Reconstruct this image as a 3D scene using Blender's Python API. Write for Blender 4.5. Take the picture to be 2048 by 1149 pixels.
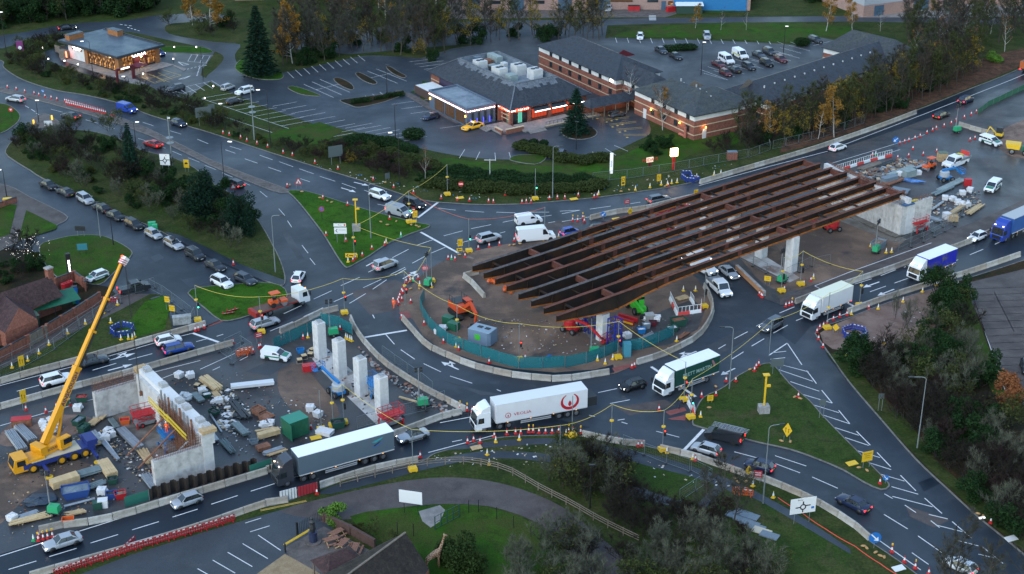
# Road junction under construction, seen from the air.  Units: metres, +Y away from the camera.
import bpy,bmesh,math,random
from math import sin,cos,pi,radians,hypot,atan2
from mathutils import Vector,Matrix
for _o in list(bpy.data.objects):bpy.data.objects.remove(_o)
SC=bpy.context.scene
COL=SC.collection
# camera, sky, sun, exposure
_cd=bpy.data.cameras.new('camera');CAM=bpy.data.objects.new('camera',_cd);COL.objects.link(CAM)
CAM.location=(0,0,105);CAM.rotation_euler=(radians(65),0,0)
_cd.sensor_width=36;_cd.lens=52.73;_cd.clip_start=1;_cd.clip_end=3000
SC.camera=CAM
WORLD=bpy.data.worlds.new('World');SC.world=WORLD;WORLD.use_nodes=True
_nt=WORLD.node_tree;_bg=_nt.nodes['Background']
_sky=_nt.nodes.new('ShaderNodeTexSky');_sky.sky_type='NISHITA';_sky.sun_disc=False
SUN_EL,SUN_AZ=radians(38),radians(215)
_sky.sun_elevation=SUN_EL;_sky.sun_rotation=SUN_AZ;_sky.air_density=1.5;_sky.dust_density=0.2;_sky.ozone_density=2.0
_nt.links.new(_sky.outputs[0],_bg.inputs[0]);_bg.inputs[1].default_value=0.09
_sl=bpy.data.lights.new('sun','SUN');SUN=bpy.data.objects.new('sun',_sl);COL.objects.link(SUN)
_sl.energy=0.5;_sl.angle=radians(40);_sl.color=(1.0,0.985,0.96)
SUN.rotation_euler=(radians(90)-SUN_EL,0,pi-SUN_AZ)
SUN.location=(0,0,200)
SC.view_settings.view_transform='Standard';SC.view_settings.look='None';SC.view_settings.gamma=1
SC.view_settings.use_curve_mapping=False;SC.view_settings.exposure=1.85
SC.render.engine='CYCLES';SC.cycles.max_bounces=5;SC.cycles.transparent_max_bounces=16
# helpers
def link(o,parent=None):
 COL.objects.link(o)
 if parent:o.parent=parent
 return o
def tag(o,label=None,cat=None,group=None,kind=None):
 if label:o['label']=label
 if cat:o['category']=cat
 if group:o['group']=group
 if kind:o['kind']=kind
 return o
def thing(name,label,cat,loc=(0,0,0),rz=0,group=None):
 o=bpy.data.objects.new(name,None);o.empty_display_size=0.2;COL.objects.link(o)
 o.location=loc;o.rotation_euler=(0,0,rz)
 return tag(o,label,cat,group)
def put(name,me,parent=None,loc=(0,0,0),rot=(0,0,0),mats=None,scale=None):
 o=bpy.data.objects.new(name,me);COL.objects.link(o)
 o.location=loc;o.rotation_euler=rot
 if scale:o.scale=scale
 if parent:o.parent=parent
 if mats:
  for i,m in mats.items():
   o.material_slots[i].link='OBJECT';o.material_slots[i].material=m
 return o
class MB:
 def __init__(s):s.v=[];s.f=[];s.m=[]
 def poly(s,pts,m=0):
  n=len(s.v);s.v+=[tuple(p)for p in pts];s.f.append(tuple(range(n,n+len(pts))));s.m.append(m);return s
 def box(s,c,d,rz=0,m=0,ry=0,taper=1.0):
  n=len(s.v);ca,sa=cos(rz),sin(rz);cb,sb=cos(ry),sin(ry)
  for k in(-1,1):
   tp=taper if k>0 else 1.0
   for a,b in((-1,-1),(1,-1),(1,1),(-1,1)):
    x,y,z=a*d[0]/2*tp,b*d[1]/2*tp,k*d[2]/2
    x,z=x*cb+z*sb,-x*sb+z*cb
    s.v.append((c[0]+x*ca-y*sa,c[1]+x*sa+y*ca,c[2]+z))
  for q in((3,2,1,0),(4,5,6,7),(0,1,5,4),(1,2,6,5),(2,3,7,6),(3,0,4,7)):
   s.f.append(tuple(n+i for i in q));s.m.append(m)
  return s
 def bar(s,p,q,w,h=None,m=0):
  h=h or w;p=Vector(p);q=Vector(q);d=(q-p)
  if d.length<1e-6:return s
  d.normalize();u=d.cross(Vector((0,0,1)))
  u=Vector((1,0,0))if u.length<1e-4 else u.normalized();v=u.cross(d)
  n=len(s.v)
  for e in(p,q):
   for a,b in((-1,-1),(1,-1),(1,1),(-1,1)):s.v.append(tuple(e+u*(a*w/2)+v*(b*h/2)))
  for q4 in((0,1,2,3),(7,6,5,4),(4,5,1,0),(5,6,2,1),(6,7,3,2),(7,4,0,3)):
   s.f.append(tuple(n+i for i in q4));s.m.append(m)
  return s
 def tube(s,p,q,r0,r1=None,n=8,m=0,caps=True):
  r1=r0 if r1 is None else r1;p=Vector(p);q=Vector(q);d=(q-p).normalized();u=d.cross(Vector((0,0,1)))
  u=Vector((1,0,0))if u.length<1e-4 else u.normalized();v=d.cross(u);b=len(s.v)
  for e,r in((p,r0),(q,r1)):
   for i in range(n):a=2*pi*i/n;s.v.append(tuple(e+u*(r*cos(a))+v*(r*sin(a))))
  for i in range(n):j=(i+1)%n;s.f.append((b+i,b+j,b+n+j,b+n+i));s.m.append(m)
  if caps:
   s.f.append(tuple(b+i for i in range(n))[::-1]);s.m.append(m);s.f.append(tuple(b+n+i for i in range(n)));s.m.append(m)
  return s
 def path(s,pts,r,n=6,m=0):
  for a,b in zip(pts,pts[1:]):s.tube(a,b,r,r,n,m)
  return s
 def lathe(s,prof,n=12,m=0,c=(0,0,0),ms=None,cap=True):
  b=len(s.v)
  for r,z in prof:
   for i in range(n):a=2*pi*i/n;s.v.append((c[0]+r*cos(a),c[1]+r*sin(a),c[2]+z))
  for k in range(len(prof)-1):
   for i in range(n):
    j=(i+1)%n;s.f.append((b+k*n+i,b+k*n+j,b+(k+1)*n+j,b+(k+1)*n+i));s.m.append(ms[k]if ms else m)
  if cap:s.f.append(tuple(b+(len(prof)-1)*n+i for i in range(n)));s.m.append(ms[-1]if ms else m)
  return s
 def prism(s,poly,z0,z1,m=0,mtop=None):
  A=sum(a[0]*b[1]-b[0]*a[1]for a,b in zip(poly,poly[1:]+poly[:1]))
  if A<0:poly=poly[::-1]
  n=len(s.v);k=len(poly)
  s.v+=[(p[0],p[1],z0)for p in poly]+[(p[0],p[1],z1)for p in poly]
  s.f.append(tuple(range(n+k,n+2*k)));s.m.append(m if mtop is None else mtop)
  s.f.append(tuple(range(n,n+k))[::-1]);s.m.append(m)
  for i in range(k):j=(i+1)%k;s.f.append((n+i,n+j,n+k+j,n+k+i));s.m.append(m)
  return s
 def extr(s,prof,y0,y1,m=0,ax='y'):
  n=len(s.v);k=len(prof)
  s.v+=[(p[0],y0,p[1])for p in prof]+[(p[0],y1,p[1])for p in prof]
  s.f.append(tuple(range(n,n+k)));s.m.append(m);s.f.append(tuple(range(n+k,n+2*k))[::-1]);s.m.append(m)
  for i in range(k):j=(i+1)%k;s.f.append((n+j,n+i,n+k+i,n+k+j));s.m.append(m)
  return s
 def blob(s,c,r,seg=8,rings=5,m=0,jit=0.0,rnd=random):
  b=len(s.v);rx,ry,rz=r if isinstance(r,tuple)else(r,r,r)
  for k in range(rings+1):
   t=pi*k/rings
   for i in range(seg):
    a=2*pi*i/seg;j=1+rnd.uniform(-jit,jit)
    s.v.append((c[0]+rx*sin(t)*cos(a)*j,c[1]+ry*sin(t)*sin(a)*j,c[2]-rz*cos(t)*j))
  for k in range(rings):
   for i in range(seg):
    j=(i+1)%seg;s.f.append((b+k*seg+i,b+k*seg+j,b+(k+1)*seg+j,b+(k+1)*seg+i));s.m.append(m)
  return s
 def mesh(s,name,mats,smooth=False):
  me=bpy.data.meshes.new(name);me.from_pydata(s.v,[],s.f)
  for m in mats:me.materials.append(m)
  me.polygons.foreach_set('material_index',s.m)
  if smooth:me.polygons.foreach_set('use_smooth',[True]*len(s.f))
  me.update();return me
 def obj(s,name,mats,parent=None,loc=(0,0,0),rot=(0,0,0),smooth=False):
  if not isinstance(mats,(list,tuple)):mats=[mats]
  return put(name,s.mesh(name,mats,smooth),parent,loc,rot)
def textmesh(s,size,depth=0.01,name='lettering'):
 cu=bpy.data.curves.new(name,'FONT');cu.body=s;cu.size=size;cu.extrude=depth;cu.align_x='CENTER';cu.align_y='CENTER';cu.resolution_u=2
 return cu
def text(s,size,mat,parent,loc,rot,name='lettering',depth=0.01,sx=1.0,bold=0.0):
 cu=textmesh(s,size,depth,name);cu.offset=bold;cu.materials.append(mat)
 o=bpy.data.objects.new(name,cu)
 me=bpy.data.meshes.new_from_object(o);bpy.data.objects.remove(o)
 return put(name,me,parent,loc,rot,scale=(sx,1,1))
def smooth(pts,n=6,closed=False):
 P=[Vector((p[0],p[1]))for p in pts];N=len(P);out=[]
 for i in range(N if closed else N-1):
  if closed:a,b,c,d=P[i-1],P[i],P[(i+1)%N],P[(i+2)%N]
  else:a,b,c,d=P[max(i-1,0)],P[i],P[i+1],P[min(i+2,N-1)]
  for k in range(n):
   t=k/n
   out.append(tuple(0.5*((2*b)+(c-a)*t+(2*a-5*b+4*c-d)*t*t+(3*b-a-3*c+d)*t**3)))
 if not closed:out.append(tuple(P[-1]))
 return out
def walk(path,step,start=0.0):
 out=[];need=start
 for a,b in zip(path,path[1:]):
  L=hypot(b[0]-a[0],b[1]-a[1]);h=atan2(b[1]-a[1],b[0]-a[0])
  while need<=L and L>0:
   t=need/L;out.append((a[0]+(b[0]-a[0])*t,a[1]+(b[1]-a[1])*t,h));need+=step
  need-=L
 return out
def plen(path):return sum(hypot(b[0]-a[0],b[1]-a[1])for a,b in zip(path,path[1:]))
def mid(a,b,t=.5):return(a[0]+(b[0]-a[0])*t,a[1]+(b[1]-a[1])*t)
def ang(a,b):return atan2(b[1]-a[1],b[0]-a[0])
# materials
MATS={}
def _pr(name):
 m=bpy.data.materials.new(name);m.use_nodes=True;nt=m.node_tree
 return m,nt,nt.nodes['Principled BSDF']
def M(name,col=None,rough=.6,metal=0,var=.0,vs=3.0,bump=0,emit=None,es=0,alpha=1,spec=.5,coat=0):
 if name in MATS:return MATS[name]
 m,nt,p=_pr(name);N=nt.nodes;L=nt.links
 c=(*col,1);p.inputs['Base Color'].default_value=c;p.inputs['Roughness'].default_value=rough;p.inputs['Metallic'].default_value=metal
 p.inputs['Specular IOR Level'].default_value=spec;p.inputs['Alpha'].default_value=alpha
 if coat:p.inputs['Coat Weight'].default_value=coat;p.inputs['Coat Roughness'].default_value=.08
 if emit:p.inputs['Emission Color'].default_value=(*emit,1);p.inputs['Emission Strength'].default_value=es
 if var or bump:
  tc=N.new('ShaderNodeTexCoord');nz=N.new('ShaderNodeTexNoise');nz.inputs['Scale'].default_value=vs;nz.inputs['Detail'].default_value=5
  nz.inputs['Roughness'].default_value=.65;L.new(tc.outputs['Object'],nz.inputs['Vector'])
  if var:
   r=N.new('ShaderNodeValToRGB');e=r.color_ramp.elements;e[0].position=.3;e[1].position=.7
   e[0].color=tuple(max(0,x*(1-var))for x in col)+(1,);e[1].color=tuple(min(1,x*(1+var))for x in col)+(1,)
   L.new(nz.outputs[0],r.inputs[0]);L.new(r.outputs[0],p.inputs['Base Color'])
  if bump:
   b=N.new('ShaderNodeBump');b.inputs['Strength'].default_value=bump;L.new(nz.outputs[0],b.inputs['Height']);L.new(b.outputs[0],p.inputs['Normal'])
 MATS[name]=m;return m
def GM(name,cols,scales,rough=(.5,.8),bump=.15,stretch=None,fine=None,pos=None,fa=.28,spec=.22):
 """ground: colours blended by noise octaves of different size"""
 if name in MATS:return MATS[name]
 m,nt,p=_pr(name);N=nt.nodes;L=nt.links
 p.inputs['Specular IOR Level'].default_value=spec
 tc=N.new('ShaderNodeTexCoord');src=tc.outputs['Object']
 if stretch:
  mp=N.new('ShaderNodeMapping');mp.inputs['Rotation'].default_value=(0,0,stretch[0]);mp.inputs['Scale'].default_value=(1/stretch[1],1,1)
  L.new(src,mp.inputs['Vector']);src2=mp.outputs[0]
 else:src2=src
 cur=None
 for i,(c,sc)in enumerate(zip(cols[1:],scales)):
  nz=N.new('ShaderNodeTexNoise');nz.inputs['Scale'].default_value=sc;nz.inputs['Detail'].default_value=6;nz.inputs['Roughness'].default_value=.62
  nz.inputs['Distortion'].default_value=.4
  L.new(src2 if i==0 else src,nz.inputs['Vector'])
  r=N.new('ShaderNodeValToRGB');lo,hi=(pos[i]if pos else(.42,.62));r.color_ramp.elements[0].position=lo;r.color_ramp.elements[1].position=hi
  L.new(nz.outputs[0],r.inputs[0])
  mx=N.new('ShaderNodeMixRGB');L.new(r.outputs[0],mx.inputs[0])
  if cur is None:mx.inputs[1].default_value=(*cols[0],1)
  else:L.new(cur,mx.inputs[1])
  mx.inputs[2].default_value=(*c,1);cur=mx.outputs[0]
  if i==0:
   rr=N.new('ShaderNodeMapRange');rr.inputs[1].default_value=.35;rr.inputs[2].default_value=.65
   rr.inputs[3].default_value=rough[0];rr.inputs[4].default_value=rough[1];L.new(nz.outputs[0],rr.inputs[0]);L.new(rr.outputs[0],p.inputs['Roughness'])
 fn=N.new('ShaderNodeTexNoise');fn.inputs['Scale'].default_value=fine or 14;fn.inputs['Detail'].default_value=3;L.new(src,fn.inputs['Vector'])
 fm=N.new('ShaderNodeMapRange');fm.inputs[1].default_value=.3;fm.inputs[2].default_value=.7;fm.inputs[3].default_value=1-fa;fm.inputs[4].default_value=1+fa;L.new(fn.outputs[0],fm.inputs[0])
 mu=N.new('ShaderNodeMixRGB');mu.blend_type='MULTIPLY';mu.inputs[0].default_value=1;L.new(cur,mu.inputs[1]);L.new(fm.outputs[0],mu.inputs[2])
 L.new(mu.outputs[0],p.inputs['Base Color'])
 if bump:
  b=N.new('ShaderNodeBump');b.inputs['Strength'].default_value=bump;b.inputs['Distance'].default_value=.1;L.new(fn.outputs[0],b.inputs['Height']);L.new(b.outputs[0],p.inputs['Normal'])
 MATS[name]=m;return m
A_OLD=GM('asphalt_worn',[(.030,.039,.050),(.020,.027,.035),(.048,.057,.067)],[.05,.25],(.38,.6),.08,pos=[(.4,.6),(.55,.8)],spec=.3)
A_NEW=GM('asphalt_fresh',[(.008,.013,.021),(.012,.018,.027),(.021,.026,.033)],[.06,.5],(.3,.5),.06,pos=[(.4,.65),(.6,.85)],spec=.3)
A_SITE=GM('asphalt_muddy',[(.042,.045,.049),(.064,.055,.050),(.027,.028,.030),(.125,.086,.064)],[.06,.11,.3],(.3,.65),.12,spec=.35,pos=[(.42,.62),(.48,.62),(.62,.8)])
A_PARK=GM('asphalt_carpark',[(.048,.056,.063),(.038,.044,.050),(.066,.070,.074)],[.07,.3],(.45,.7),.08,pos=[(.4,.65),(.55,.8)])
A_RED=GM('asphalt_brown',[(.075,.060,.055),(.055,.046,.044),(.09,.075,.068)],[.1,.4],(.5,.75),.08)
DIRT=GM('site_earth',[(.150,.098,.070),(.088,.064,.050),(.205,.135,.096),(.050,.043,.040),(.25,.20,.165)],[.05,.12,.1,.33],(.55,.9),.35,pos=[(.42,.6),(.5,.66),(.55,.66),(.66,.8)],stretch=(-.6,3))
DIRT_R=GM('red_earth',[(.155,.095,.072),(.105,.070,.055),(.20,.135,.105)],[.12,.4],(.6,.9),.35)
GRASS=GM('grass',[(.024,.074,.006),(.038,.100,.009),(.052,.074,.014),(.016,.044,.004)],[.07,.18,.5],(.8,.95),.5,fine=5,pos=[(.4,.6),(.55,.75),(.5,.7)],spec=.05)
GRASS_B=GM('mown_grass',[(.022,.068,.006),(.034,.092,.009),(.024,.050,.008),(.044,.058,.014)],[.1,.4,.16],(.8,.95),.4,fine=6,spec=.05)
GRASS_S=GM('thin_grass',[(.026,.052,.010),(.044,.060,.017),(.060,.054,.026),(.018,.034,.008)],[.09,.2,.5],(.8,.95),.5,fine=5,pos=[(.4,.6),(.52,.7),(.5,.7)],spec=.05)
ROUGHG=GM('rough_verge',[(.032,.050,.012),(.052,.056,.020),(.022,.036,.010),(.070,.060,.032)],[.1,.25,.6],(.8,.95),.6,fine=3,pos=[(.42,.62),(.45,.65),(.58,.76)],spec=.05)
LITTER=GM('leaf_litter',[(.020,.019,.012),(.045,.028,.014),(.013,.018,.009)],[.09,.35],(.8,.95),.5,fine=4,pos=[(.42,.62),(.5,.7)],spec=.05)
LITTER_R=GM('russet_leaves',[(.085,.045,.028),(.12,.06,.035),(.05,.034,.024)],[.15,.5],(.8,.95),.5,fine=3,spec=.05)
CONC=GM('concrete',[(.36,.36,.35),(.30,.295,.285),(.42,.42,.41)],[.3,1.1],(.7,.9),.1,fine=5,fa=.10)
CONC_D=GM('stained_concrete',[(.27,.26,.245),(.20,.185,.165),(.33,.32,.305)],[.35,1.3],(.6,.9),.15,fine=4,fa=.10)
KERB=GM('kerb_stone',[(.15,.145,.13),(.11,.105,.095),(.19,.18,.165)],[.4,1.5],(.7,.9),.1,fa=.1)
SLAB=GM('wet_slab',[(.13,.115,.095),(.20,.19,.175),(.09,.08,.066)],[.16,.5],(.2,.6),.1)
SLAB_S=GM('stained_slab',[(.40,.39,.37),(.27,.23,.195),(.46,.455,.44),(.17,.12,.095)],[.12,.5,.2],(.6,.85),.1,fa=.1,pos=[(.42,.58),(.5,.7),(.58,.68)])
PAVE=GM('paving',[(.20,.185,.17),(.16,.15,.14),(.24,.22,.205)],[.3,1.0],(.6,.85),.1)
PAVE_B=GM('brown_paving',[(.10,.085,.075),(.075,.066,.060),(.13,.11,.1)],[.3,.9],(.6,.85),.15)
GRAVEL=GM('sand',[(.26,.18,.10),(.20,.14,.08),(.30,.22,.13)],[.3,1.0],(.8,.95),.3)
WHITE_LINE=GM('worn_white_paint',[(.62,.62,.60),(.40,.40,.39),(.70,.70,.69)],[.6,2.2],(.5,.7),0,pos=[(.5,.75),(.5,.7)])
YELLOW_LINE=M('yellow_paint',(.55,.36,.08),.6,var=.25,vs=2)
RED_TAC=M('red_tactile_paving',(.20,.055,.045),.75,var=.25,vs=1.5)
# ground builders
def sheet(name,pts,z,mat,sm=0,parent=None,kind='structure',kerb=None,kerbmat=None):
 if sm:pts=smooth(pts,sm,True)
 A=sum(a[0]*b[1]-b[0]*a[1]for a,b in zip(pts,pts[1:]+pts[:1]))
 if A<0:pts=pts[::-1]
 me=bpy.data.meshes.new(name);me.from_pydata([(p[0],p[1],z)for p in pts],[],[tuple(range(len(pts)))]);me.materials.append(mat)
 o=put(name,me,parent)
 if not parent:o['kind']=kind
 if kerb:
  b=MB();n=len(pts);w,h=kerb;w*=.7
  def off(i,d):
   a,c=Vector(pts[i-1]),Vector(pts[(i+1)%n]);t=c-a
   if t.length<1e-6:return pts[i]
   t.normalize();return(pts[i][0]+t.y*d,pts[i][1]-t.x*d)
  for i in range(n):
   j=(i+1)%n;oi,oj=off(i,.06),off(j,.06);ii,ij=off(i,-w),off(j,-w)
   b.poly([(oi[0],oi[1],z+h),(oj[0],oj[1],z+h),(ij[0],ij[1],z+h),(ii[0],ii[1],z+h)])
   b.poly([(oi[0],oi[1],-.02),(oj[0],oj[1],-.02),(oj[0],oj[1],z+h),(oi[0],oi[1],z+h)])
  k=b.obj('kerb',kerbmat or KERB,o);
 return o
class Paint:
 def __init__(s,z):s.b=MB();s.z=z
 def line(s,pts,w=.15):
  z=s.z
  for a,c in zip(pts,pts[1:]):
   h=ang(a,c);nx,ny=-sin(h)*w/2,cos(h)*w/2
   s.b.poly([(a[0]+nx,a[1]+ny,z),(a[0]-nx,a[1]-ny,z),(c[0]-nx,c[1]-ny,z),(c[0]+nx,c[1]+ny,z)])
  return s
 def pairs(s,pts,w=.15):
  for i in range(0,len(pts)-1,2):s.line([pts[i],pts[i+1]],w)
  return s
 def dash(s,pts,on,off,w=.12,sm=0):
  if sm:pts=smooth(pts,sm)
  for x,y,h in walk(pts,on+off):
   s.line([(x,y),(x+cos(h)*on,y+sin(h)*on)],w)
  return s
 def arrow(s,a,c,turn=0,w=.25):
  h=ang(a,c);L=hypot(c[0]-a[0],c[1]-a[1]);z=s.z
  def T(x,y):return(a[0]+x*cos(h)-y*sin(h),a[1]+x*sin(h)+y*cos(h),z)
  s.b.poly([T(0,-w/2),T(L*.66,-w/2),T(L*.66,w/2),T(0,w/2)])
  s.b.poly([T(L*.64,-.55),T(L,0),T(L*.64,.55)])
  if turn:
   s.b.poly([T(L*.3,turn*.1),T(L*.55,turn*.7),T(L*.62,turn*.7),T(L*.45,turn*.1)])
   s.b.poly([T(L*.42,turn*1.0),T(L*.8,turn*1.05),T(L*.68,turn*.45)])
  return s
 def bays(s,a,c,n,d,w=.1,base=False,skip=()):
# a..c base line in n bays; d = (dx, dy) depth vector
  for i in range(n+1):
   if i in skip:continue
   p=mid(a,c,i/n);s.line([p,(p[0]+d[0],p[1]+d[1])],w)
  if base:s.line([a,c],w)
  return s
 def obj(s,name,mat):return tag(s.b.obj(name,mat),kind='structure')
# the ground
sheet('ground',[(-1500,-200),(1500,-200),(1500,2500),(-1500,2500)],-.08,LITTER)
sheet('road',[(-251.4,433.8),(244.4,433.8),(76.9,123.4),(-79.4,123.4)],0,A_OLD)
# north land: everything beyond the north kerb of the main road
NORTH=[(-173.4,384.6),(-134.4,361.4),(-125.0,356.2),(-122.6,350.3),(-115.2,340.6),(-105.3,332.5),(-98.1,329.1),(-89.4,323.6),(-79.5,314.4),(-72.9,309.3),(-64.2,302.7),(-53.1,293.3),(-47.3,288.5),(-39.4,282.1),(-29.7,274.5),(-21.4,267.3),(-16.4,263.7),(-11.7,262.5),(-6.0,261.7),(1.5,262.0),(9.1,263.5),(16.7,265.5),(24.5,268.4),(30.5,270.8),(36.7,274.3),(44.3,279.8),(50.8,285.0),(59.2,291.2),(71.6,301.4),(79.5,308.6),(92.1,320.0),(107.3,334.8),(123.7,350.8),(198.2,427.8)]
NORTH=smooth(NORTH,4)+[(900,470),(900,900),(-900,900),(-900,470)]
sheet('north_verge',NORTH,.10,ROUGHG,kerb=(.16,.012))
sheet('access_road',[(-156.4,374.1),(-134.5,369.5),(-128.0,366.8),(-123.8,376.0),(-116.3,381.7),(-107.7,383.7),(-98.8,381.7),(-88.9,375.1),(-78.6,368.1),(-72.6,362.3),(-70.8,357.1),(-71.4,348.7),(-72.3,342.2),(-69.9,337.5),(-63.3,329.1),(-55.1,320.0),(-46.1,311.3),(-39.0,305.3),(-34.6,304.0),(-25.5,297.0),(-17.9,292.1),(-12.7,289.1),(-6.5,286.7),(1.6,285.8),(8.7,285.6),(14.8,287.3),(21.2,291.5),(26.3,297.6),(29.3,302.1),(29.5,311.3),(27.4,320.0),(24.4,325.4),(17.8,329.1),(14.0,320.0),(6.2,316.5),(-1.5,316.5),(-7.0,315.4),(-18.5,323.6),(-20.9,327.2),(-19.2,338.6),(-14.1,343.8),(-17.5,352.8),(-18.9,356.2),(-22.0,358.0),(-33.9,360.6),(-39.8,358.0),(-55.3,345.4),(-58.1,348.7),(-66.0,352.8),(-68.7,361.4),(-68.9,370.4),(-75.7,372.7),(-87.1,378.8),(-90.9,384.6),(-90.2,390.6),(-78.1,393.7),(-79.2,399.9),(-94.1,399.9),(-103.5,393.7),(-118.4,389.6),(-132.3,378.8),(-157.1,376.0)],.106,A_OLD,3)
sheet("car_park",[(-22.6,358.0),(-14.9,366.8),(-4.3,372.3),(9.7,373.2),(22.5,375.1),(25.5,376.9),(37.9,375.1),(50.6,374.1),(66.8,371.3),(72.8,369.5),(79.3,376.9),(82.8,374.1),(84.4,370.4),(90.4,375.1),(97.7,373.2),(93.0,352.8),(65.8,329.1),(46.1,318.2),(19.2,311.3),(-1.5,316.1),(-18.5,323.6),(-21.2,329.1),(-19.9,340.6),(-17.3,348.7)],.110,A_PARK)
sheet('industrial_road',[(-58.4,367.7),(-40.2,361.4),(-15.7,369.5),(23.8,375.1),(25.2,388.6),(40.6,390.6),(90.2,392.6),(129.3,389.6),(131.1,395.7),(91.3,398.3),(41.2,396.2),(16.9,394.7),(-16.5,392.1),(-60.1,379.8)],.108,A_PARK)
sheet('industrial_yard',[(-19.3,394.7),(18.3,396.7),(41.2,396.7),(47.2,403.0),(43.2,418.5),(-17.6,420.8)],.112,PAVE_B)
sheet('industrial_yard',[(91.0,396.7),(118.0,396.7),(137.1,397.8),(191.0,410.6),(193.4,452.7),(108.6,446.2)],.112,PAVE)
# lit drive-through cafe plot
sheet('drive_lane',[(-117.0,358.8),(-117.0,363.2),(-114.8,366.8),(-111.0,371.3),(-106.5,378.8),(-98.7,379.8),(-87.4,367.7),(-79.7,364.1),(-74.1,364.1),(-74.1,357.1),(-74.4,348.7),(-73.9,343.8),(-70.4,339.4),(-72.1,333.6),(-73.7,325.4),(-79.3,329.1),(-84.6,335.9),(-87.4,339.8),(-90.0,338.2),(-97.2,341.4),(-106.2,348.7),(-112.9,355.4),(-114.1,355.4),(-115.6,356.2)],.118,A_NEW)
sheet('cafe_pavement',[(-111.7,359.7),(-112.1,363.2),(-110.8,365.9),(-89.8,361.4),(-86.2,355.4),(-82.4,352.8),(-78.1,348.7),(-78.5,347.0),(-82.2,352.0),(-89.2,343.8),(-89.4,341.4),(-85.7,337.5),(-86.3,335.9),(-89.0,337.5),(-92.3,340.6),(-101.2,347.9),(-108.4,354.5),(-110.4,356.2)],.17,PAVE,kerb=(.12,.01))
sheet('lawn',[(-88.9,367.7),(-85.0,368.6),(-78.6,368.1),(-75.3,365.0),(-74.6,362.8),(-77.5,362.3),(-83.8,362.8),(-87.8,364.1)],.16,GRASS,3,kerb=(.14,.012))
sheet('lawn',[(-53.1,299.9),(-49.5,304.0),(-45.5,306.3),(-41.6,309.3),(-35.6,304.0),(-39.9,295.2),(-43.0,294.5)],.16,GRASS_B)
sheet('lawn',[(-51.8,333.6),(-50.9,335.1),(-47.8,332.8),(-43.8,328.3),(-44.6,327.6),(-48.4,329.1)],.19,GRASS_B,3,kerb=(.14,.012))
sheet('lawn',[(-66.7,349.5),(-66.6,356.2),(-64.3,357.1),(-58.1,348.7),(-54.5,344.6),(-54.6,340.6),(-59.3,340.6),(-63.4,343.8)],.19,GRASS,3,kerb=(.14,.012))
sheet('lawn',[(-23.4,330.6),(-21.0,333.6),(-21.0,339.0),(-14.4,336.7),(-11.9,329.1),(-13.9,321.1),(-18.0,326.1)],.19,GRASS_B)
sheet('lawn',[(-14.1,286.7),(-9.5,285.6),(-1.4,283.2),(7.6,282.1),(15.7,283.8),(22.0,287.9),(27.1,294.5),(32.4,301.4),(42.2,304.0),(48.3,301.4),(46.4,295.2),(36.3,288.5),(30.3,279.0),(22.1,275.4),(12.3,274.3),(-2.3,274.3),(-12.3,279.0),(-14.5,283.2)],.15,GRASS_B,3)
sheet('lawn',[(10.4,303.7),(11.9,306.3),(14.4,307.0),(16.9,306.0),(18.1,302.7),(17.1,299.5),(14.3,298.0),(11.4,299.5)],.20,LITTER,4,kerb=(.2,.02))
sheet('lawn',[(25.5,376.9),(36.3,386.6),(60.7,391.6),(89.2,387.6),(85.3,375.1),(80.3,378.8),(73.3,372.3),(54.6,375.1),(39.4,376.9)],.15,GRASS_B,2)
sheet('lawn',[(47.1,402.0),(53.1,418.5),(67.4,419.6),(63.9,405.2),(56.5,400.9)],.16,GRASS_B)
sheet('lawn',[(-0.4,285.6),(1.2,288.5),(5.7,288.5),(6.9,286.7),(4.6,283.2)],.19,GRASS_B,3,kerb=(.14,.012))
sheet('leaf_bank',[(54.8,289.7),(69.2,300.2),(79.7,309.3),(93.7,322.1),(109.3,337.5),(126.6,355.4),(130.4,367.7),(114.8,357.1),(99.4,344.6),(87.8,325.4),(74.8,317.5),(61.4,304.0)],.15,LITTER_R,2)
for pts in([(-42.0,340.6),(-40.6,341.4),(-37.8,337.5),(-36.5,333.6),(-37.3,332.5),(-40.0,335.9)],[(-37.2,344.6),(-36.3,345.8),(-32.8,340.6),(-31.5,337.5),(-32.5,336.7),(-35.1,339.8)],[(-30.4,350.3),(-29.5,350.8),(-26.7,345.8),(-25.0,343.0),(-25.9,341.8),(-28.5,345.4)],[(-38.8,324.3),(-36.7,325.8),(-29.0,329.1),(-25.7,331.3),(-24.7,329.1),(-28.6,323.6),(-33.9,319.6),(-36.2,321.1)]):
 sheet('car_park_island',pts,.2,LITTER,3,kerb=(.14,.012))
sheet('footpath',[(-27.2,332.5),(-25.0,331.3),(-22.1,328.3),(-17.2,320.3),(-10.7,309.6),(-11.8,308.0),(-18.2,317.5),(-23.7,326.9)],.165,PAVE_B)
# west side: far lawn, central reservation, triangle island, shrub island
sheet('west_verge',[(-124.9,325.4),(-114.9,322.5),(-111.8,320.3),(-108.5,315.4),(-107.2,311.0),(-107.3,306.6),(-108.6,302.1),(-114.6,294.5)],.12,GRASS_B,4,kerb=(.15,.012))
sheet('central_reservation',[(-129.9,340.6),(-118.6,334.4),(-110.1,329.1),(-100.7,323.9),(-89.8,316.1),(-77.3,304.7),(-61.1,286.1),(-51.6,277.0),(-43.7,270.0),(-42.8,268.4),(-43.5,267.9),(-46.5,269.2),(-60.6,282.9),(-76.5,300.8),(-89.9,312.3),(-103.7,322.5),(-117.6,331.3),(-128.9,337.5)],.12,PAVE_B,2,kerb=(.15,.012))
sheet('refuge',[(-104.2,309.0),(-104.3,313.0),(-102.8,315.4),(-99.3,311.3),(-97.7,308.6),(-99.3,306.6),(-101.8,306.0)],.12,PAVE_B,3,kerb=(.15,.012))
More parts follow.
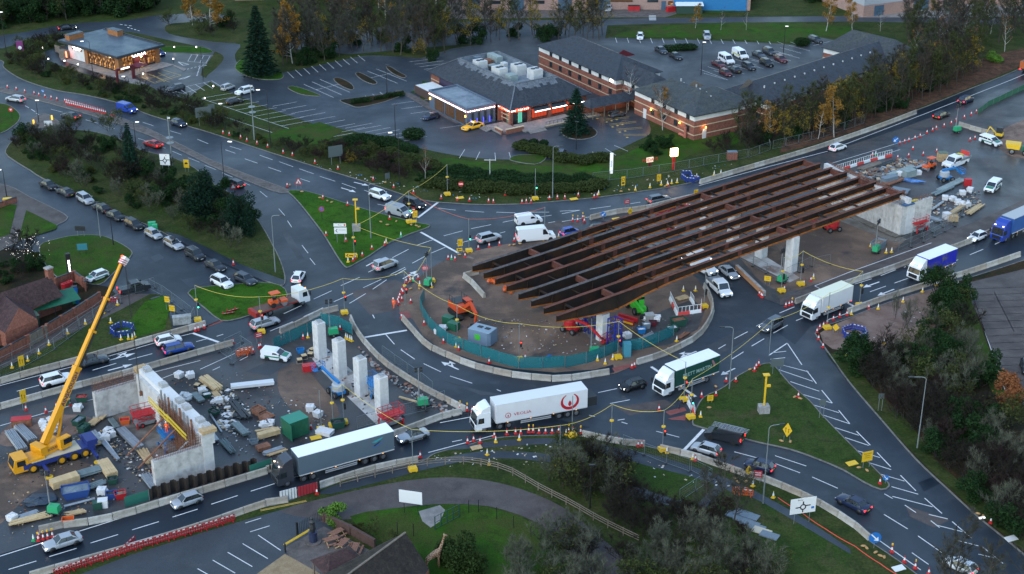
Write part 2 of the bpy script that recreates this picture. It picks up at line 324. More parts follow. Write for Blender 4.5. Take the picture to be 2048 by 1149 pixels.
sheet('triangle_island',[(-43.1,268.9),(-39.3,268.4),(-35.0,265.3),(-31.1,262.2),(-27.2,259.2),(-23.3,256.5),(-17.1,252.7),(-14.8,251.5),(-15.9,249.8),(-18.0,247.8),(-20.2,245.3),(-22.3,242.6),(-24.6,238.0),(-27.0,234.2),(-27.8,233.1),(-28.5,233.3),(-29.8,236.3),(-31.2,240.2),(-33.9,247.8),(-37.0,255.3),(-39.7,261.7),(-41.9,266.3)],.12,GRASS,2,kerb=(.18,.015))
sheet('shrub_island',[(-104.3,292.1),(-104.5,298.3),(-102.7,300.8),(-99.5,304.0),(-96.5,304.4),(-89.9,303.7),(-82.2,298.3),(-76.5,291.8),(-68.4,286.7),(-63.1,280.9),(-57.5,271.8),(-53.1,266.6),(-49.1,259.2),(-45.9,252.7),(-42.3,243.0),(-40.0,236.3),(-38.5,230.9),(-37.9,227.6),(-38.0,225.7),(-39.9,226.5),(-44.2,230.1),(-48.7,234.6),(-54.5,240.2),(-61.0,246.4),(-65.7,251.2),(-72.4,256.8),(-82.3,266.3),(-92.0,275.4),(-95.7,279.8),(-102.6,287.9)],.12,ROUGHG,2,kerb=(.18,.015))
sheet('footpath',[(-62.3,248.5),(-59.3,246.8),(-52.8,240.6),(-46.5,234.2),(-42.6,231.1),(-38.0,227.6),(-38.0,225.7),(-42.2,228.0),(-48.6,233.8),(-54.3,239.3),(-61.0,246.4)],.145,A_NEW)
# the inn, its drive and lawns (west)
sheet('inn_ground',[(-109.1,278.1),(-99.5,272.6),(-95.8,270.0),(-91.6,265.5),(-82.9,257.2),(-81.6,254.3),(-82.3,252.4),(-84.1,249.1),(-87.3,244.6),(-95.1,236.3)],.1,A_RED,2,kerb=(.15,.012))
for pts in([(-104.5,264.2),(-92.8,261.2),(-89.9,247.3),(-96.6,240.6)],[(-90.3,258.7),(-88.6,257.2),(-82.4,251.2),(-82.3,249.6),(-84.5,247.3),(-87.6,244.6)]):sheet('lawn',pts,.13,GRASS_B)
sheet('lawn',[(-83.1,242.4),(-81.2,245.0),(-78.1,246.8),(-73.6,246.8),(-69.8,243.9),(-66.6,240.2),(-66.0,237.6),(-66.8,233.1),(-67.5,229.7),(-68.5,226.1),(-72.0,226.8),(-75.7,228.0),(-81.0,236.3)],.12,GRASS_B,3,kerb=(.15,.012))
sheet('inn_yard',[(-96.6,240.6),(-84.3,240.6),(-75.7,228.0),(-71.2,226.8),(-67.0,225.1),(-64.5,221.8),(-68.1,212.0),(-76.3,197.7),(-80.7,193.1)],.09,LITTER)
sheet('footpath',[(-81.1,194.3),(-76.9,199.7),(-73.7,204.3),(-69.1,212.9),(-64.7,222.6),(-59.3,222.2),(-62.7,215.6),(-67.8,208.0),(-72.4,199.7),(-79.7,190.1)],.115,A_RED)
sheet('grass_bank',[(-79.2,188.6),(-71.0,194.9),(-66.0,198.2),(-55.7,205.8),(-52.7,208.0),(-54.0,212.9),(-56.1,218.4),(-55.5,221.8),(-59.3,222.2),(-62.8,216.2),(-68.0,208.5),(-72.6,200.3),(-80.1,191.3)],.13,ROUGHG)
sheet('grass_bank',[(-60.3,212.9),(-59.5,219.3),(-56.8,221.8),(-54.9,216.5),(-54.2,209.4),(-59.5,205.6),(-60.9,208.0)],.136,GRASS)
sheet('verge',[(-53.2,222.6),(-51.6,224.9),(-47.6,225.7),(-42.0,226.8),(-38.5,225.7),(-36.8,222.2),(-37.4,218.0),(-41.7,214.4),(-43.8,212.9),(-46.1,212.6),(-49.3,216.9)],.12,GRASS,2,kerb=(.15,.012))
sheet('footpath',[(-59.0,220.6),(-56.8,222.2),(-54.9,221.4),(-49.9,215.8),(-46.1,212.6),(-48.1,210.3),(-50.6,211.1),(-52.8,214.4)],.135,A_OLD)
sheet('tactile_paving',[(-48.2,211.5),(-46.0,213.4),(-45.5,212.4),(-47.6,210.4)],.02,RED_TAC)
# fresh carriageways
sheet('carriageway',[(-80.5,188.1),(-74.6,192.2),(-66.0,198.1),(-55.6,205.4),(-48.9,210.3),(-43.9,213.6),(-38.9,216.9),(-34.6,221.2),(-31.0,218.0),(-36.5,211.5),(-40.6,207.3),(-42.8,204.3),(-50.5,199.0),(-56.3,195.2),(-64.8,189.8),(-72.3,184.8),(-78.0,180.6)],.006,A_NEW)
sheet('carriageway',[(-68.7,144.7),(-61.3,149.1),(-56.7,152.0),(-50.1,156.5),(-41.8,161.2),(-32.9,167.0),(-28.0,169.9),(-16.0,177.1),(-10.5,181.0),(-6.9,183.1),(-1.7,182.8),(6.7,181.4),(10.8,179.4),(7.9,177.6),(-1.6,177.1),(-11.0,172.4),(-17.5,168.6),(-22.5,165.7),(-29.1,160.8),(-39.0,155.0),(-46.0,150.7),(-54.8,145.4),(-66.7,139.0)],.006,A_NEW)
sheet('carriageway',[(40.4,210.3),(45.7,218.4),(54.8,225.1),(62.5,230.5),(69.6,235.7),(80.9,243.5),(94.6,256.8),(130.3,289.1),(120.7,264.2),(88.8,238.0),(77.3,230.5),(68.5,225.1),(60.1,219.7),(53.5,214.9),(46.7,210.3),(43.3,204.3)],.006,A_NEW)
sheet('carriageway',[(35.7,269.4),(50.0,279.5),(64.8,290.6),(83.1,305.3),(97.0,317.5),(112.6,332.8),(120.5,340.6),(168.7,388.6),(175.1,405.2),(123.8,351.2),(107.5,335.1),(92.2,320.3),(79.6,309.0),(71.6,301.8),(59.2,291.5),(50.9,285.3),(44.3,280.1),(36.7,274.5)],.006,A_NEW)
# roundabout island and works areas
ISL=[(-17.9,215.4),(-17.0,212.0),(-15.3,208.3),(-13.3,204.1),(-11.4,201.6),(-9.5,199.8),(-5.5,196.6),(-0.3,194.0),(3.5,193.1),(6.3,192.6),(9.2,193.1),(12.3,194.0),(15.1,194.9),(18.5,197.6),(21.2,199.3),(23.6,201.1),(25.8,203.3),(27.7,205.4),(29.7,208.5),(31.6,213.6),(32.3,218.0),(32.2,222.0),(31.5,226.1),(30.1,230.5),(25.4,235.2),(20.6,240.2),(15.6,244.1),(8.6,246.4),(0.5,243.7),(-6.1,240.2),(-10.5,236.9),(-12.9,234.2),(-15.1,230.1),(-17.2,224.1),(-18.2,219.3)]
sheet('roundabout_island',ISL,.05,DIRT,3)
sheet('footpath',[(-16.9,214.4),(-15.7,212.9),(-13.8,207.3),(-11.0,202.9),(-5.5,199.0),(-0.3,196.5),(6.3,195.2),(12.3,196.2),(15.1,197.7),(15.1,195.2),(12.3,194.3),(6.4,192.9),(-0.3,194.3),(-5.5,197.0),(-9.6,200.2),(-13.3,204.4),(-15.3,208.7),(-17.1,212.6)],.062,A_NEW)
sheet('tactile_paving',[(14.8,196.6),(17.5,197.9),(17.8,197.0),(15.1,195.4)],.075,RED_TAC)
sheet('tactile_paving',[(-18.1,215.4),(-16.5,216.0),(-16.0,213.6),(-17.2,212.6)],.075,RED_TAC)
sheet('foundation',[(8.1,218.0),(9.4,219.3),(17.3,204.3),(14.5,201.6),(12.7,204.3)],.06,SLAB)
sheet('gravel_patch',[(21.0,212.9),(24.5,216.5),(29.4,220.3),(31.0,216.5),(29.0,209.4),(24.2,204.3),(18.7,202.6),(16.6,205.9)],.056,A_SITE)
sheet('east_works',[(14.3,254.3),(21.9,258.2),(29.9,264.2),(40.4,272.1),(50.0,279.3),(64.8,290.3),(83.1,305.3),(97.0,317.5),(112.6,332.8),(167.1,384.6),(130.3,289.1),(94.7,257.2),(81.1,244.1),(69.8,236.3),(62.6,230.9),(54.9,225.7),(45.8,218.9),(43.3,218.4),(41.1,220.6),(38.0,233.1),(33.4,245.0),(25.0,250.8)],.05,A_SITE)
sheet('bare_earth',[(39.9,240.6),(47.3,254.3),(58.8,266.8),(65.9,264.2),(69.3,246.8),(69.1,243.7),(63.4,236.3),(57.2,231.1),(50.3,226.1),(45.3,223.1),(42.0,226.1),(40.4,232.1)],.056,DIRT,2)
sheet('bare_earth',[(102.3,301.4),(113.3,313.0),(134.3,329.1),(124.5,301.4),(104.9,286.1),(100.6,292.1)],.058,DIRT_R,2)
sheet('foundation',[(37.4,240.6),(41.1,243.2),(48.3,228.8),(46.2,226.8)],.062,SLAB_S)
sheet('foundation',[(58.5,255.5),(61.8,258.0),(70.3,245.0),(67.7,243.5)],.062,SLAB)
sheet('haul_lane',[(43.2,218.0),(45.8,219.1),(55.0,225.9),(62.6,231.1),(69.9,236.5),(81.2,244.6),(95.0,258.2),(96.9,264.2),(85.8,254.3),(73.3,244.6),(62.3,235.2),(51.2,226.1),(43.7,220.6)],.058,A_RED)
sheet('west_works',[(-80.3,177.4),(-71.8,183.0),(-64.3,187.8),(-55.9,193.5),(-50.2,197.6),(-42.5,202.8),(-37.6,208.5),(-30.5,214.4),(-26.8,216.5),(-25.5,212.9),(-23.3,205.9),(-19.8,199.0),(-16.5,194.3),(-11.8,188.6),(-6.9,183.4),(-10.5,181.6),(-16.1,177.4),(-28.1,170.1),(-32.9,167.3),(-41.9,161.5),(-50.1,156.7),(-56.8,152.2),(-61.3,149.3),(-68.7,144.9)],.05,A_SITE)
sheet('bare_earth',[(-69.5,180.1),(-63.3,182.8),(-58.1,181.4),(-59.8,177.4),(-65.1,174.7),(-69.2,174.7)],.055,DIRT_R,3)
sheet('bare_earth',[(-67.6,169.6),(-64.6,172.8),(-55.7,169.6),(-58.0,166.0),(-61.6,162.4),(-63.3,155.6),(-66.6,154.5),(-70.8,167.2)],.055,DIRT,3)
sheet('foundation',[(-56.6,183.8),(-52.3,187.1),(-39.5,167.8),(-44.8,164.8),(-47.5,168.4),(-52.9,177.4)],.058,SLAB)
sheet('foundation',[(-31.3,202.3),(-29.0,204.3),(-15.7,183.1),(-18.8,180.1),(-24.0,188.6),(-28.4,196.2)],.058,SLAB_S)
sheet('bare_earth',[(-34.5,197.0),(-31.6,197.7),(-27.9,191.6),(-24.1,182.8),(-28.0,180.1),(-33.3,188.6)],.056,DIRT,3)
# south-east splitter island and east bank
sheet('splitter_island',[(25.0,180.6),(25.9,184.2),(27.3,187.6),(29.2,189.3),(30.9,191.0),(33.3,194.3),(36.6,197.3),(38.5,198.1),(39.4,196.0),(40.4,191.7),(42.4,186.7),(43.4,182.6),(45.3,176.2),(47.2,170.1),(48.5,165.7),(48.6,164.3),(47.4,163.5),(45.5,165.3),(43.4,168.3),(40.4,171.1),(37.4,173.4),(34.1,174.9),(31.5,176.2),(28.5,177.9),(25.6,179.5)],.12,GRASS_S,2,kerb=(.18,.015))
sheet('tactile_paving',[(21.5,183.7),(24.3,185.0),(24.6,184.0),(22.1,182.6)],.02,RED_TAC)
sheet('tactile_paving',[(21.7,181.7),(24.4,182.8),(24.1,181.2),(22.3,181.4)],.024,RED_TAC)
EAST=smooth([(47.0,208.0),(47.5,204.3),(48.0,200.2),(49.2,191.9),(51.3,181.7),(53.6,171.1),(56.1,163.1),(58.2,156.9),(61.3,149.1),(66.9,131.6)],4)+[(85.9,131.6),(128.2,220.3),(128.1,259.2)]+smooth([(105.3,247.3),(88.1,235.9),(76.9,228.8),(68.1,223.5),(59.7,218.2),(52.7,212.9),(48.6,210.3)],3)
sheet('east_bank',EAST,.12,LITTER,kerb=(.18,.015))
sheet('bare_earth',[(47.8,208.0),(53.6,213.3),(59.7,218.0),(68.0,223.3),(72.9,226.5),(72.6,222.2),(67.7,212.9),(62.4,204.3),(55.8,201.8),(51.4,202.6),(48.7,202.6)],.13,DIRT_R,2)
sheet('grass_bank',[(47.5,201.5),(48.5,195.9),(50.3,186.8),(52.7,176.0),(54.8,168.1),(57.3,160.5),(61.5,149.8),(63.0,154.5),(59.4,161.2),(56.5,169.6),(55.1,180.1),(52.0,191.6),(50.9,200.2)],.132,ROUGHG)
sheet('grass_bank',[(72.3,224.1),(75.0,225.1),(73.7,212.9),(72.1,199.3),(70.8,188.6),(68.9,187.1),(69.8,199.3),(69.3,212.9)],.134,GRASS_B,2)
sheet('car_park',[(74.9,226.1),(86.9,232.1),(113.3,245.0),(105.3,187.1),(73.1,176.0),(72.2,188.6),(72.5,199.3),(74.0,212.9)],.136,A_RED)
# south land
SOUTH=smooth([(-68.7,136.8),(-54.8,145.3),(-45.9,150.2),(-38.9,154.4),(-31.7,159.2),(-29.0,160.4),(-22.5,165.2),(-17.4,168.1),(-12.1,170.2),(-10.3,172.4),(-6.3,174.3),(-2.7,176.3),(3.8,177.1),(9.6,176.8),(14.4,174.9),(18.2,174.2),(24.0,171.1),(27.2,168.9),(30.4,166.7),(34.3,164.0),(38.4,160.2),(41.8,155.5),(43.3,152.2),(46.1,147.8),(50.1,140.5),(57.3,127.4)],3)+[(47.5,97.2),(-62.9,97.2)]
sheet('south_verge',SOUTH,.10,ROUGHG,kerb=(.16,.012))
sheet('inn_car_park',[(-62.8,135.9),(-45.6,149.1),(-38.7,153.3),(-33.7,156.2),(-29.1,158.7),(-26.8,160.1),(-20.7,162.4),(-16.9,163.0),(-16.7,160.7),(-20.8,157.3),(-23.3,151.9),(-24.9,145.3),(-25.9,135.9)],.112,A_PARK)
sheet('inn_drive',[(-29.1,158.4),(-24.4,161.2),(-17.0,164.5),(-10.7,166.2),(-6.1,166.2),(-1.6,165.0),(2.9,162.4),(6.7,159.0),(10.7,152.9),(14.0,147.3),(15.8,140.5),(10.1,140.5),(6.9,149.3),(3.5,155.6),(-1.5,159.0),(-4.7,159.9),(-9.1,160.1),(-15.3,159.0),(-20.1,156.7),(-23.9,156.7)],.116,A_RED,2)
sheet('footpath',[(-24.6,163.0),(-21.0,165.7),(-17.3,167.8),(-11.8,170.1),(-8.3,171.5),(-4.3,172.8),(1.1,172.8),(5.7,171.9),(8.4,170.6),(7.0,169.6),(1.1,170.9),(-4.3,170.9),(-8.2,169.6),(-11.7,168.1),(-17.1,165.3),(-23.2,162.4)],.12,A_OLD,2)
sheet('footway',[(-9.7,173.2),(-2.6,175.5),(4.5,176.3),(9.6,175.4),(15.2,173.4),(19.7,171.5),(24.7,168.4),(28.9,165.3),(32.8,161.2),(36.4,156.7),(40.7,150.3),(39.4,149.8),(35.0,155.6),(31.2,159.5),(26.8,164.2),(23.2,166.6),(18.2,169.0),(13.7,171.5),(9.1,173.7),(4.5,174.7),(-2.6,173.9)],.118,A_OLD,2)
sheet('footpath',[(23.4,159.9),(27.0,166.0),(28.2,165.3),(24.2,159.0)],.122,A_OLD)
sheet('footpath',[(15.2,164.2),(17.1,163.8),(20.7,161.0),(21.1,159.2),(17.5,160.7),(14.4,162.4)],.122,A_OLD)
sheet('lawn',[(-20.2,157.3),(-15.3,159.0),(-9.7,159.9),(-5.3,159.9),(-1.5,158.7),(2.8,155.6),(5.2,151.9),(6.2,145.3),(4.3,138.6),(-11.0,138.6),(-13.3,148.3),(-17.4,153.5)],.13,GRASS_B,2)
sheet('lawn',[(13.4,171.5),(18.2,169.0),(23.2,166.6),(26.1,164.2),(22.5,160.1),(17.7,163.0),(15.3,166.0)],.13,GRASS_S)
sheet('lawn',[(24.9,159.0),(28.6,163.6),(32.0,160.1),(35.6,155.6),(40.5,149.3),(42.1,140.5),(27.2,140.5),(25.0,150.3)],.13,GRASS_S)
sheet('gravel_patch',[(-11.7,158.4),(-9.1,159.8),(-8.4,158.7),(-8.9,156.2),(-10.0,154.8),(-11.1,156.2)],.14,PAVE)
sheet('terrace',[(-27.4,150.5),(-23.2,155.1),(-16.8,149.8),(-19.0,145.3),(-21.0,142.4),(-24.9,145.3)],.125,PAVE_B)
sheet('sand_pit',[(-30.6,144.3),(-27.2,149.3),(-22.5,145.3),(-20.8,140.5),(-29.7,138.6)],.13,GRAVEL)
for i,(pts,m_)in enumerate((([(44.6,172.8),(46.2,173.4),(47.4,169.6),(45.9,168.6)],1),([(52.6,165.3),(54.8,166.6),(55.3,165.0),(52.8,163.1)],1),([(49.7,159.9),(54.4,156.7),(52.0,155.0),(49.6,157.4)],2),([(-62.6,237.4),(-61.4,238.9),(-60.0,237.1),(-61.3,235.4)],1),([(-55.4,228.0),(-51.0,230.5),(-48.9,228.0),(-53.3,224.9)],1),([(-26.6,223.1),(-19.6,228.0),(-16.1,225.1),(-18.0,216.5),(-22.6,214.7)],2),([(1.4,250.8),(9.7,254.3),(13.3,252.4),(9.5,247.3),(2.3,245.5)],2),([(28.6,202.6),(35.6,209.4),(37.7,208.0),(31.4,200.6)],3),([(-42.5,254.3),(-39.7,247.3),(-35.7,236.3),(-36.9,236.3),(-41.0,247.3)],3),([(-10.5,193.1),(-4.6,189.8),(1.1,187.8),(-4.6,188.6)],3),([(14.6,185.0),(21.8,187.1),(23.1,185.4),(16.5,182.6)],2),([(-39.4,195.4),(-35.0,200.6),(-31.9,200.0),(-35.6,194.3)],3),([(-117.1,379.8),(-105.3,384.6),(-103.5,382.7),(-115.0,376.9)],3))):
 sheet('road_patch',pts,(.009 if pts[0][1]<330 and i!=11 else.115)if i!=11 else.06,(A_OLD,A_NEW,A_RED,A_PARK)[m_])
# painted markings
P=Paint(.014)
P.pairs([(-71.4,189.6),(-68.7,191.4),(-65.0,194.5),(-63.8,195.1),(-62.1,196.0),(-59.1,198.2),(-57.5,199.3),(-54.4,201.3),(-48.5,205.3),(-47.0,206.3),(-45.7,207.1),(-44.8,207.8),(-36.4,215.1),(-33.7,218.4),(-33.1,214.0),(-30.4,217.3),(-37.7,208.9),(-34.6,212.2),(-32.3,220.5),(-29.7,223.7)],.14)
P.line([(-77.8,188.6),(-74.3,191.3),(-65.4,197.1),(-54.9,204.8),(-49.6,208.2)],.14);P.line([(-49.6,208.2),(-45.0,205.1)],.45)
P.arrow(*[(-60.7,198.9),(-57.0,201.5)],turn=1);P.arrow(*[(-59.8,195.9),(-56.6,197.9)])
P.pairs([(-59.4,146.3),(-56.6,148.0),(-55.3,148.9),(-52.5,150.6),(-51.1,151.7),(-48.2,153.5),(-46.7,154.5),(-43.8,156.3),(-42.3,157.3),(-39.5,159.1),(-38.0,160.2),(-35.0,162.2),(-33.5,163.2),(-30.7,165.0),(-28.9,166.2),(-25.8,168.1),(-24.0,169.4),(-20.9,171.3),(-19.0,172.4),(-15.8,174.2),(-14.5,175.0),(-11.5,176.7),(-8.1,175.5),(-6.8,176.0)],.14)
P.line([(-64.3,147.3),(-61.2,149.0),(-56.7,151.9),(-43.4,160.5),(-32.9,167.4),(-30.5,168.8)],.15);P.line([(-14.2,171.1),(-12.3,171.9)]);P.line([(-11.2,172.7),(-2.5,177.2)],.15);P.line([(-10.0,180.6),(-1.0,184.0)],.15)
# roundabout
P.pairs([(-22.2,214.7),(-21.8,213.4),(-19.6,207.8),(-18.0,204.4),(-16.9,202.6),(-14.6,199.5),(-13.2,198.1),(-10.5,195.5),(-9.1,194.2),(-5.8,192.0),(-2.2,190.1),(-1.6,189.6),(12.4,189.2),(15.2,190.4),(13.9,186.0),(16.8,187.1),(10.8,182.7),(11.6,182.3),(14.7,181.3),(15.7,181.6),(15.2,180.8),(16.0,180.3),(31.4,202.9),(32.7,204.3),(34.3,206.3),(36.7,208.7),(38.3,210.6),(39.6,211.8),(33.0,199.5),(35.1,201.9),(36.6,203.8),(38.9,206.3)],.14)
P.line([(-23.2,206.6),(-16.4,209.2)],.45);P.line([(20.7,197.1),(26.3,188.0)],.45);P.line([(-26.0,213.8),(-24.4,209.6)],.15)
P.arrow(*[(-7.9,196.2),(-10.6,198.7)],turn=-1);P.arrow(*[(28.0,202.1),(25.3,200.0)],turn=-1);P.arrow(*[(33.1,196.6),(30.7,194.5)])
# north arm
P.line([(-17.3,255.3),(-13.6,263.7)],.45);P.line([(-16.4,248.5),(-9.3,239.1)],.45)
P.pairs([(-13.7,260.0),(-10.5,259.0),(-8.7,258.7),(-5.2,258.0),(-2.9,258.0),(0.6,257.7),(3.0,258.0),(6.9,258.0),(-7.4,250.1),(-3.8,252.0),(-1.7,253.1),(0.5,254.3),(1.7,254.8),(3.5,255.8),(5.2,255.8),(7.3,256.5),(-12.2,246.8),(-8.9,249.1),(-9.8,243.2),(-6.2,245.5),(-2.2,248.0),(-1.2,248.7),(-16.7,242.6),(-14.1,245.0),(-14.1,239.1),(-11.7,241.7),(-20.7,237.1),(-18.1,240.8),(-17.1,234.8),(-15.0,237.8),(-24.3,231.1),(-23.4,232.3),(-20.5,230.1),(-18.2,233.1),(-19.7,229.9),(-18.0,232.5),(-28.4,225.7),(-25.6,229.0),(-24.6,224.9),(-21.9,228.2),(-23.0,224.3),(-21.0,228.0),(-28.9,219.5),(-26.1,222.7),(-26.3,218.9),(-24.0,222.6),(8.9,258.5),(12.7,259.0),(9.2,257.2),(12.7,259.0),(14.5,259.5),(18.5,261.0),(22.2,262.2),(24.2,263.0),(33.0,266.3),(34.4,266.8),(9.1,253.4),(14.5,255.8),(6.6,252.9),(7.9,253.4),(14.1,250.8),(16.0,251.7)],.14)
P.arrow(*[(-24.9,233.6),(-22.7,236.9)]);P.arrow(*[(-18.3,228.4),(-16.1,231.7)],turn=-1);P.arrow(*[(-30.8,273.5),(-27.8,271.6)]);P.arrow(*[(-33.0,270.5),(-29.9,268.1)])
P.line([(36.2,271.6),(51.7,282.4),(64.9,291.2)],.15)
P.pairs([(-80.0,309.6),(-77.2,307.3),(-72.9,304.0),(-70.1,301.8),(-66.1,298.6),(-63.3,295.8),(-58.5,294.2),(-55.8,292.1),(-51.5,288.8),(-48.5,286.1),(-47.0,285.0),(-43.8,282.1),(-42.4,280.9),(-39.2,278.1),(-37.8,276.7),(-34.5,274.0),(-33.1,272.9),(-30.1,270.2),(-28.4,269.2),(-27.0,267.9),(-25.3,262.0),(-23.7,261.2),(-59.1,292.1),(-56.7,290.0),(-54.2,286.7),(-51.2,284.1),(-48.7,281.8),(-45.8,279.3),(-41.5,275.4),(-39.4,273.7)],.12)
P.pairs([(-113.7,325.8),(-109.5,323.2),(-102.4,318.6),(-99.2,316.5),(-92.8,311.3),(-89.6,309.0),(-88.1,307.6),(-85.0,305.3),(-83.4,303.7),(-80.6,301.1),(-78.7,299.2),(-75.9,297.0),(-72.9,294.2),(-71.6,293.0),(-69.8,291.2),(-67.4,288.8),(-65.8,287.3),(-63.0,284.7),(-61.6,282.9),(-58.9,280.4),(-57.4,278.7),(-54.9,276.2),(-53.1,274.3),(-50.8,271.8),(-48.4,268.7),(-46.5,265.5),(-43.5,259.7),(-41.9,256.3),(-41.1,253.9),(-39.9,250.8),(-37.0,242.6),(-35.5,239.1),(-34.9,236.9),(-33.7,234.2)],.1)
P.pairs([(-127.9,378.4),(-125.1,380.8),(-123.3,381.7),(-120.3,385.1),(-130.3,372.3),(-128.2,373.7),(-108.9,321.1),(-107.6,319.6),(-106.8,318.6),(-105.4,316.8),(-104.9,315.8),(-103.6,314.4)],.14)
# north-east carriageway
P.line([(65.1,292.1),(69.4,295.5),(92.4,316.8),(117.6,340.6),(149.8,372.7)],.15)
P.pairs([(72.7,292.7),(76.5,295.8),(78.1,297.0),(80.5,299.2),(82.8,301.1),(85.6,303.4),(87.4,305.3),(90.5,308.0),(93.0,310.3),(96.0,313.0),(98.8,315.8),(101.8,318.9),(103.5,320.7),(106.5,323.6),(108.9,326.1),(111.9,329.1),(62.5,285.3),(65.6,287.6),(67.1,288.8),(70.8,291.5),(57.5,281.5),(60.4,283.8)],.14)
P.pairs([(81.1,288.2),(83.6,290.3),(85.0,290.9),(88.3,293.6),(89.8,294.8),(92.8,297.0),(95.2,298.9),(98.7,302.1)],.12)
# east carriageway
P.pairs([(42.7,215.3),(45.5,217.6),(44.9,212.6),(46.2,213.6),(40.6,208.2),(43.3,211.0),(62.1,229.7),(65.2,232.1),(57.0,226.3),(60.3,228.4),(58.9,223.3),(62.0,225.5),(63.7,226.7),(66.4,228.6),(68.9,230.5),(71.6,232.5),(66.8,233.1),(68.3,234.2),(74.1,234.2),(76.9,236.3),(79.5,238.4),(82.5,240.8),(85.2,243.0),(88.3,245.7)],.14)
P.arrow(*[(61.3,227.2),(58.1,224.9)]);P.arrow(*[(63.1,224.3),(59.8,221.8)]);P.line([(50.0,212.9),(53.6,215.3)],.15);P.line([(38.8,200.8),(42.2,204.8)],.2);P.line([(54.3,219.1),(55.5,217.3)],.4)
# splitter island hatching and south-east arm
P.pairs([(42.2,204.8),(43.2,197.7),(43.6,195.9),(44.3,191.9),(44.7,189.9),(45.5,186.1),(46.0,184.1),(46.8,180.3),(47.3,178.3),(48.4,174.6),(48.9,172.7),(49.9,169.1),(50.7,167.0),(51.8,163.3),(52.5,161.6),(53.8,158.1),(54.6,156.3),(56.0,152.7),(56.8,150.9),(58.3,147.5)],.14)
P.pairs([(39.4,201.6),(41.6,202.1),(38.8,199.5),(41.1,200.0),(40.2,197.7),(43.8,195.5),(39.5,196.2),(43.9,192.6),(40.6,192.5),(44.3,189.6),(41.7,188.7),(45.5,186.1),(42.6,185.7),(45.9,183.4),(43.6,182.7),(46.8,180.3),(44.5,179.3),(47.4,177.2),(45.4,176.6),(48.2,174.5),(46.3,173.2),(49.0,171.4),(47.3,170.1),(49.8,168.4),(48.1,167.3),(50.9,165.6),(48.9,164.3),(51.9,162.5),(48.5,162.0),(53.0,159.6),(52.1,157.9),(54.2,156.9),(52.5,155.5),(55.3,154.1),(54.1,152.3),(56.4,151.1),(55.9,149.4),(57.6,148.6)],.14)
P.pairs([(47.6,162.6),(48.4,161.5),(49.6,160.0),(50.6,158.3),(52.0,156.5),(52.7,155.0),(34.7,170.0),(37.7,167.6),(39.1,166.6),(41.9,163.9),(44.8,160.4),(45.4,159.4),(46.5,157.9),(48.7,154.7),(49.6,153.2),(51.6,149.7),(35.1,171.9),(38.8,169.3),(48.0,149.7),(49.4,147.3),(19.8,178.3),(22.8,176.7),(29.8,172.9),(32.7,171.3)],.13)
P.line([(44.5,152.5),(48.2,146.2)],.15);P.line([(23.1,173.3),(26.4,178.8)],.45)
P.obj('road_marking',WHITE_LINE)
# works area leftovers and north car parks
Q=Paint(.064)
Q.line([(-70.7,179.7),(-57.7,188.6)],.14);Q.line([(-52.7,195.4),(-46.7,199.0)],.12);Q.pairs([(-51.5,193.1),(-49.4,195.2),(-46.2,196.2),(-41.9,201.3),(-44.3,195.9),(-43.4,197.0),(-40.8,199.0),(-39.8,200.3)],.12)
Q.line([(50.2,225.5),(57.2,231.1),(74.1,243.5)],.14);Q.line([(50.2,225.5),(51.0,224.1)],.14);Q.line([(64.1,283.8),(74.1,291.2),(87.4,301.4)],.12);Q.line([(66.6,282.1),(80.0,292.1)],.12)
Q.obj('road_marking',WHITE_LINE)
N=Paint(.122)
N.bays(*[(26.6,376.5),(65.5,375.1)],13,(0.1,-4.6));N.bays(*[(66.4,375.1),(70.3,373.7)],1,(2.5,-4.6));N.bays(*[(77.4,375.1),(81.1,373.2)],2,(-5,-4))
N.bays(*[(47.3,350.8),(70.0,369.5)],9,(4.4,-5.0));N.bays(*[(50.1,340.6),(70.8,358.0)],8,(-4.4,5.0));N.line([(45.2,348.7),(50.7,340.2)],.1)
N.bays(*[(-53.7,346.6),(-38.1,360.6)],9,(2.2,-5));N.bays(*[(-48.5,336.7),(-45.2,340.6)],2,(8,-10));N.line([(-45.2,332.5),(-39.9,337.1)],.1)
N.bays(*[(-34.7,347.4),(-32.7,349.1)],1,(8,-10));N.line([(-33.8,341.4),(-28.5,345.8)],.1);N.bays(*[(-25.0,355.0),(-21.1,348.7)],3,(7,3));N.bays(*[(-36.6,325.4),(-30.3,330.6)],4,(1.5,-3))
N.bays(*[(-53.4,320.3),(-36.5,302.7)],7,(5,3.2));N.bays(*[(-35.7,305.3),(-23.4,296.7)],6,(5.5,3.4));N.bays(*[(-26.9,321.8),(-15.4,305.3)],5,(8,3.5),skip=(4,))
N.pairs([(-9.7,292.1),(-10.7,286.7),(-6.6,290.6),(-7.3,285.8),(-3.5,290.0),(-3.3,285.3),(-0.6,290.3),(-0.2,285.8),(16.5,290.6),(17.8,285.6),(19.2,292.7),(21.2,288.5),(21.2,294.5),(23.8,290.9)],.1)
N.bays(*[(-78.7,332.1),(-70.4,339.4)],5,(3.0,-4.6),base=True);N.line([(-75.3,329.8),(-72.1,333.6)],.1);N.line([(-80.0,332.8),(-75.3,329.8)],.1)
N.bays(*[(-70.5,326.1),(-40.3,298.3)],13,(6.5,4.0));N.line([(-70.5,326.1),(-40.3,298.3)],.1);N.line([(-73.0,321.8),(-42.5,295.2)],.1)
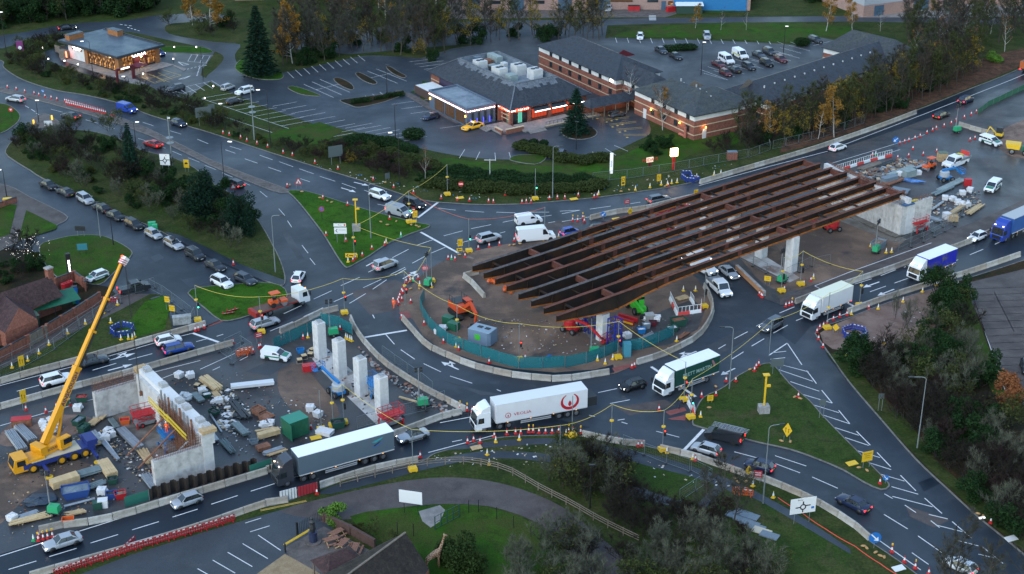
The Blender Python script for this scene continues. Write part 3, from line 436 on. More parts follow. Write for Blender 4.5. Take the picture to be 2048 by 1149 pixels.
N.pairs([(-79.8,361.4),(-73.8,360.1),(-79.2,355.4),(-74.1,353.7),(-79.4,361.4),(-79.2,355.4),(-77.8,361.0),(-77.6,355.0),(-76.2,360.6),(-76.1,354.5),(-74.6,360.1),(-74.5,354.1)],.1);N.pairs([(-81.5,355.0),(-78.4,352.8),(-78.4,352.8),(-79.7,352.0),(-79.7,352.0),(-81.5,355.0),(-78.5,340.6),(-76.2,343.4),(-76.2,343.4),(-77.3,341.0),(-77.3,341.0),(-78.5,340.6)],.2)
N.pairs([(37.0,398.3),(38.9,398.3),(36.9,397.0),(38.8,397.0),(36.8,395.7),(38.7,395.7),(36.7,394.2),(38.6,394.2)],.6)
N.dash([(-78.1,348.7),(-75.0,352.0)],.6,.5,.25);N.dash([(-74.7,343.4),(-75.4,350.8),(-74.1,352.0)],.6,.5,.25);N.dash([(-101.2,386.6),(-96.8,382.7)],.8,.7,.3);N.dash([(-103.9,389.6),(-100.6,388.1)],.8,.7,.3)
N.obj('car_park_marking',WHITE_LINE)
Y=Paint(.126)
Y.pairs([(-86.3,344.6),(-80.0,338.2),(-83.9,348.3),(-78.5,343.8),(-87.8,342.6),(-83.4,337.5),(-83.4,337.5),(-78.5,343.8),(-85.2,343.8),(-81.3,338.6),(-84.4,345.8),(-79.9,340.6),(-85.4,341.4),(-81.5,345.4),(-83.4,338.6),(-80.0,343.8)],.12)
for a,c in(([(19.9,311.3),(25.6,313.0)]),([(21.0,308.0),(26.9,310.0)]),([(22.3,304.7),(27.9,306.0)]),([(23.6,301.4),(28.4,301.4)]),([(18.4,313.7),(20.0,315.1)])):
 Y.line([a,c],.12);Y.line([(a[0],a[1]-.8),(c[0],c[1]-.8)],.1);Y.dash([(a[0]+.4,a[1]-2.0),(c[0]-3,c[1]-2.0)],.5,.9,.5)
Y.line([(-31.6,158.7),(-26.1,160.9)],.1);Y.line([(-31.5,158.5),(-26.0,160.7)],.1)
Y.obj('car_park_marking',YELLOW_LINE)
S=Paint(.136)
S.pairs([(-31.0,153.2),(-27.8,150.0),(-32.6,151.4),(-29.1,148.3),(-34.1,149.6),(-30.7,146.7),(-35.6,148.0),(-32.5,145.4),(-37.1,146.3),(-34.0,143.8),(-33.0,155.8),(-31.2,156.9),(-32.1,153.9),(-29.9,155.2)],.12)
S.bays(*[(75.6,224.1),(71.1,189.8)],14,(11,1));S.line([(75.6,224.1),(71.1,189.8)],.1);S.line([(79.2,223.1),(78.1,208.5)],.1)
S.obj('car_park_marking',WHITE_LINE)
# buildings
BRICK=GM('red_brick',[(.20,.075,.050),(.15,.060,.044),(.25,.10,.07)],[.6,3.0],(.8,.95),.1,fine=12)
BRICK_P=GM('pink_brick',[(.33,.21,.17),(.28,.18,.15),(.37,.25,.21)],[.5,3.0],(.8,.95),.1,fine=10)
BAND=M('cream_stone',(.48,.38,.25),.8,var=.15)
RENDER=M('white_render',(.60,.60,.57),.8,var=.1,vs=1)
SLATE=GM('slate',[(.030,.035,.043),(.042,.047,.055),(.022,.026,.032)],[.25,1.5],(.45,.7),.2,fine=4,stretch=(0,.3),spec=.3)
SLATE_M=GM('mossy_slate',[(.046,.052,.056),(.06,.068,.058),(.034,.04,.042)],[.2,1.2],(.5,.75),.25,fine=4,spec=.3)
SHINGLE=GM('pale_shingle',[(.10,.115,.13),(.08,.09,.10),(.13,.145,.16)],[.4,1.5],(.5,.7),.2,fine=4)
TILE=GM('clay_tile',[(.048,.026,.026),(.036,.022,.023),(.066,.038,.036)],[.4,1.6],(.7,.9),.3,fine=5)
TILE_D=GM('lichened_tile',[(.026,.020,.017),(.019,.016,.014),(.042,.034,.024),(.11,.095,.08)],[.5,1.8,2.6],(.7,.9),.4,fine=5,pos=[(.4,.6),(.5,.7),(.7,.8)])
MEMBRANE=GM('roof_membrane',[(.055,.090,.115),(.045,.075,.10),(.068,.10,.125)],[.2,1.0],(.35,.55),.03)
FLAT_G=GM('grey_flat_roof',[(.15,.19,.22),(.11,.14,.17),(.19,.22,.25)],[.2,.9],(.3,.55),.05)
WOOD=M('cedar_board',(.26,.105,.035),.7,var=.25,vs=2)
TIMBER=M('timber',(.42,.29,.15),.75,var=.25,vs=3)
TIMBER_D=M('weathered_timber',(.16,.13,.10),.85,var=.3,vs=3)
GLASS=M('window_glass',(.02,.03,.035),.12,spec=.8)
FRAME=M('dark_frame',(.02,.022,.025),.5)
WFRAME=M('white_frame',(.55,.55,.54),.5)
FASCIA=M('dark_fascia',(.028,.034,.042),.5)
WINE=M('wine_panel',(.10,.010,.018),.5)
GREYB=M('blue_grey_cladding',(.075,.105,.15),.5,var=.1)
GREEN_ST=M('green_paint',(.012,.105,.055),.5,var=.15,vs=1.5)
BLUE_ST=M('blue_cladding',(.02,.16,.36),.5,var=.1)
METAL=M('galvanised_steel',(.32,.34,.36),.45,.6,var=.15)
METAL_D=M('dark_steel',(.03,.033,.036),.5,.3)
HVAC=M('plant_casing',(.45,.46,.45),.6,var=.12,vs=1)
HVAC_G=M('grey_plant_casing',(.22,.27,.26),.6,var=.2,vs=1)
RUSTY=M('rusty_metal',(.18,.075,.04),.8,var=.4,vs=2)
L_WARM=M('warm_lamp',(1,.8,.5),.5,emit=(1,.62,.28),es=3)
L_WHITE=M('white_lamp',(1,1,1),.5,emit=(1,.93,.82),es=2.2)
L_RED=M('red_sign_light',(1,.1,.05),.5,emit=(1,.05,.015),es=1.2)
L_ORANGE=M('orange_lamp',(1,.5,.1),.5,emit=(1,.42,.06),es=2.5)
L_BLUE=M('blue_uplight',(.1,.1,1),.5,emit=(.06,.06,1),es=.8)
def litglass():
 m,nt,p=_pr('lit_shop_window');N=nt.nodes;L=nt.links
 tc=N.new('ShaderNodeTexCoord');nz=N.new('ShaderNodeTexNoise');nz.inputs['Scale'].default_value=1.6;nz.inputs['Detail'].default_value=4
 L.new(tc.outputs['Object'],nz.inputs['Vector']);r=N.new('ShaderNodeValToRGB');e=r.color_ramp.elements
 e[0].position=.42;e[0].color=(.03,.012,.004,1);e[1].position=.72;e[1].color=(1,.5,.13,1);k=r.color_ramp.elements.new(.55);k.color=(.22,.085,.02,1)
 L.new(nz.outputs[0],r.inputs[0]);p.inputs['Base Color'].default_value=(.02,.018,.015,1);p.inputs['Roughness'].default_value=.15
 L.new(r.outputs[0],p.inputs['Emission Color']);p.inputs['Emission Strength'].default_value=.42
 return m
LITGLASS=litglass()
def lampat(parent,loc,col,power,r=.15):
 l=bpy.data.lights.new('lamp_light','POINT');l.energy=power*.35;l.color=col;l.shadow_soft_size=r
 o=bpy.data.objects.new('lamp_light',l);COL.objects.link(o);o.location=loc;o.parent=parent;return o
def hip(b,x0,y0,x1,y1,z0,z1,ins,m=0,ends=(1,1)):
 """hipped roof along the longer side; ins = how far the ridge stops short of each end"""
 if(x1-x0)>=(y1-y0):
  ym=(y0+y1)/2;a=(x0+ins*ends[0],ym,z1);c=(x1-ins*ends[1],ym,z1)
  q=[(x0,y0,z0),(x1,y0,z0),(x1,y1,z0),(x0,y1,z0)]
  b.poly([q[0],q[1],c,a],m);b.poly([q[2],q[3],a,c],m);b.poly([q[3],q[0],a],m);b.poly([q[1],q[2],c],m)
 else:
  xm=(x0+x1)/2;a=(xm,y0+ins*ends[0],z1);c=(xm,y1-ins*ends[1],z1)
  q=[(x0,y0,z0),(x1,y0,z0),(x1,y1,z0),(x0,y1,z0)]
  b.poly([q[0],q[1],a],m);b.poly([q[1],q[2],c,a],m);b.poly([q[2],q[3],c],m);b.poly([q[3],q[0],a,c],m)
 b.poly([q[3],q[2],q[1],q[0]],m)
 return b
def window(parent,p,w,h,face,lit=None,frame=FRAME,bars=1,name='window'):
 """face: 0 = wall looking to -y, 1 = wall looking to -x (local); p = centre on the wall face"""
 b=MB();t=.07;W=w/2;H=h/2
 def bx(u0,u1,v0,v1,d0,d1,m):
  c=((u0+u1)/2,(d0+d1)/2,(v0+v1)/2);d=(u1-u0,d1-d0,v1-v0)
  if face==1:c=(c[1],c[0],c[2]);d=(d[1],d[0],d[2])
  b.box(c,d,m=m)
 bx(-W,W,-H,-H+t,-.05,.02,0);bx(-W,W,H-t,H,-.05,.02,0);bx(-W,-W+t,-H+t,H-t,-.05,.02,0);bx(W-t,W,-H+t,H-t,-.05,.02,0)
 for i in range(bars):
  u=-W+w*(i+1)/(bars+1);bx(u-.03,u+.03,-H+t,H-t,-.045,.015,0)
 o=b.obj(name,frame,parent,p)
 b=MB();bx(-W+t,W-t,-H+t,H-t,-.02,.01,0);b.obj('pane',lit or GLASS,o)
 return o
def vtext(s,size,mat,parent,p,face,sx=1.0,bold=0.0,name='lettering'):
 rot=(pi/2,0,0)if face==0 else(pi/2,0,-pi/2)
 return text(s,size,mat,parent,p,rot,name,.03,sx,bold)
# --- drive-through cafe (local x to the right, y to the back left, origin at the near corner)
cafe=thing('cafe','single-storey drive-through cafe with flat blue-grey roof and glowing windows','cafe',(-93.3,344.6,.17),radians(50.5))
b=MB();b.box((6.4,11,4.15),(14.2,23.4,.5));b.box((6.4,11,4.43),(13.7,22.9,.1),m=1);b.box((12.9,11,4.6),(.25,22,.3));b.box((12.3,11,4.55),(.2,22,.2))
b.obj('roof',[FASCIA,MEMBRANE],cafe)
MB().box((6.6,10.9,1.95),(11.6,20.2,3.9)).obj('wall',FRAME,cafe)
MB().box((.75,17.4,2.0),(.3,6.4,3.8)).obj('white_panel',RENDER,cafe)
for c,d in(((.85,.9,1.95),(1.3,1.3,3.9)),((.72,13.4,1.95),(.5,1.3,3.9)),((11.9,.85,1.95),(1.2,.9,3.9))):MB().box(c,d).obj('timber_pillar',WOOD,cafe)
MB().box((2.6,20.4,5.1),(4.2,1.7,1.4)).obj('roof_box',WOOD,cafe);MB().box((2.6,20.4,5.84),(4.3,1.8,.08)).obj('roof_box_lid',MEMBRANE,cafe)
MB().box((11.2,15.6,5.1),(1.7,4.0,1.4)).obj('roof_box',WOOD,cafe);MB().box((11.2,15.6,5.84),(1.8,4.1,.08)).obj('roof_box_lid',MEMBRANE,cafe)
for i in range(6):window(cafe,(.76,2.4+1.85*i,1.9),1.8,3.2,1,LITGLASS)
for i in range(2):window(cafe,(2.4+1.65*i,.76,1.9),1.6,3.2,0,LITGLASS)
window(cafe,(9.6,.76,1.9),1.7,3.2,0,LITGLASS);window(cafe,(10.9,.76,1.9),.8,3.2,0,LITGLASS)
MB().box((6.6,.6,1.9),(4.0,.35,3.6)).obj('door_panel',WINE,cafe);window(cafe,(7.3,.42,1.2),1.6,2.3,0,LITGLASS,name='door')
b=MB();b.box((.57,17.0,3.2),(.1,3.9,1.3));b.obj('sign_board',WINE,cafe)
vtext('COSTA',1.0,L_WHITE,cafe,(.49,17.0,3.4),1,1.1,.015);vtext('DRIVE THRU',.42,L_WHITE,cafe,(.49,17.0,2.8),1,1.1,.01)
vtext('COSTA',1.25,L_WHITE,cafe,(6.4,.40,3.35),0,1.0,.02)
for x,y,z in((6.5,-.2,2.9),):MB().blob((x,y,z),.2).obj('lamp',L_WARM,cafe);lampat(cafe,(x,y-.4,z),(1,.7,.4),160)
lampat(cafe,(-.6,6,2.6),(1,.6,.3),130)
b=MB();b.box((-.2,21.5,1.0),(1.2,2.6,2));b.obj('bin_screen',TIMBER_D,cafe)
gate=thing('drive_gantry','wine-red height gantry with white lettering beside the glowing cafe','gantry',(-92.0,337.5,.17),radians(50.5))
MB().box((0,0,1.6),(.45,.45,3.2)).obj('post',WINE,gate);MB().box((4.6,0,1.6),(.7,.45,3.2)).obj('post',WINE,gate);MB().box((2.3,0,3.1),(4.8,.4,.5)).obj('beam',WINE,gate)
vtext('DRIVE THRU',.42,L_WHITE,gate,(2.3,-.23,3.1),0)
t=thing('parasol','wine-red square parasol over outdoor tables by the cafe door','parasol',(-88.6,345.4,.17),radians(50))
MB().tube((0,0,0),(0,0,2.4),.04).obj('pole',METAL_D,t)
b=MB();q=[(-1.5,-1.5,2.1),(1.5,-1.5,2.1),(1.5,1.5,2.1),(-1.5,1.5,2.1)]
for i in range(4):b.poly([q[i],q[(i+1)%4],(0,0,2.7)])
b.obj('canopy',WINE,t)
t=thing('menu_board','glowing red drive-through menu board at the end of the cafe','menu board',(-109.1,356.7,.17),radians(-60))
MB().box((0,0,1.3),(.9,.15,1.4)).obj('panel',M('menu_glow',(1,.2,.1),.5,emit=(1,.16,.08),es=1.6),t);MB().box((0,0,.3),(.2,.12,.6)).obj('leg',METAL_D,t)
t=thing('timber_screen','weathered timber bin enclosure at the back corner of the cafe','screen',(-111.7,362.8,.17),radians(50));MB().box((0,0,.9),(1.6,.1,1.8)).box((-.8,1,.9),(.1,2,1.8)).obj('board',TIMBER_D,t)
# --- restaurant with hipped roof and plant well
RA=radians(33.5)
rest=thing('restaurant','restaurant with hipped slate roof, rooftop plant well and red-white bulb trim','restaurant',(-.4,306.3,.11),RA)
b=MB();o0=[(0,0),(21.6,0),(21.6,35),(0,35)];i0=[(5.6,6.4),(16.1,6.4),(16.1,29.7),(5.6,29.7)]
for k in range(4):
 j=(k+1)%4;b.poly([(*o0[k],3.6),(*o0[j],3.6),(*i0[j],7.0),(*i0[k],7.0)])
b.poly([(*p,3.45)for p in o0[::-1]]);
for k in range(4):j=(k+1)%4;b.poly([(*o0[k],3.45),(*o0[j],3.45),(*o0[j],3.6),(*o0[k],3.6)])
b.obj('roof',SLATE,rest)
b=MB();w=.3
for k in range(4):
 j=(k+1)%4;a,c=i0[k],i0[j];b.bar((*a,7.02),(*c,7.02),.35,.12)
for k in range(4):b.bar((*o0[k],3.66),(*i0[k],7.06),.3,.08)
b.obj('ridge_capping',SHINGLE,rest)
b=MB()
for(x0,y0,x1,y1)in((5.75,6.55,15.95,29.55),):b.box((10.85,18.05,5.7),(10.2,23,.1))
for c,d in(((5.72,18,6.4),(.1,23.2,1.3)),((15.98,18,6.4),(.1,23.2,1.3)),((10.85,6.52,6.4),(10.2,.1,1.3)),((10.85,29.58,6.4),(10.2,.1,1.3))):b.box(c,d)
b.obj('plant_well',FLAT_G,rest)
b=MB();rnd=random.Random(3)
for i in range(26):
 a=i/25*23.3;d=rnd.uniform(.4,1.6);b.poly([(5.6-.02-0*a,6.4+a-.5,7.02),(5.6,6.4+a+.5,7.02),(5.6-d,6.4+a+.5,7.02-d*.607+.02),(5.6-d,6.4+a-.5,7.02-d*.607+.02)])
for i in range(12):
 a=i/11*10.2;d=rnd.uniform(.6,2.2);b.poly([(5.8+a-.5,6.4,7.02),(5.8+a+.5,6.4,7.02),(5.8+a+.5,6.4-d,7.02-d*.531+.02),(5.8+a-.5,6.4-d,7.02-d*.531+.02)])
b.obj('worn_slates',SHINGLE,rest)
for c,d,m in(((8,24.5,6.6),(2.4,2.6,1.7),HVAC),((9.5,28,6.5),(1.4,1.4,1.4),M('blue_tank',(.06,.09,.13),.5)),((13.6,27,6.5),(1.6,4.2,1.4),HVAC_G),((11.6,26.5,6.2),(1.2,2.0,.8),RUSTY),((8,16.4,6.8),(2.2,3.4,2.1),HVAC),((8.4,12.2,6.5),(2.0,2.2,1.5),HVAC_G),((12.4,15.4,6.9),(2.5,2.7,2.3),HVAC),((13.6,10.6,6.9),(2.5,2.7,2.3),HVAC),((12,20.6,6.5),(1.1,1.5,1.4),HVAC),((10.4,18.2,6.3),(1.3,1.3,1.1),METAL_D),((9,20.6,6.2),(1.0,2.4,.9),METAL_D),((10.2,23,6.1),(1.6,1.2,.7),HVAC_G),((13.2,22.5,6.2),(1.2,1.2,.8),HVAC_G)):
 u=MB().box(c,d).obj('roof_unit',m,rest)
 if d[2]>1.6:
  for s in(-1,1):MB().lathe([(.5,0),(.5,.12),(.42,.14)],12,0,(c[0]+s*d[0]*.22,c[1],c[2]+d[2]/2)).obj('fan',METAL_D,u)
MB().box((10.8,17.6,1.75),(20.2,33.4,3.4)).obj('wall',BRICK,rest)
for z in(1.0,1.9):MB().box((10.8,17.6,z),(20.26,33.46,.16)).obj('stone_band',BAND,rest)
b=MB();b.box((-4.2,12.8,1.9),(7.2,15.8,3.8));b.obj('annex',GREYB,rest)
b=MB()
for c,d in(((-4.2,4.95,3.95),(7.4,.3,.5)),((-4.2,20.65,3.95),(7.4,.3,.5)),((-7.75,12.8,3.95),(.3,15.4,.5)),((-.65,12.8,3.95),(.3,15.4,.5))):b.box(c,d)
b.obj('parapet',GREYB,rest);MB().box((-4.2,12.8,3.83),(6.8,15.2,.06)).obj('annex_roof',FLAT_G,rest)
LITDIM=M('dim_lit_glass',(.02,.02,.02),.15,emit=(1,.45,.12),es=.025)
for i in range(3):window(rest,(-7.83,7.6+4.4*i,1.7),3.8,2.6,1,LITDIM,bars=3)
for i in range(4):window(rest,(-6.4+1.6*i,4.86,1.8),.6,2.2,0,None,bars=0)
b=MB()
for i in range(56):
 if i%2:b.box((-7.98,5+15.6*i/56,3.42),(.1,.22,.2))
for i in range(26):
 if i%2:b.box((-7.9+7.2*i/26,4.72,3.42),(.22,.1,.2))
for i in range(20):
 if i%2:b.box((.06,.2+4.6*i/20,3.35),(.1,.2,.2));b.box((.2+4.6*i/20,-.04,3.35),(.2,.1,.2))
b.obj('bulb_strip',L_WHITE,rest)
b=MB();b.box((-7.93,12.8,3.42),(.05,15.8,.16));b.box((-4.3,4.79,3.42),(7.2,.05,.16));b.box((.12,2.5,3.35),(.05,5,.16));b.box((2.5,.02,3.35),(5,.05,.16));b.obj('red_trim',L_RED,rest)
for x,y in((-7.95,5.4),(-7.95,20.2)):MB().box((x,y,2.3),(.15,.3,.4)).obj('wall_lamp',L_ORANGE,rest)
for i in range(4):MB().box((-6.9+1.6*i,4.8,.9),(.12,.1,1.3)).obj('uplight',L_BLUE,rest)
vtext('FRIDAYS',1.5,L_RED,rest,(-.06+.6,25.2,2.6),1,1.05,.03);vtext('FRIDAYS',.9,L_RED,rest,(2.9,-.16,3.35),0,1.0,.03);vtext('FRIDAYS',.75,L_RED,rest,(-.1,2.6,3.35),1,1,.03)
MB().box((.45,26,2.4),(.2,8,1.8)).obj('sign_board',M('purple_board',(.03,.02,.05),.5),rest)
for x,y in((.4,.4),(5.2,.5),(.5,5.0),(10.6,.6)):MB().box((x,y,1.7),(.7,.7,3.4)).obj('brick_pier',BRICK,rest)
for i,(x,y,f)in enumerate(((1.6,.72,0),(3.0,.72,0),(4.3,.72,0),(.72,1.6,1),(.72,3.2,1))):window(rest,(x,y,1.4),1.2,2.5,f,M('teal_lit_glass',(.02,.03,.03),.15,emit=(.15,.7,.5),es=.25)if i%2 else None)
for i in range(3):
 window(rest,(8+4.6*i,.66,1.7),4.0,2.2,0,M('red_lit_glass',(.03,.01,.01),.2,emit=(1,.09,.02),es=.16),bars=4)
 b=MB();b.poly([(6+4.6*i,.6,3.1),(10+4.6*i,.6,3.1),(10+4.6*i,-.7,2.5),(6+4.6*i,-.7,2.5)]);b.obj('awning',FASCIA,rest);MB().box((8+4.6*i,-.72,2.45),(4,.06,.14)).obj('awning_edge',L_WHITE,rest)
lampat(rest,(7,-1.2,2.4),(1,.3,.15),60);lampat(rest,(-.9,1,2.8),(1,.55,.35),70)
MB().box((10.6,-2.6,.2),(20,4.6,.4)).box((-2.2,-.2,.2),(4.6,6,.4)).obj('terrace',PAVE,rest)
b=MB();b.box((-1.2,-3.6,.5),(4.4,.35,1.0));b.box((-4.3,-2.2,.5),(.35,2.6,1.0));b.obj('terrace_wall',BRICK,rest)
b=MB();b.box((-1.2,-3.6,1.05),(4.6,.5,.12));b.box((-4.3,-2.2,1.05),(.5,2.8,.12));b.obj('coping',BAND,rest)
for k in range(3):MB().box((3.2,-5.2-.45*k,.32-.13*k),(4.2,.45,.14)).obj('step',PAVE,rest);MB().box((-4.9-.45*k,2.0,.32-.13*k),(.45,4,.14)).obj('step',PAVE,rest)
for i in range(14):MB().box((6.0+i*1.0,-4.85,.85),(.05,.05,.9)).obj('baluster',METAL_D,rest)
MB().box((12.6,-4.85,1.3),(13.4,.06,.06)).obj('handrail',METAL_D,rest);MB().box((12.6,-4.85,.42),(13.4,.3,.2)).obj('coping',BAND,rest)
MB().box((-2.6,28,.9),(5,8,1.8)).obj('bin_enclosure',M('slat_panel',(.06,.035,.03),.7),rest);MB().box((-2.6,28,1.85),(4.6,7.6,.06)).obj('enclosure_floor',RENDER,rest)
# --- hotel: three wings with slate hipped roofs
HA=radians(31.5)
hotel=thing('hotel','two-storey red brick hotel with cream bands and hipped slate roofs','hotel',(23.1,322.1,.11),HA)
def hl(x,y):
 dx,dy=x-23.1,y-322.1;return(dx*cos(HA)+dy*sin(HA),-dx*sin(HA)+dy*cos(HA))
def wing(x0,y0,x1,y1,roofm,ins=5.5,sides='lb',off=0.0,rz=8.6,skip=()):
 MB().box(((x0+x1)/2,(y0+y1)/2,2.1),(x1-x0-.9,y1-y0-.9,4.2)).obj('wall',BRICK,hotel)
 MB().box(((x0+x1)/2,(y0+y1)/2,4.85),(x1-x0-.86,y1-y0-.86,1.3)).obj('upper_wall',RENDER,hotel)
 for z in(1.1,3.0):MB().box(((x0+x1)/2,(y0+y1)/2,z),(x1-x0-.8,y1-y0-.8,.2)).obj('stone_band',BAND,hotel)
 hip(MB(),x0,y0,x1,y1,5.5,rz,ins).obj('roof',roofm,hotel)
 MB().box(((x0+x1)/2,(y0+y1)/2,5.42),(x1-x0+.1,y1-y0+.1,.18)).obj('gutter',FASCIA,hotel)
 if 'l' in sides:
  n=int((y1-y0-2)/4.1)
  for i in range(n):
   for z in(2.15,4.75):window(hotel,(x0+.42,y0+2.6+4.1*i,z),1.15,1.25,1)
 if 'b' in sides:
  n=int((x1-x0-2)/4.1)
  for i in range(n):
   for z in(2.15,4.75):window(hotel,(x0+2.6+4.1*i,y0+.42,z),1.15,1.25,0)
wing(0,0,13,33,SLATE,7,'l')
bx,by=hl(37.8,296.8)
wing(bx,by,bx+12.5,by+22,SLATE_M,6,'l');wing(bx+6,by-1.5+2.5,bx+17,by+13,SLATE_M,5,'b',rz=8.1)
wing(bx+2.5,by+19,9.5,10,SLATE,3,'l',rz=7.9)
for x,y,w_,lab in((9,10,7,0),(bx+9,by+12,6,1)):
 b=MB();b.poly([(x-w_/2,y,6.9),(x+w_/2,y,6.9),(x,y-.1,8.7)]);b.obj('gablet',TIMBER_D if lab else WINE,hotel)
b=MB()
rnd=random.Random(5)
for i in range(6):b.box((bx+3+rnd.uniform(0,7),by+4+i*2.6,7.4),(.25,.25,.6))
b.obj('roof_vent',HVAC,hotel)
MB().box((bx+3.2,by+.36,1.1),(1.0,.08,2.1)).obj('door',WFRAME,hotel);MB().box((bx+.36,by+17.6,1.1),(.08,1.1,2.1)).obj('door',WFRAME,hotel)
for x,y,z in((bx+.3,by+15.4,2.6),(bx+.3,by+5.2,2.6),(bx+3.4,by+.2,2.5)):
 MB().box((x,y,z),(.2,.25,.3)).obj('wall_lamp',L_ORANGE,hotel);lampat(hotel,(x-.5,y-.3,z),(1,.5,.15),45)
MB().box((-.35+.7,2.2,4.9),(.1,.9,.9)).obj('lit_panel',L_WHITE,hotel)
b=MB();b.tube((bx-.1,by+2.6,.1),(bx-.1,by+2.6,2.5),.28,n=8);b.tube((bx-.1,by+2.6,.4),(bx-.1,by+4.6,.4),.28,n=8);b.obj('duct',M('terracotta_duct',(.38,.12,.08),.6),hotel)
hotel=thing('hotel_wing','long slate-roofed brick hotel wing half hidden by the tree belt','hotel',(54.2,304.9,.11),radians(42.5))
wing(0,0,57,13,SLATE,7,'bl');wing(44,-1,57,19,SLATE_M,4,'',rz=9.4)
for i in range(12):MB().box((4+i*3.5,4.2,7.55),(.25,.25,.5)).obj('roof_vent',HVAC,hotel)
MB().poly([(0,8,6.9),(6,8,6.9),(3,7.9,8.7)]).obj('gablet',TIMBER_D,hotel)
# covered walkway between restaurant and hotel
wk=thing('covered_walkway','slate-roofed covered walkway glowing orange between restaurant and hotel','walkway',(19.3,314.0,.11),HA)
hip(MB(),-4,-2.0,10.5,2.4,2.7,4.2,1.5).obj('roof',SLATE,wk)
for i in range(5):MB().box((-3+3*i,-1.6,1.35),(.16,.16,2.7)).obj('post',TIMBER_D,wk)
MB().box((3,2.0,1.3),(13,.3,2.6)).obj('wall',BRICK,wk);lampat(wk,(1,.3,2.3),(1,.52,.16),70);lampat(wk,(6,.3,2.3),(1,.52,.16),70)
# --- industrial units along the top
def unit(name,label,loc,rz,L,D,H,parts):
 t=thing(name,label,'industrial unit',loc,rz)
 MB().box((L/2,D/2,1.6),(L,D,3.2)).obj('wall',BRICK_P,t);MB().box((L/2,D/2,3.2+(H-3.2)/2),(L+.1,D+.1,H-3.2)).obj('cladding',M('pale_cladding',(.34,.37,.39),.5,var=.08),t)
 for(nm,x,z,w,h,m)in parts:
  if nm=='window':window(t,(x,-.04,z),w,h,0,m)
  else:MB().box((x,-.06,z),(w,.12,h)).obj(nm,m,t)
 return t
BDOOR=M('blue_door',(.05,.10,.15),.5)
unit('industrial_unit','pink brick industrial unit with blue roller door and lit upper window',(24.0,405.2,.11),radians(-1),22,16,7,[('roller_door',1.2,1.7,3.4,3.4,BDOOR),('window',6,2.6,6,1.0,LITDIM),('window',14.5,2.4,3,.7,None),('door',17.5,1.2,1.2,2.4,BDOOR),('window',20,1.9,2.6,1.0,LITGLASS)])
unit('industrial_unit','bright blue clad end of the industrial block by the white-roofed cabin',(44.1,404.1,.11),radians(-1),21,16,7,[('roller_door',10,2,20,4,BLUE_ST)])
unit('industrial_unit','long pink brick industrial unit behind the bare trees with blue doors',(-13.6,404.1,.11),radians(1),34,14,6,[('roller_door',3,1.8,3.6,3.6,BDOOR),('window',9,2.2,3,.9,None),('roller_door',15,1.8,3.6,3.6,BDOOR),('window',21,2.2,3,.9,None),('roller_door',28,1.8,3.6,3.6,BDOOR)])
unit('industrial_unit','pale clad pink brick unit standing behind the gold birches',(94.5,396.7,.11),radians(24),40,24,7,[('door',5,1.4,3,2.8,BDOOR),('roller_door',19,2.2,5,4.4,BDOOR),('roller_door',29,2.2,5,4.4,METAL_D),('window',35,2.2,2.6,1,None)])
unit('industrial_unit','low industrial shed at the far right corner behind the trees',(135.9,407.3,.11),radians(20),40,20,7,[('roller_door',8,2,5,4,BDOOR)])
unit('warehouse','pale warehouse wall glimpsed behind the trees at the top left',(-77.7,415.1,.11),radians(4),70,20,8,[('roller_door',10,2,4,4,BDOOR),('roller_door',30,2,4,4,M('orange_door',(.4,.09,.03),.6)),('window',45,2.2,3,.9,None)])
t=thing('site_cabin','dark green cabin with white pitched roof beside the bright blue wall','cabin',(48.2,402.0,.11),0)
MB().box((0,0,1.1),(7,3,2.2)).obj('wall',M('cabin_green',(.02,.05,.035),.6),t);hip(MB(),-3.8,-1.8,3.8,1.8,2.2,2.9,.2).obj('roof',M('white_sheet',(.55,.6,.62),.5),t)
# --- inn on the left
inn=thing('inn','brick inn with brown clay-tile roof beside the yellow crane boom','pub',(-75.0,211.6,.09),0)
def W(x,y,z,hh):
 return(x-inn.location.x,y-inn.location.y,z)
e0,e1=[(-80.99,204.20),(-71.47,215.98)];r0,r1=[(-83.00,207.09),(-73.58,217.12)];k0=(2*r0[0]-e0[0],2*r0[1]-e0[1]);k1=(2*r1[0]-e1[0],2*r1[1]-e1[1])
ox,oy=inn.location.x,inn.location.y
b=MB();L_=lambda p,z:(p[0]-ox,p[1]-oy,z)
b.poly([L_(e0,2.6),L_(e1,2.6),L_(r1,5.6),L_(r0,5.6)]);b.poly([L_(k1,2.6),L_(k0,2.6),L_(r0,5.6),L_(r1,5.6)]);b.poly([L_(e1,2.6),L_(k1,2.6),L_(r1,5.6)],1)
b.obj('roof',[TILE,BRICK],inn)
h_=ang(e0,e1);b=MB();c_=mid(mid(e0,e1),mid(k0,k1));b.box((c_[0]-ox,c_[1]-oy,1.3),(hypot(e1[0]-e0[0],e1[1]-e0[1])-.6,hypot(k1[0]-e1[0],k1[1]-e1[1])-.8,2.6),h_);b.obj('wall',BRICK,inn)
b=MB();ch=Vector(L_(mid(r1,e1,.1),0));b.box((ch.x-.3,ch.y+.3,5.6),(1.0,.9,2.6),h_);b.box((ch.x-.3,ch.y+.3,6.95),(1.2,1.1,.2),h_,1);b.obj('chimney',[BRICK,CONC_D],inn)
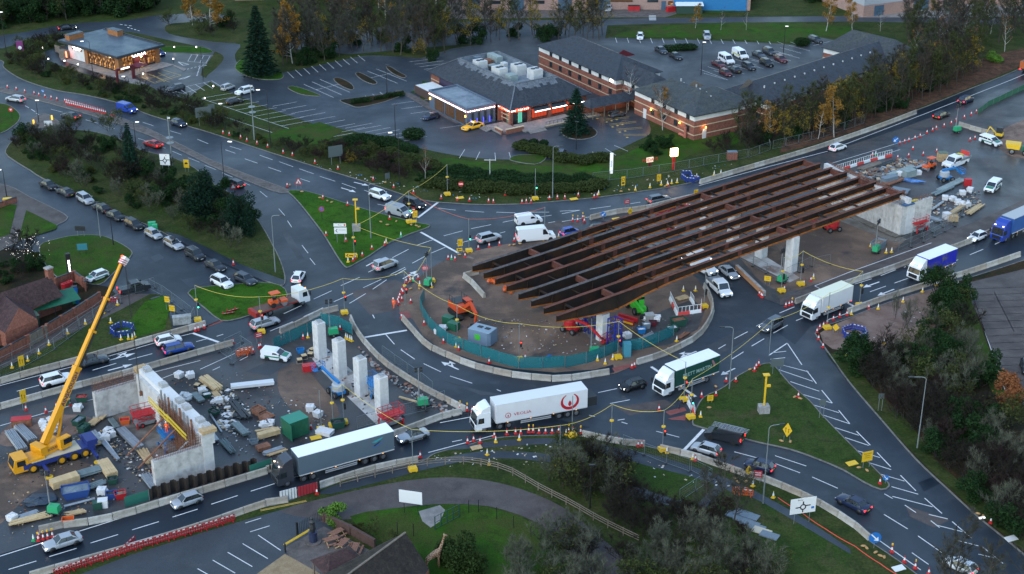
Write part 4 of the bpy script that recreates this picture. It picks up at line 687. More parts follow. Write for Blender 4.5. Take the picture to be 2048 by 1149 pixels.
# front gable wing
ga,gb,gr=[(-76.77,202.85),(-73.22,207.64)][0],[(-76.77,202.85),(-73.22,207.64)][1],[(-75.33,206.34)][0]
gba,gbb,gbr=[(-81.71,207.64),(-75.67,212.62)][0],[(-81.71,207.64),(-75.67,212.62)][1],[(-79.01,210.80)][0]
b=MB();b.poly([L_(ga,2.6),L_(gb,2.6),L_(gr,5.2)],1);b.poly([L_(gb,2.6),L_(gbb,2.6),L_(gbr,5.25),L_(gr,5.2)]);b.poly([L_(gba,2.6),L_(ga,2.6),L_(gr,5.2),L_(gbr,5.25)])
b.poly([L_(ga,0),L_(gb,0),L_(gb,2.6),L_(ga,2.6)],1);b.poly([L_(gb,0),L_(gbb,0),L_(gbb,2.6),L_(gb,2.6)],1);b.poly([L_(gba,0),L_(ga,0),L_(ga,2.6),L_(gba,2.6)],1);b.obj('gable_wing',[TILE,BRICK],inn)
b=MB();c_=[(-76.28,208.72)][0];b.box((c_[0]-ox,c_[1]-oy,1.1),(1.0,.2,2.0),h_);b.obj('door',METAL_D,inn)
lp=[(-76.16,208.28)][0];MB().box((lp[0]-ox,lp[1]-oy,2.2),(.25,.25,.25)).obj('wall_lamp',L_ORANGE,inn);lampat(inn,(lp[0]-ox+.5,lp[1]-oy-.5,2.3),(1,.55,.2),60)
t=thing('lean_to','sloping green sheet roof along the side of the inn','shed',(-73.4,215.3,.09),radians(38));b=MB();b.poly([(-4.4,-1.6,1.7),(4.4,-1.6,1.7),(4.4,1.6,2.7),(-4.4,1.6,2.7)]);b.obj('roof',GREEN_ST,t)
for s in(-4.2,0,4.2):MB().box((s,-1.5,.85),(.12,.12,1.7)).obj('post',METAL_D,t)
t=thing('yard_store','small green yard store with flat roof under the inn wall lamp','store',(-75.3,210.1,.09),radians(35));MB().box((0,0,1.05),(2.4,2.0,2.1)).obj('wall',M('store_green',(.03,.07,.045),.6),t);MB().box((0,0,2.14),(2.6,2.2,.1)).obj('roof',M('sheet_green',(.10,.14,.09),.6),t)
t=thing('yard_store','dark low store with plum lid in the inn yard','store',(-77.3,208.0,.09),radians(35));MB().box((0,0,.6),(2.6,1.8,1.2)).obj('wall',METAL_D,t);MB().box((0,0,1.25),(2.8,2.0,.1)).obj('lid',M('plum_lid',(.04,.03,.045),.5),t)
t=thing('yard_store','green roofed yard store at the left edge behind the brick wall','store',(-78.3,205.6,.09),radians(38));MB().box((0,0,.9),(4.2,3.0,1.8)).obj('wall',BRICK,t);MB().box((0,0,1.85),(4.4,3.2,.12)).obj('roof',GREEN_ST,t)
# brick boundary walls with piers
def brickwall(name,label,pts,h=1.9,mat=None,pier=3.2):
 t=thing(name,label,'wall',(pts[0][0],pts[0][1],.09));a0=pts[0]
 for a,c in zip(pts,pts[1:]):
  L=hypot(c[0]-a[0],c[1]-a[1]);g=ang(a,c);m_=mid(a,c)
  MB().box((m_[0]-a0[0],m_[1]-a0[1],h/2),(L,.25,h),g).obj('panel',mat or BRICK,t);MB().box((m_[0]-a0[0],m_[1]-a0[1],h+.04),(L,.36,.09),g).obj('coping',METAL_D if not mat else mat,t)
  for x,y,_ in walk([a,c],pier):MB().box((x-a0[0],y-a0[1],h/2+.05),(.45,.45,h+.1),g).obj('pier',mat or BRICK,t)
 return t
brickwall('brick_wall','long red brick yard wall with dark coping along the footpath',[(-78.4,194.9),(-73.6,203.6),(-72.1,206.6)]);brickwall('brick_wall','red brick yard wall stretch rising towards the black pickup',[(-71.8,207.3),(-69.1,212.9),(-66.5,219.1)])
brickwall('timber_gate','weathered timber gates between the two brick yard walls',[(-73.4,203.8),(-71.8,207.1)],1.8,TIMBER_D,1.6)
brickwall('brick_wall','short red brick wall with piers under the lit pylon sign',[(-75.3,224.7),(-73.0,227.6),(-70.4,224.5),(-70.1,223.3)],1.7)
brickwall('brick_wall','low brick garden wall with yellow grit bin beside it',[(-96.9,258.2),(-93.3,263.0)],1.0)
# --- lichened roof at the bottom edge
low=thing('garden_inn','dark lichened tile roof of the inn at the bottom edge','pub',(-15.3,143.3,.12),0);ox,oy=low.location.x,low.location.y
ra,rb=[(-19.44,134.68),(-12.28,144.71)];ea,eb=[(-12.76,132.89),(-9.51,142.08)];wa,wb=(2*ra[0]-ea[0],2*ra[1]-ea[1]),(2*rb[0]-eb[0],2*rb[1]-eb[1])
b=MB();b.poly([L_(ra,6.2),L_(ea,3.0),L_(eb,3.0),L_(rb,6.2)]);b.poly([L_(wa,3.0),L_(ra,6.2),L_(rb,6.2),L_(wb,3.0)]);b.poly([L_(eb,3.0),L_(wb,3.0),L_(rb,6.2)],1)
b.poly([L_(eb,0),L_(wb,0),L_(wb,3.0),L_(eb,3.0)],1);b.poly([L_(wb,0),L_(wa,0),L_(wa,3.0),L_(wb,3.0)],1);b.poly([L_(ea,0),L_(eb,0),L_(eb,3.0),L_(ea,3.0)],1);b.obj('roof',[TILE_D,BRICK],low)
MB().bar(L_(ra,6.22),L_(rb,6.22),.22,.12).obj('ridge_capping',TIMBER_D,low)
pch=thing('porch','small pyramid-roofed garden shelter beside the lichened roof','shelter',(-20.1,144.3,.12),radians(35))
hip(MB(),-2.6,-2.2,2.6,2.2,2.4,3.9,1.5).obj('roof',TILE,pch)
for x,y in((-2.3,-1.9),(2.3,-1.9),(2.3,1.9),(-2.3,1.9)):MB().box((x,y,1.2),(.16,.16,2.4)).obj('post',TIMBER_D,pch)
# bridge, piers, abutments
RUST_T=GM('weathered_flange',[(.115,.045,.034),(.085,.038,.030),(.14,.060,.044)],[.15,.9],(.7,.9),.15,fine=6,spec=.08)
RUST_G=GM('studded_flange',[(.085,.075,.075),(.065,.055,.055),(.11,.095,.09)],[.15,.9],(.7,.9),.3,fine=5,spec=.08)
RUST_W=GM('dark_web',[(.030,.022,.018),(.055,.028,.016),(.022,.019,.018)],[.2,.5],(.6,.85),.1,spec=.08)
RUST_O=GM('orange_rust',[(.30,.095,.022),(.20,.065,.018),(.38,.13,.03)],[.3,1.2],(.75,.95),.15,spec=.08)
NEWCONC=GM('new_concrete',[(.50,.50,.49),(.42,.42,.41),(.55,.55,.54)],[.25,1.1],(.7,.9),.05,fine=2,fa=.07)
BOARDC=GM('board_marked_concrete',[(.44,.43,.41),(.33,.32,.30),(.50,.49,.47)],[.9,.8],(.7,.9),.1,fine=3,stretch=(0,.25),fa=.07)
GL=[(-6.27,217.12),(-4.41,214.42),(-2.61,212.13),(-0.85,209.62),(1.03,206.66),(2.85,204.29),(4.69,201.84),(6.50,199.21)]
GR=[(55.18,266.24),(57.67,264.13),(59.38,261.67),(61.81,259.57),(63.51,256.72),(66.14,254.68),(67.62,251.78),(70.21,249.83)]
GA=radians(38.6);TOPZ=7.5
bridge=thing('bridge_steelwork','rust-brown steel bridge girders braced in pairs over the roundabout','bridge',(GL[7][0],GL[7][1],0),GA)
DEP=[(0,.95),(3,1.35),(7,2.0),(11.5,2.45),(14,2.25),(18,1.6),(23,1.15),(30,.98)]
def dep(u):
 for(a,p),(c,q)in zip(DEP,DEP[1:]):
  if u<=c:return p+(q-p)*(u-a)/(c-a)
 return.98
def loc_g(p):
 dx,dy=p[0]-GL[7][0],p[1]-GL[7][1];return(dx*cos(GA)+dy*sin(GA),-dx*sin(GA)+dy*cos(GA))
ends=[]
for i in range(8):
 u0,v0=loc_g(GL[i]);u1,v1=loc_g(GR[i]);ends.append((u0,u1,(v0+v1)/2));v=(v0+v1)/2;L=u1-u0
 us=[a for a,_ in DEP]+[36,42,48,54,60,66,72,L]
 web=MB();bot=MB();stf=[]
 for a,c in zip(us,us[1:]):
  za,zc=TOPZ-.05-dep(a),TOPZ-.05-dep(c)
  for s in(-.02,.02):
   q=[(u0+a,v+s,za),(u0+c,v+s,zc),(u0+c,v+s,TOPZ-.05),(u0+a,v+s,TOPZ-.05)]
   web.poly(q if s<0 else q[::-1])
  w=.38
  bot.poly([(u0+a,v+w,za),(u0+a,v-w,za),(u0+c,v-w,zc),(u0+c,v+w,zc)][::-1]);bot.poly([(u0+a,v+w,za-.06),(u0+a,v-w,za-.06),(u0+c,v-w,zc-.06),(u0+c,v+w,zc-.06)])
  for s in(w,-w):
   q=[(u0+a,v+s,za-.06),(u0+c,v+s,zc-.06),(u0+c,v+s,zc),(u0+a,v+s,za)];bot.poly(q if s<0 else q[::-1])
 u=4.0
 while u<L-1:
  stf.append(u);u+=8.2
 g=web.obj('girder',RUST_W,bridge)
 tf=MB();cut=min(L,24+5*(i%2));hw=.30
 tf.box((u0+cut/2,v,TOPZ-.02),(cut,2*hw,.06),m=1 if i in(0,1,4,5)else 0);tf.box((u0+(cut+L)/2,v,TOPZ-.025),(L-cut,2*hw-.06,.06),m=0)
 tf.obj('top_flange',[RUST_T,RUST_G],g);bot.obj('bottom_flange',RUST_O,g);
 for u in stf:d=dep(u);MB().box((u0+u,v,TOPZ-.05-d/2),(.03,.6,d)).obj('stiffener',RUST_W,g)
 for sp in(22.5,39,57):
  MB().box((u0+sp,v,TOPZ-.05-dep(sp)/2),(.9,.12,dep(sp)*.9)).box((u0+sp,v,TOPZ+.025),(.9,.5,.04)).obj('splice_plate',RUST_T,g)
for i in range(7):
 ua=max(ends[i][0],ends[i+1][0]);v0,v1=ends[i+1][2],ends[i][2]
 pair=i%2==0;u=4.0+(0 if pair else 4)
 while u<76:
  b=MB();zz=TOPZ-.55
  if pair:b.bar((ua+u,v0+.03,zz),(ua+u,v1-.03,zz),.22,.28)
  else:b.bar((ua+u,v0+.03,zz+.1),(ua+u,v1-.03,zz+.1),.12,.12)
  b.obj('brace',RUST_W,bridge);u+=8.2 if pair else 12.3
 if pair:
  for uu,w in((min(ends[i][1],ends[i+1][1])-.5,.1),(ua+51,.1),(ua+11.5,.1)):
   MB().box((uu,(v0+v1)/2,TOPZ-.62),(w,abs(v1-v0)-.06,1.05)).box((uu,(v0+v1)/2,TOPZ-.1),(.4,abs(v1-v0)-.7,.05)).obj('diaphragm',RUST_T,bridge)
def column(name,label,x,y,h,s,rz,group,plinth=True,mat=None,cat='column'):
 t=thing(name,label,cat,(x,y,.05),rz,group)
 b=MB();a=s/2;c=.06;poly=[(-a+c,-a),(a-c,-a),(a,-a+c),(a,a-c),(a-c,a),(-a+c,a),(-a,a-c),(-a,-a+c)]
 b.prism(poly,0,h);b.obj('shaft',mat or NEWCONC,t)
 if plinth:MB().box((0,0,h+.14),(s*.52,s*.52,.28)).obj('bearing_plinth',CONC,t);MB().box((0,0,h+.30),(s*.40,s*.40,.05)).obj('bearing_plate',METAL,t)
 return t
names=('farthest pale concrete pier column, beside the green tower light','second concrete pier column, behind the blue boom lift','third concrete pier column, with a blue scissor lift behind it','nearest concrete pier column, with a red scissor lift at its foot')
for(x,y),n in zip(((-28.8,200.1),(-25.2,194.3),(-21.6,188.6),(-18.2,183.2)),names):column('pier_column',n,x,y,5.9,1.5,GA,'row of four unfinished pier columns')
for k,n in enumerate(('nearest concrete column under the girders beside the east lane','second concrete column under the east half of the girders','third concrete column under the east half of the girders','farthest concrete column under the east half of the girders')):
 column('pier_column',n,47.2-4.1*k,231.6+6.1*k,6.32,1.6,GA,'columns carrying the east half of the girders',False)
for k,n in enumerate(('white concrete column between two blue trestle towers','short white concrete column beyond the blue trestle tower','third concrete column under the haunched girder ends','farthest concrete column under the haunched girder ends')):
 column('pier_column',n,13.9-3.2*k,205.9+6.0*k,4.6,1.5,GA,'columns under the haunched girder ends',True)
TRES=M('blue_trestle_paint',(.015,.025,.22),.5,var=.15)
def trestle(label,x,y,h,rz):
 t=thing('trestle_tower',label,'trestle',(x,y,.05),rz,'blue steel trestle towers');w=.75
 P4=[(-w,-w),(w,-w),(w,w),(-w,w)]
 for p in P4:MB().bar((*p,0),(*p,h),.16).obj('leg',TRES,t)
 for k in range(4):
  b=MB();a,c=P4[k],P4[(k+1)%4];n=4
  for j in range(n):
   z0,z1=h*j/n,h*(j+1)/n;b.bar((*a,z0),(*c,z1),.08);b.bar((*a,z1),(*c,z1),.09)
  b.obj('bracing',TRES,t)
trestle('blue lattice trestle tower on the near side of the white column',15.6,203.6,4.7,GA);trestle('blue lattice trestle tower on the far side of the white column',11.4,209.4,4.8,GA);trestle('blue lattice trestle tower standing behind the other two',12.9,207.9,4.8,GA)
# east abutment
ea=thing('abutment','tall ribbed concrete abutment wall carrying the right ends of the girders','abutment',(70.2,247.3,.05),radians(122.5))
b=MB()
n=46
for i in range(n):
 d=.05 if i%2 else 0;b.box((21.5*(i+.5)/n,.6-d,2.75),(21.5/n,1.2,5.5))
b.obj('wall',BOARDC,ea)
MB().box((10.7,-.4,6.2),(21.5,.8,1.2)).box((10.7,-1.0,2.75),(21.5,2.0,5.5)).obj('back_wall',NEWCONC,ea)
b=MB();n=12
for i in range(n):b.box((.3+(.04 if i%2 else 0),-.2-6.2*(i+.5)/n,2.9),(.6,6.2/n,5.8))
b.obj('wing_wall',BOARDC,ea)
b=MB();rnd=random.Random(2)
for i in range(60):b.bar((.4+rnd.uniform(0,21),-.4+rnd.uniform(-.3,.3),6.7),(.4+rnd.uniform(0,21),-.4+rnd.uniform(-.3,.3),7.4),.03)
for i in range(40):x,y=rnd.uniform(.1,.6),rnd.uniform(-6.2,-.4);b.bar((x,y,5.7),(x,y,6.6),.03)
b.obj('rebar',RUSTY,ea);MB().box((10.7,1.6,.12),(22,2.0,.14)).obj('footing',SLAB,ea)
for i in range(8):
 u,v=1.0+2.72*i,.55;MB().box((u,v,5.93),(.7,.7,.86)).obj('bearing',METAL,ea)
MB().box((.3,-1.8,6.1),(.5,1.6,.12)).obj('formwork',M('yellow_form',(.5,.36,.03),.6),ea);MB().box((.4,-.3,5.75),(1.4,2.4,.25)).obj('blue_tray',M('blue_tray',(.04,.10,.20),.6),ea)
# west abutment
wa_=thing('abutment','unfinished concrete abutment with rebar wings beside the yellow crane','abutment',(-38.9,168.2,.05),radians(125.6))
LW=22.6
MB().box((LW/2,.7,2.6),(LW,1.4,5.2)).obj('wall',NEWCONC,wa_);MB().box((LW/2,.15,5.55),(LW-.8,1.5,.7)).obj('bearing_beam',M('white_concrete',(.60,.60,.58),.8,var=.06),wa_)
for u in(1.2,3.2,7.4,9.6,15,20.5):
 p=MB().box((u,.1,6.15),(1.1,1.0,.5)).obj('bearing_plinth',CONC,wa_);b=MB()
 for k in range(4):b.box((u,-.24+.22*k,6.42),(1.0,.08,.06))
 b.obj('shim',HVAC,p)
def wingw(u,sgn,L,h,label):
 b=MB();n=10
 for i in range(n):b.box((u,.2+sgn*0+L*(i+.5)/n,h/2),(.9-(.05 if i%2 else 0),L/n,h))
 b.obj('wing_wall',BOARDC,wa_)
 r=MB()
 for i in range(34):
  y=.4+L*i/34
  for x in(u-.3,u+.3):r.bar((x,y,h),(x,y,h+1.7),.035)
 for k in range(4):
  for x in(u-.3,u+.3):r.bar((x,.4,h+.4*k+.2),(x,L,h+.4*k+.2),.035)
 r.obj('rebar',RUSTY,wa_)
wingw(LW-.6,1,7.4,4.1,'');wingw(.5,1,8.0,4.1,'')
MB().box((LW-.5,.5,5.6),(.9,1.6,.9)).obj('shutter_box',TIMBER,wa_);MB().box((.5,.6,5.0),(1.1,1.8,1.8)).obj('wall_end',NEWCONC,wa_);MB().box((.3,.4,6.1),(1.2,2.0,.5)).obj('shutter_box',TIMBER,wa_)
r=MB();rnd=random.Random(8)
for i in range(150):
 u=1.0+11.0*rnd.random();y=1.7+.9*rnd.random();r.bar((u,y,1.0),(u+rnd.uniform(-.1,.1),y,rnd.uniform(5.6,7.0)),.035)
for k in range(12):r.bar((1,1.8,1.2+.42*k),(12,1.8,1.2+.42*k),.03);r.bar((1,2.5,1.2+.42*k),(12,2.5,1.2+.42*k),.03)
r.obj('rebar_cage',RUSTY,wa_)
for i in range(9):MB().tube((2.2+1.2*i,1.75,4.2),(2.2+1.2*i,1.75,7.2),.14,n=6).obj('column_tube',METAL if i%3 else RUSTY,wa_)
for k,(u0,u1)in enumerate(((1.5,7.8),(7.2,13.6))):
 for z in(4.9,5.5):MB().bar((u0,2.9,z),(u1,2.9,z+.2),.16).obj('yellow_rail',M('yellow_rail',(.62,.42,.02),.5),wa_)
for u in(1.6,5.4,9.2):MB().tube((u,2.7,4.6),(u+.6,8.2,.2),.12,n=6).obj('raking_prop',RUSTY if u>2 else METAL,wa_)
# steel sheet piles along the near lane
SP=M('sheet_pile_steel',(.030,.022,.018),.7,.2,var=.3)
sp=thing('sheet_pile_wall','dark steel sheet piles zigzagging beside the grey lorry','sheet piles',(-45.9,161.0,.05),ang(*[(-45.9,161.0),(-34.3,167.6)]))
Lsp=hypot(*[a-c for a,c in zip(*[(-45.9,161.0),(-34.3,167.6)])]);k=0;x=0
while x<Lsp:
 b=MB();h=1.7+.15*((k*7)%5)/4
 pts=[(x,0),(x+.3,0),(x+.5,.45),(x+1.0,.45),(x+1.2,0),(x+1.2,-.04),(x+.96,.40),(x+.54,.40),(x+.33,-.04),(x,-.04)]
 b.prism(pts,0,h);b.obj('pile',SP,sp);x+=1.2;k+=1
# vehicles
TYRE=M('tyre_rubber',(.012,.012,.012),.85)
RIM=M('alloy_rim',(.30,.31,.32),.35,.7)
BLACK=M('black_trim',(.012,.013,.014),.5)
CGLASS=M('car_glass',(.012,.017,.020),.08,spec=.9)
HEAD_OFF=M('headlamp_glass',(.45,.47,.48),.15,.2);TAIL_OFF=M('tail_lamp_red',(.16,.008,.008),.25)
HEAD_ON=M('headlamp_on',(1,1,1),.3,emit=(1,.96,.88),es=3.5);TAIL_ON=M('tail_lamp_on',(.8,.02,.02),.3,emit=(1,.02,.02),es=1.3)
AMBER=M('amber_lamp',(1,.4,.05),.3,emit=(1,.4,.04),es=.5)
PL_W=M('white_plate',(.6,.6,.58),.5);PL_Y=M('yellow_plate',(.6,.45,.04),.5)
PAINTS={'black':(.008,.009,.011),'dark':(.018,.021,.026),'slate':(.045,.055,.066),'blue_dark':(.012,.02,.05),'blue':(.012,.045,.22),'grey':(.10,.115,.13),'silver':(.36,.38,.40),'white':(.68,.70,.71),'red':(.30,.012,.012),'maroon':(.09,.010,.014),'yellow':(.80,.38,.01),'cobalt':(.012,.05,.30),'lilac':(.30,.29,.31)}
def paint(c):return M('paint_'+c,PAINTS[c],.34,.25 if c in('silver','grey','slate','lilac')else 0,spec=.35,coat=.25)
def _wheel(r,w):
 t=MB().lathe([(r*.62,-w/2),(r*.94,-w/2),(r,-w*.35),(r,w*.35),(r*.94,w/2),(r*.62,w/2)],18,cap=False).mesh('tyre',[TYRE],True)
 b=MB().lathe([(r*.66,-w*.42),(r*.66,w*.30),(r*.5,w*.36),(r*.18,w*.40)],12).mesh('rim',[RIM]);return t,b
WH={}
def wheel(parent,x,y,r,w,name='wheel',rimmat=None):
 if(r,w)not in WH:WH[(r,w)]=_wheel(r,w)
 t,k=WH[(r,w)];s=1 if y>0 else-1
 o=put(name,t,parent,(x,y,r),(-pi/2*s,0,0));c=put('rim',k,o,mats={0:rimmat}if rimmat else None);return o
# type: L, W, H, hood height, belt, boot height, windscreen base/top, roof rear, rear-window base (fractions from the front), wheel radius
CT={'hatch':(3.95,1.72,1.48,.88,.95,.93,.25,.42,.86,.985,.31),'saloon':(4.65,1.80,1.44,.88,.94,1.0,.29,.45,.74,.87,.33),'estate':(4.65,1.82,1.50,.90,.97,.95,.27,.43,.90,.985,.33),'suv':(4.50,1.86,1.68,1.02,1.10,1.05,.26,.40,.90,.985,.36),'mini':(3.55,1.62,1.52,.88,.95,.92,.20,.38,.90,.99,.29),'mpv':(4.6,1.84,1.70,.98,1.04,1.0,.20,.40,.92,.99,.34),'cabrio':(4.5,1.80,1.38,.84,.90,.92,.33,.46,.68,.78,.33),'cab':(5.3,1.95,1.48,.90,.95,.98,.32,.46,.72,.83,.35)}
CARM={}
def car_meshes(k):
 L,W,H,hh,bl,bt,ws0,ws1,rr,rw,r=CT[k];hw=W/2;z0=.20
 X=lambda f:L/2-f*L
 st=[(0,hh-.30,.80),(.015,hh-.18,.88),(.06,hh-.08,.95),(.14,hh-.02,.985),(ws0,hh+.03,1.0),(.5,bl,1.0),(rw-.06,(bl+bt)/2,.995),(.93,bt,.96),(.985,bt-.10,.90),(1.0,bt-.28,.84)]
 b=MB();rings=[]
 for f,zt,wf in st:
  w=hw*wf;x=X(f);zb=z0+(.08 if f in(0,1.0)else 0)
  half=[(w-.14,zb),(w-.02,zb+.14),(w,(zb+zt)/2),(w-.03,zt-.16),(w-.10,zt-.03),(w-.26,zt),(0,zt+.035)]
  ring=[(x,-y,z)for y,z in half]+[(x,y,z)for y,z in half[-2::-1]]
  rings.append(len(b.v));b.v+=ring;n=len(ring)
 for a,c in zip(rings,rings[1:]):
  for i in range(n-1):b.f.append((a+i,a+i+1,c+i+1,c+i));b.m.append(1 if i in(0,n-2)else 0)
  b.f.append((a+n-1,a,c,c+n-1));b.m.append(1)
 b.f.append(tuple(rings[0]+i for i in range(n))[::-1]);b.m.append(0);b.f.append(tuple(rings[-1]+i for i in range(n)));b.m.append(0)
# greenhouse
 hb,hr=hw-.10,hw-.30;zf,zr=hh+.0,max(bl,bt)-.04
 A=(X(ws0),hb,zf);B=(X(ws1),hr,H-.05);C=(X(rr),hr,H-.07);D=(X(rw),hb,zr)
 top=[(X(ws1)-.02,hr-.06,H),(X(rr)+.04,hr-.06,H-.02)]
 cabrio=k=='cabrio';rm=1 if cabrio else 0
 fl=lambda p:(p[0],-p[1],p[2])
 b.poly([fl(top[0]),top[0],top[1],fl(top[1])][::-1],rm)
 b.poly([B,C,top[1],top[0]],rm);b.poly([fl(top[0]),fl(top[1]),fl(C),fl(B)],rm);b.poly([fl(B),B,top[0],fl(top[0])],rm);b.poly([C,fl(C),fl(top[1]),top[1]],rm)
 for p,q,w in((A,B,.07),(C,D,.16 if k!='cab' else.1)):
  b.bar(p,q,w,.06,m=rm);b.bar(fl(p),fl(q),w,.06,m=rm)
 xm=(X(ws1)+X(rr))/2+.1
 for s in(1,-1):b.bar((xm,s*hb,bl),(xm-.05,s*hr,H-.06),.08,.04,m=1);b.box((X(ws0)-.25,s*(hw+.06),bl+.05),(.14,.2,.13),m=0)
 wb=(X(.19),X(.81))
 for x in wb:
  for s in(1,-1):b.tube((x,s*(hw-.2),r+.02),(x,s*(hw+.006),r+.02),r+.06,n=14,m=1)
# grille and bumper vents
 b.box((L/2-.045,0,.42),(.08,W*.62,.16),m=1);b.box((L/2-.03,0,.68 if hh<1 else.78),(.09,W*.4,.10),m=1)
 body=b.mesh('body',[paint('silver'),BLACK],True)
 g={}
 g['windscreen']=MB().poly([fl(A),A,B,fl(B)]).mesh('windscreen',[CGLASS]);g['rear_window']=MB().poly([D,fl(D),fl(C),C]).mesh('rear_window',[CGLASS])
 for s,nm in((1,'L'),(-1,'R')):
  q=[(A[0]-.08,s*(hb-.0),A[2]+.03),(D[0]+.1,s*hb,D[2]+.0),(C[0]+.02,s*(hr+.01),C[2]-.02),(B[0]-.02,s*(hr+.01),B[2]-.02)]
  g['side'+nm]=MB().poly(q if s>0 else q[::-1]).mesh('side_window',[CGLASS])
 zl=hh-.24;g['hl']=MB().box((0,0,0),(.34,.34,.15),ry=.25).mesh('headlight',[HEAD_OFF]);g['tl']=MB().box((0,0,0),(.10,.30,.20)).mesh('tail_light',[TAIL_OFF])
 g['np']=MB().box((0,0,0),(.03,.5,.11)).mesh('number_plate',[PL_W]);g['ny']=MB().box((0,0,0),(.03,.5,.11)).mesh('number_plate',[PL_Y])
 return body,g,(L,hw,H,zl,bt,wb,r)
def car(k,col,seg,label,lights=0,group=None,extras=()):
 a,c=seg;h=ang(a,c);m_=mid(a,c);z=extras[0]if extras and isinstance(extras[0],float)else 0
 if k not in CARM:CARM[k]=car_meshes(k)
 body,g,(L,hw,H,zl,bt,wb,r)=CARM[k]
 t=thing('car' if k not in('suv','mpv','cab')else{'suv':'car','mpv':'car','cab':'taxi'}[k],label,'taxi' if k=='cab' else 'car',(m_[0],m_[1],z),h,group)
 put('body',body,t,mats={0:paint(col)});put('windscreen',g['windscreen'],t);put('rear_window',g['rear_window'],t);put('side_window',g['sideL'],t);put('side_window',g['sideR'],t)
 for s in(1,-1):
  put('headlight',g['hl'],t,(L/2-.24,s*(hw-.29),zl),mats={0:HEAD_ON}if lights&1 else None)
  put('tail_light',g['tl'],t,(-L/2+.06,s*(hw-.24),bt-.24),mats={0:TAIL_ON}if lights&2 else None)
  for x in wb:wheel(t,x,s*(hw-.11),r,.22)
 put('number_plate',g['np'],t,(L/2+.01,0,.48));put('number_plate',g['ny'],t,(-L/2-.005,0,.62))
 if 'rails' in extras:
  for s in(1,-1):MB().bar((.5,s*(hw-.34),H+.04),(-L*.36,s*(hw-.34),H+.03),.05).obj('roof_rail',METAL,t)
 if 'roofbox' in extras:MB().blob((-.2,0,H+.2),(1.0,.42,.2),10,6).obj('roof_box',BLACK,t,smooth=True)
 if 'greenhood' in extras:
  MB().poly([(L/2-.25,-hw+.32,zl+.31),(L*.27,-hw+.3,zl+.345),(L*.27,hw-.3,zl+.345),(L/2-.25,hw-.32,zl+.31)][::-1]).obj('green_bonnet',M('livery_green',(.015,.17,.10),.4),t)
  for s in(1,-1):MB().box((-.3,s*(hw+.004),.66),(L*.62,.012,.16)).obj('green_stripe',M('livery_green',(.015,.17,.10),.4),t)
 if 'taxisign' in extras:MB().box((0,0,H+.1),(.3,.8,.18)).obj('roof_sign',M('taxi_sign',(.7,.6,.3),.5,emit=(1,.8,.3),es=.3),t)
 return t
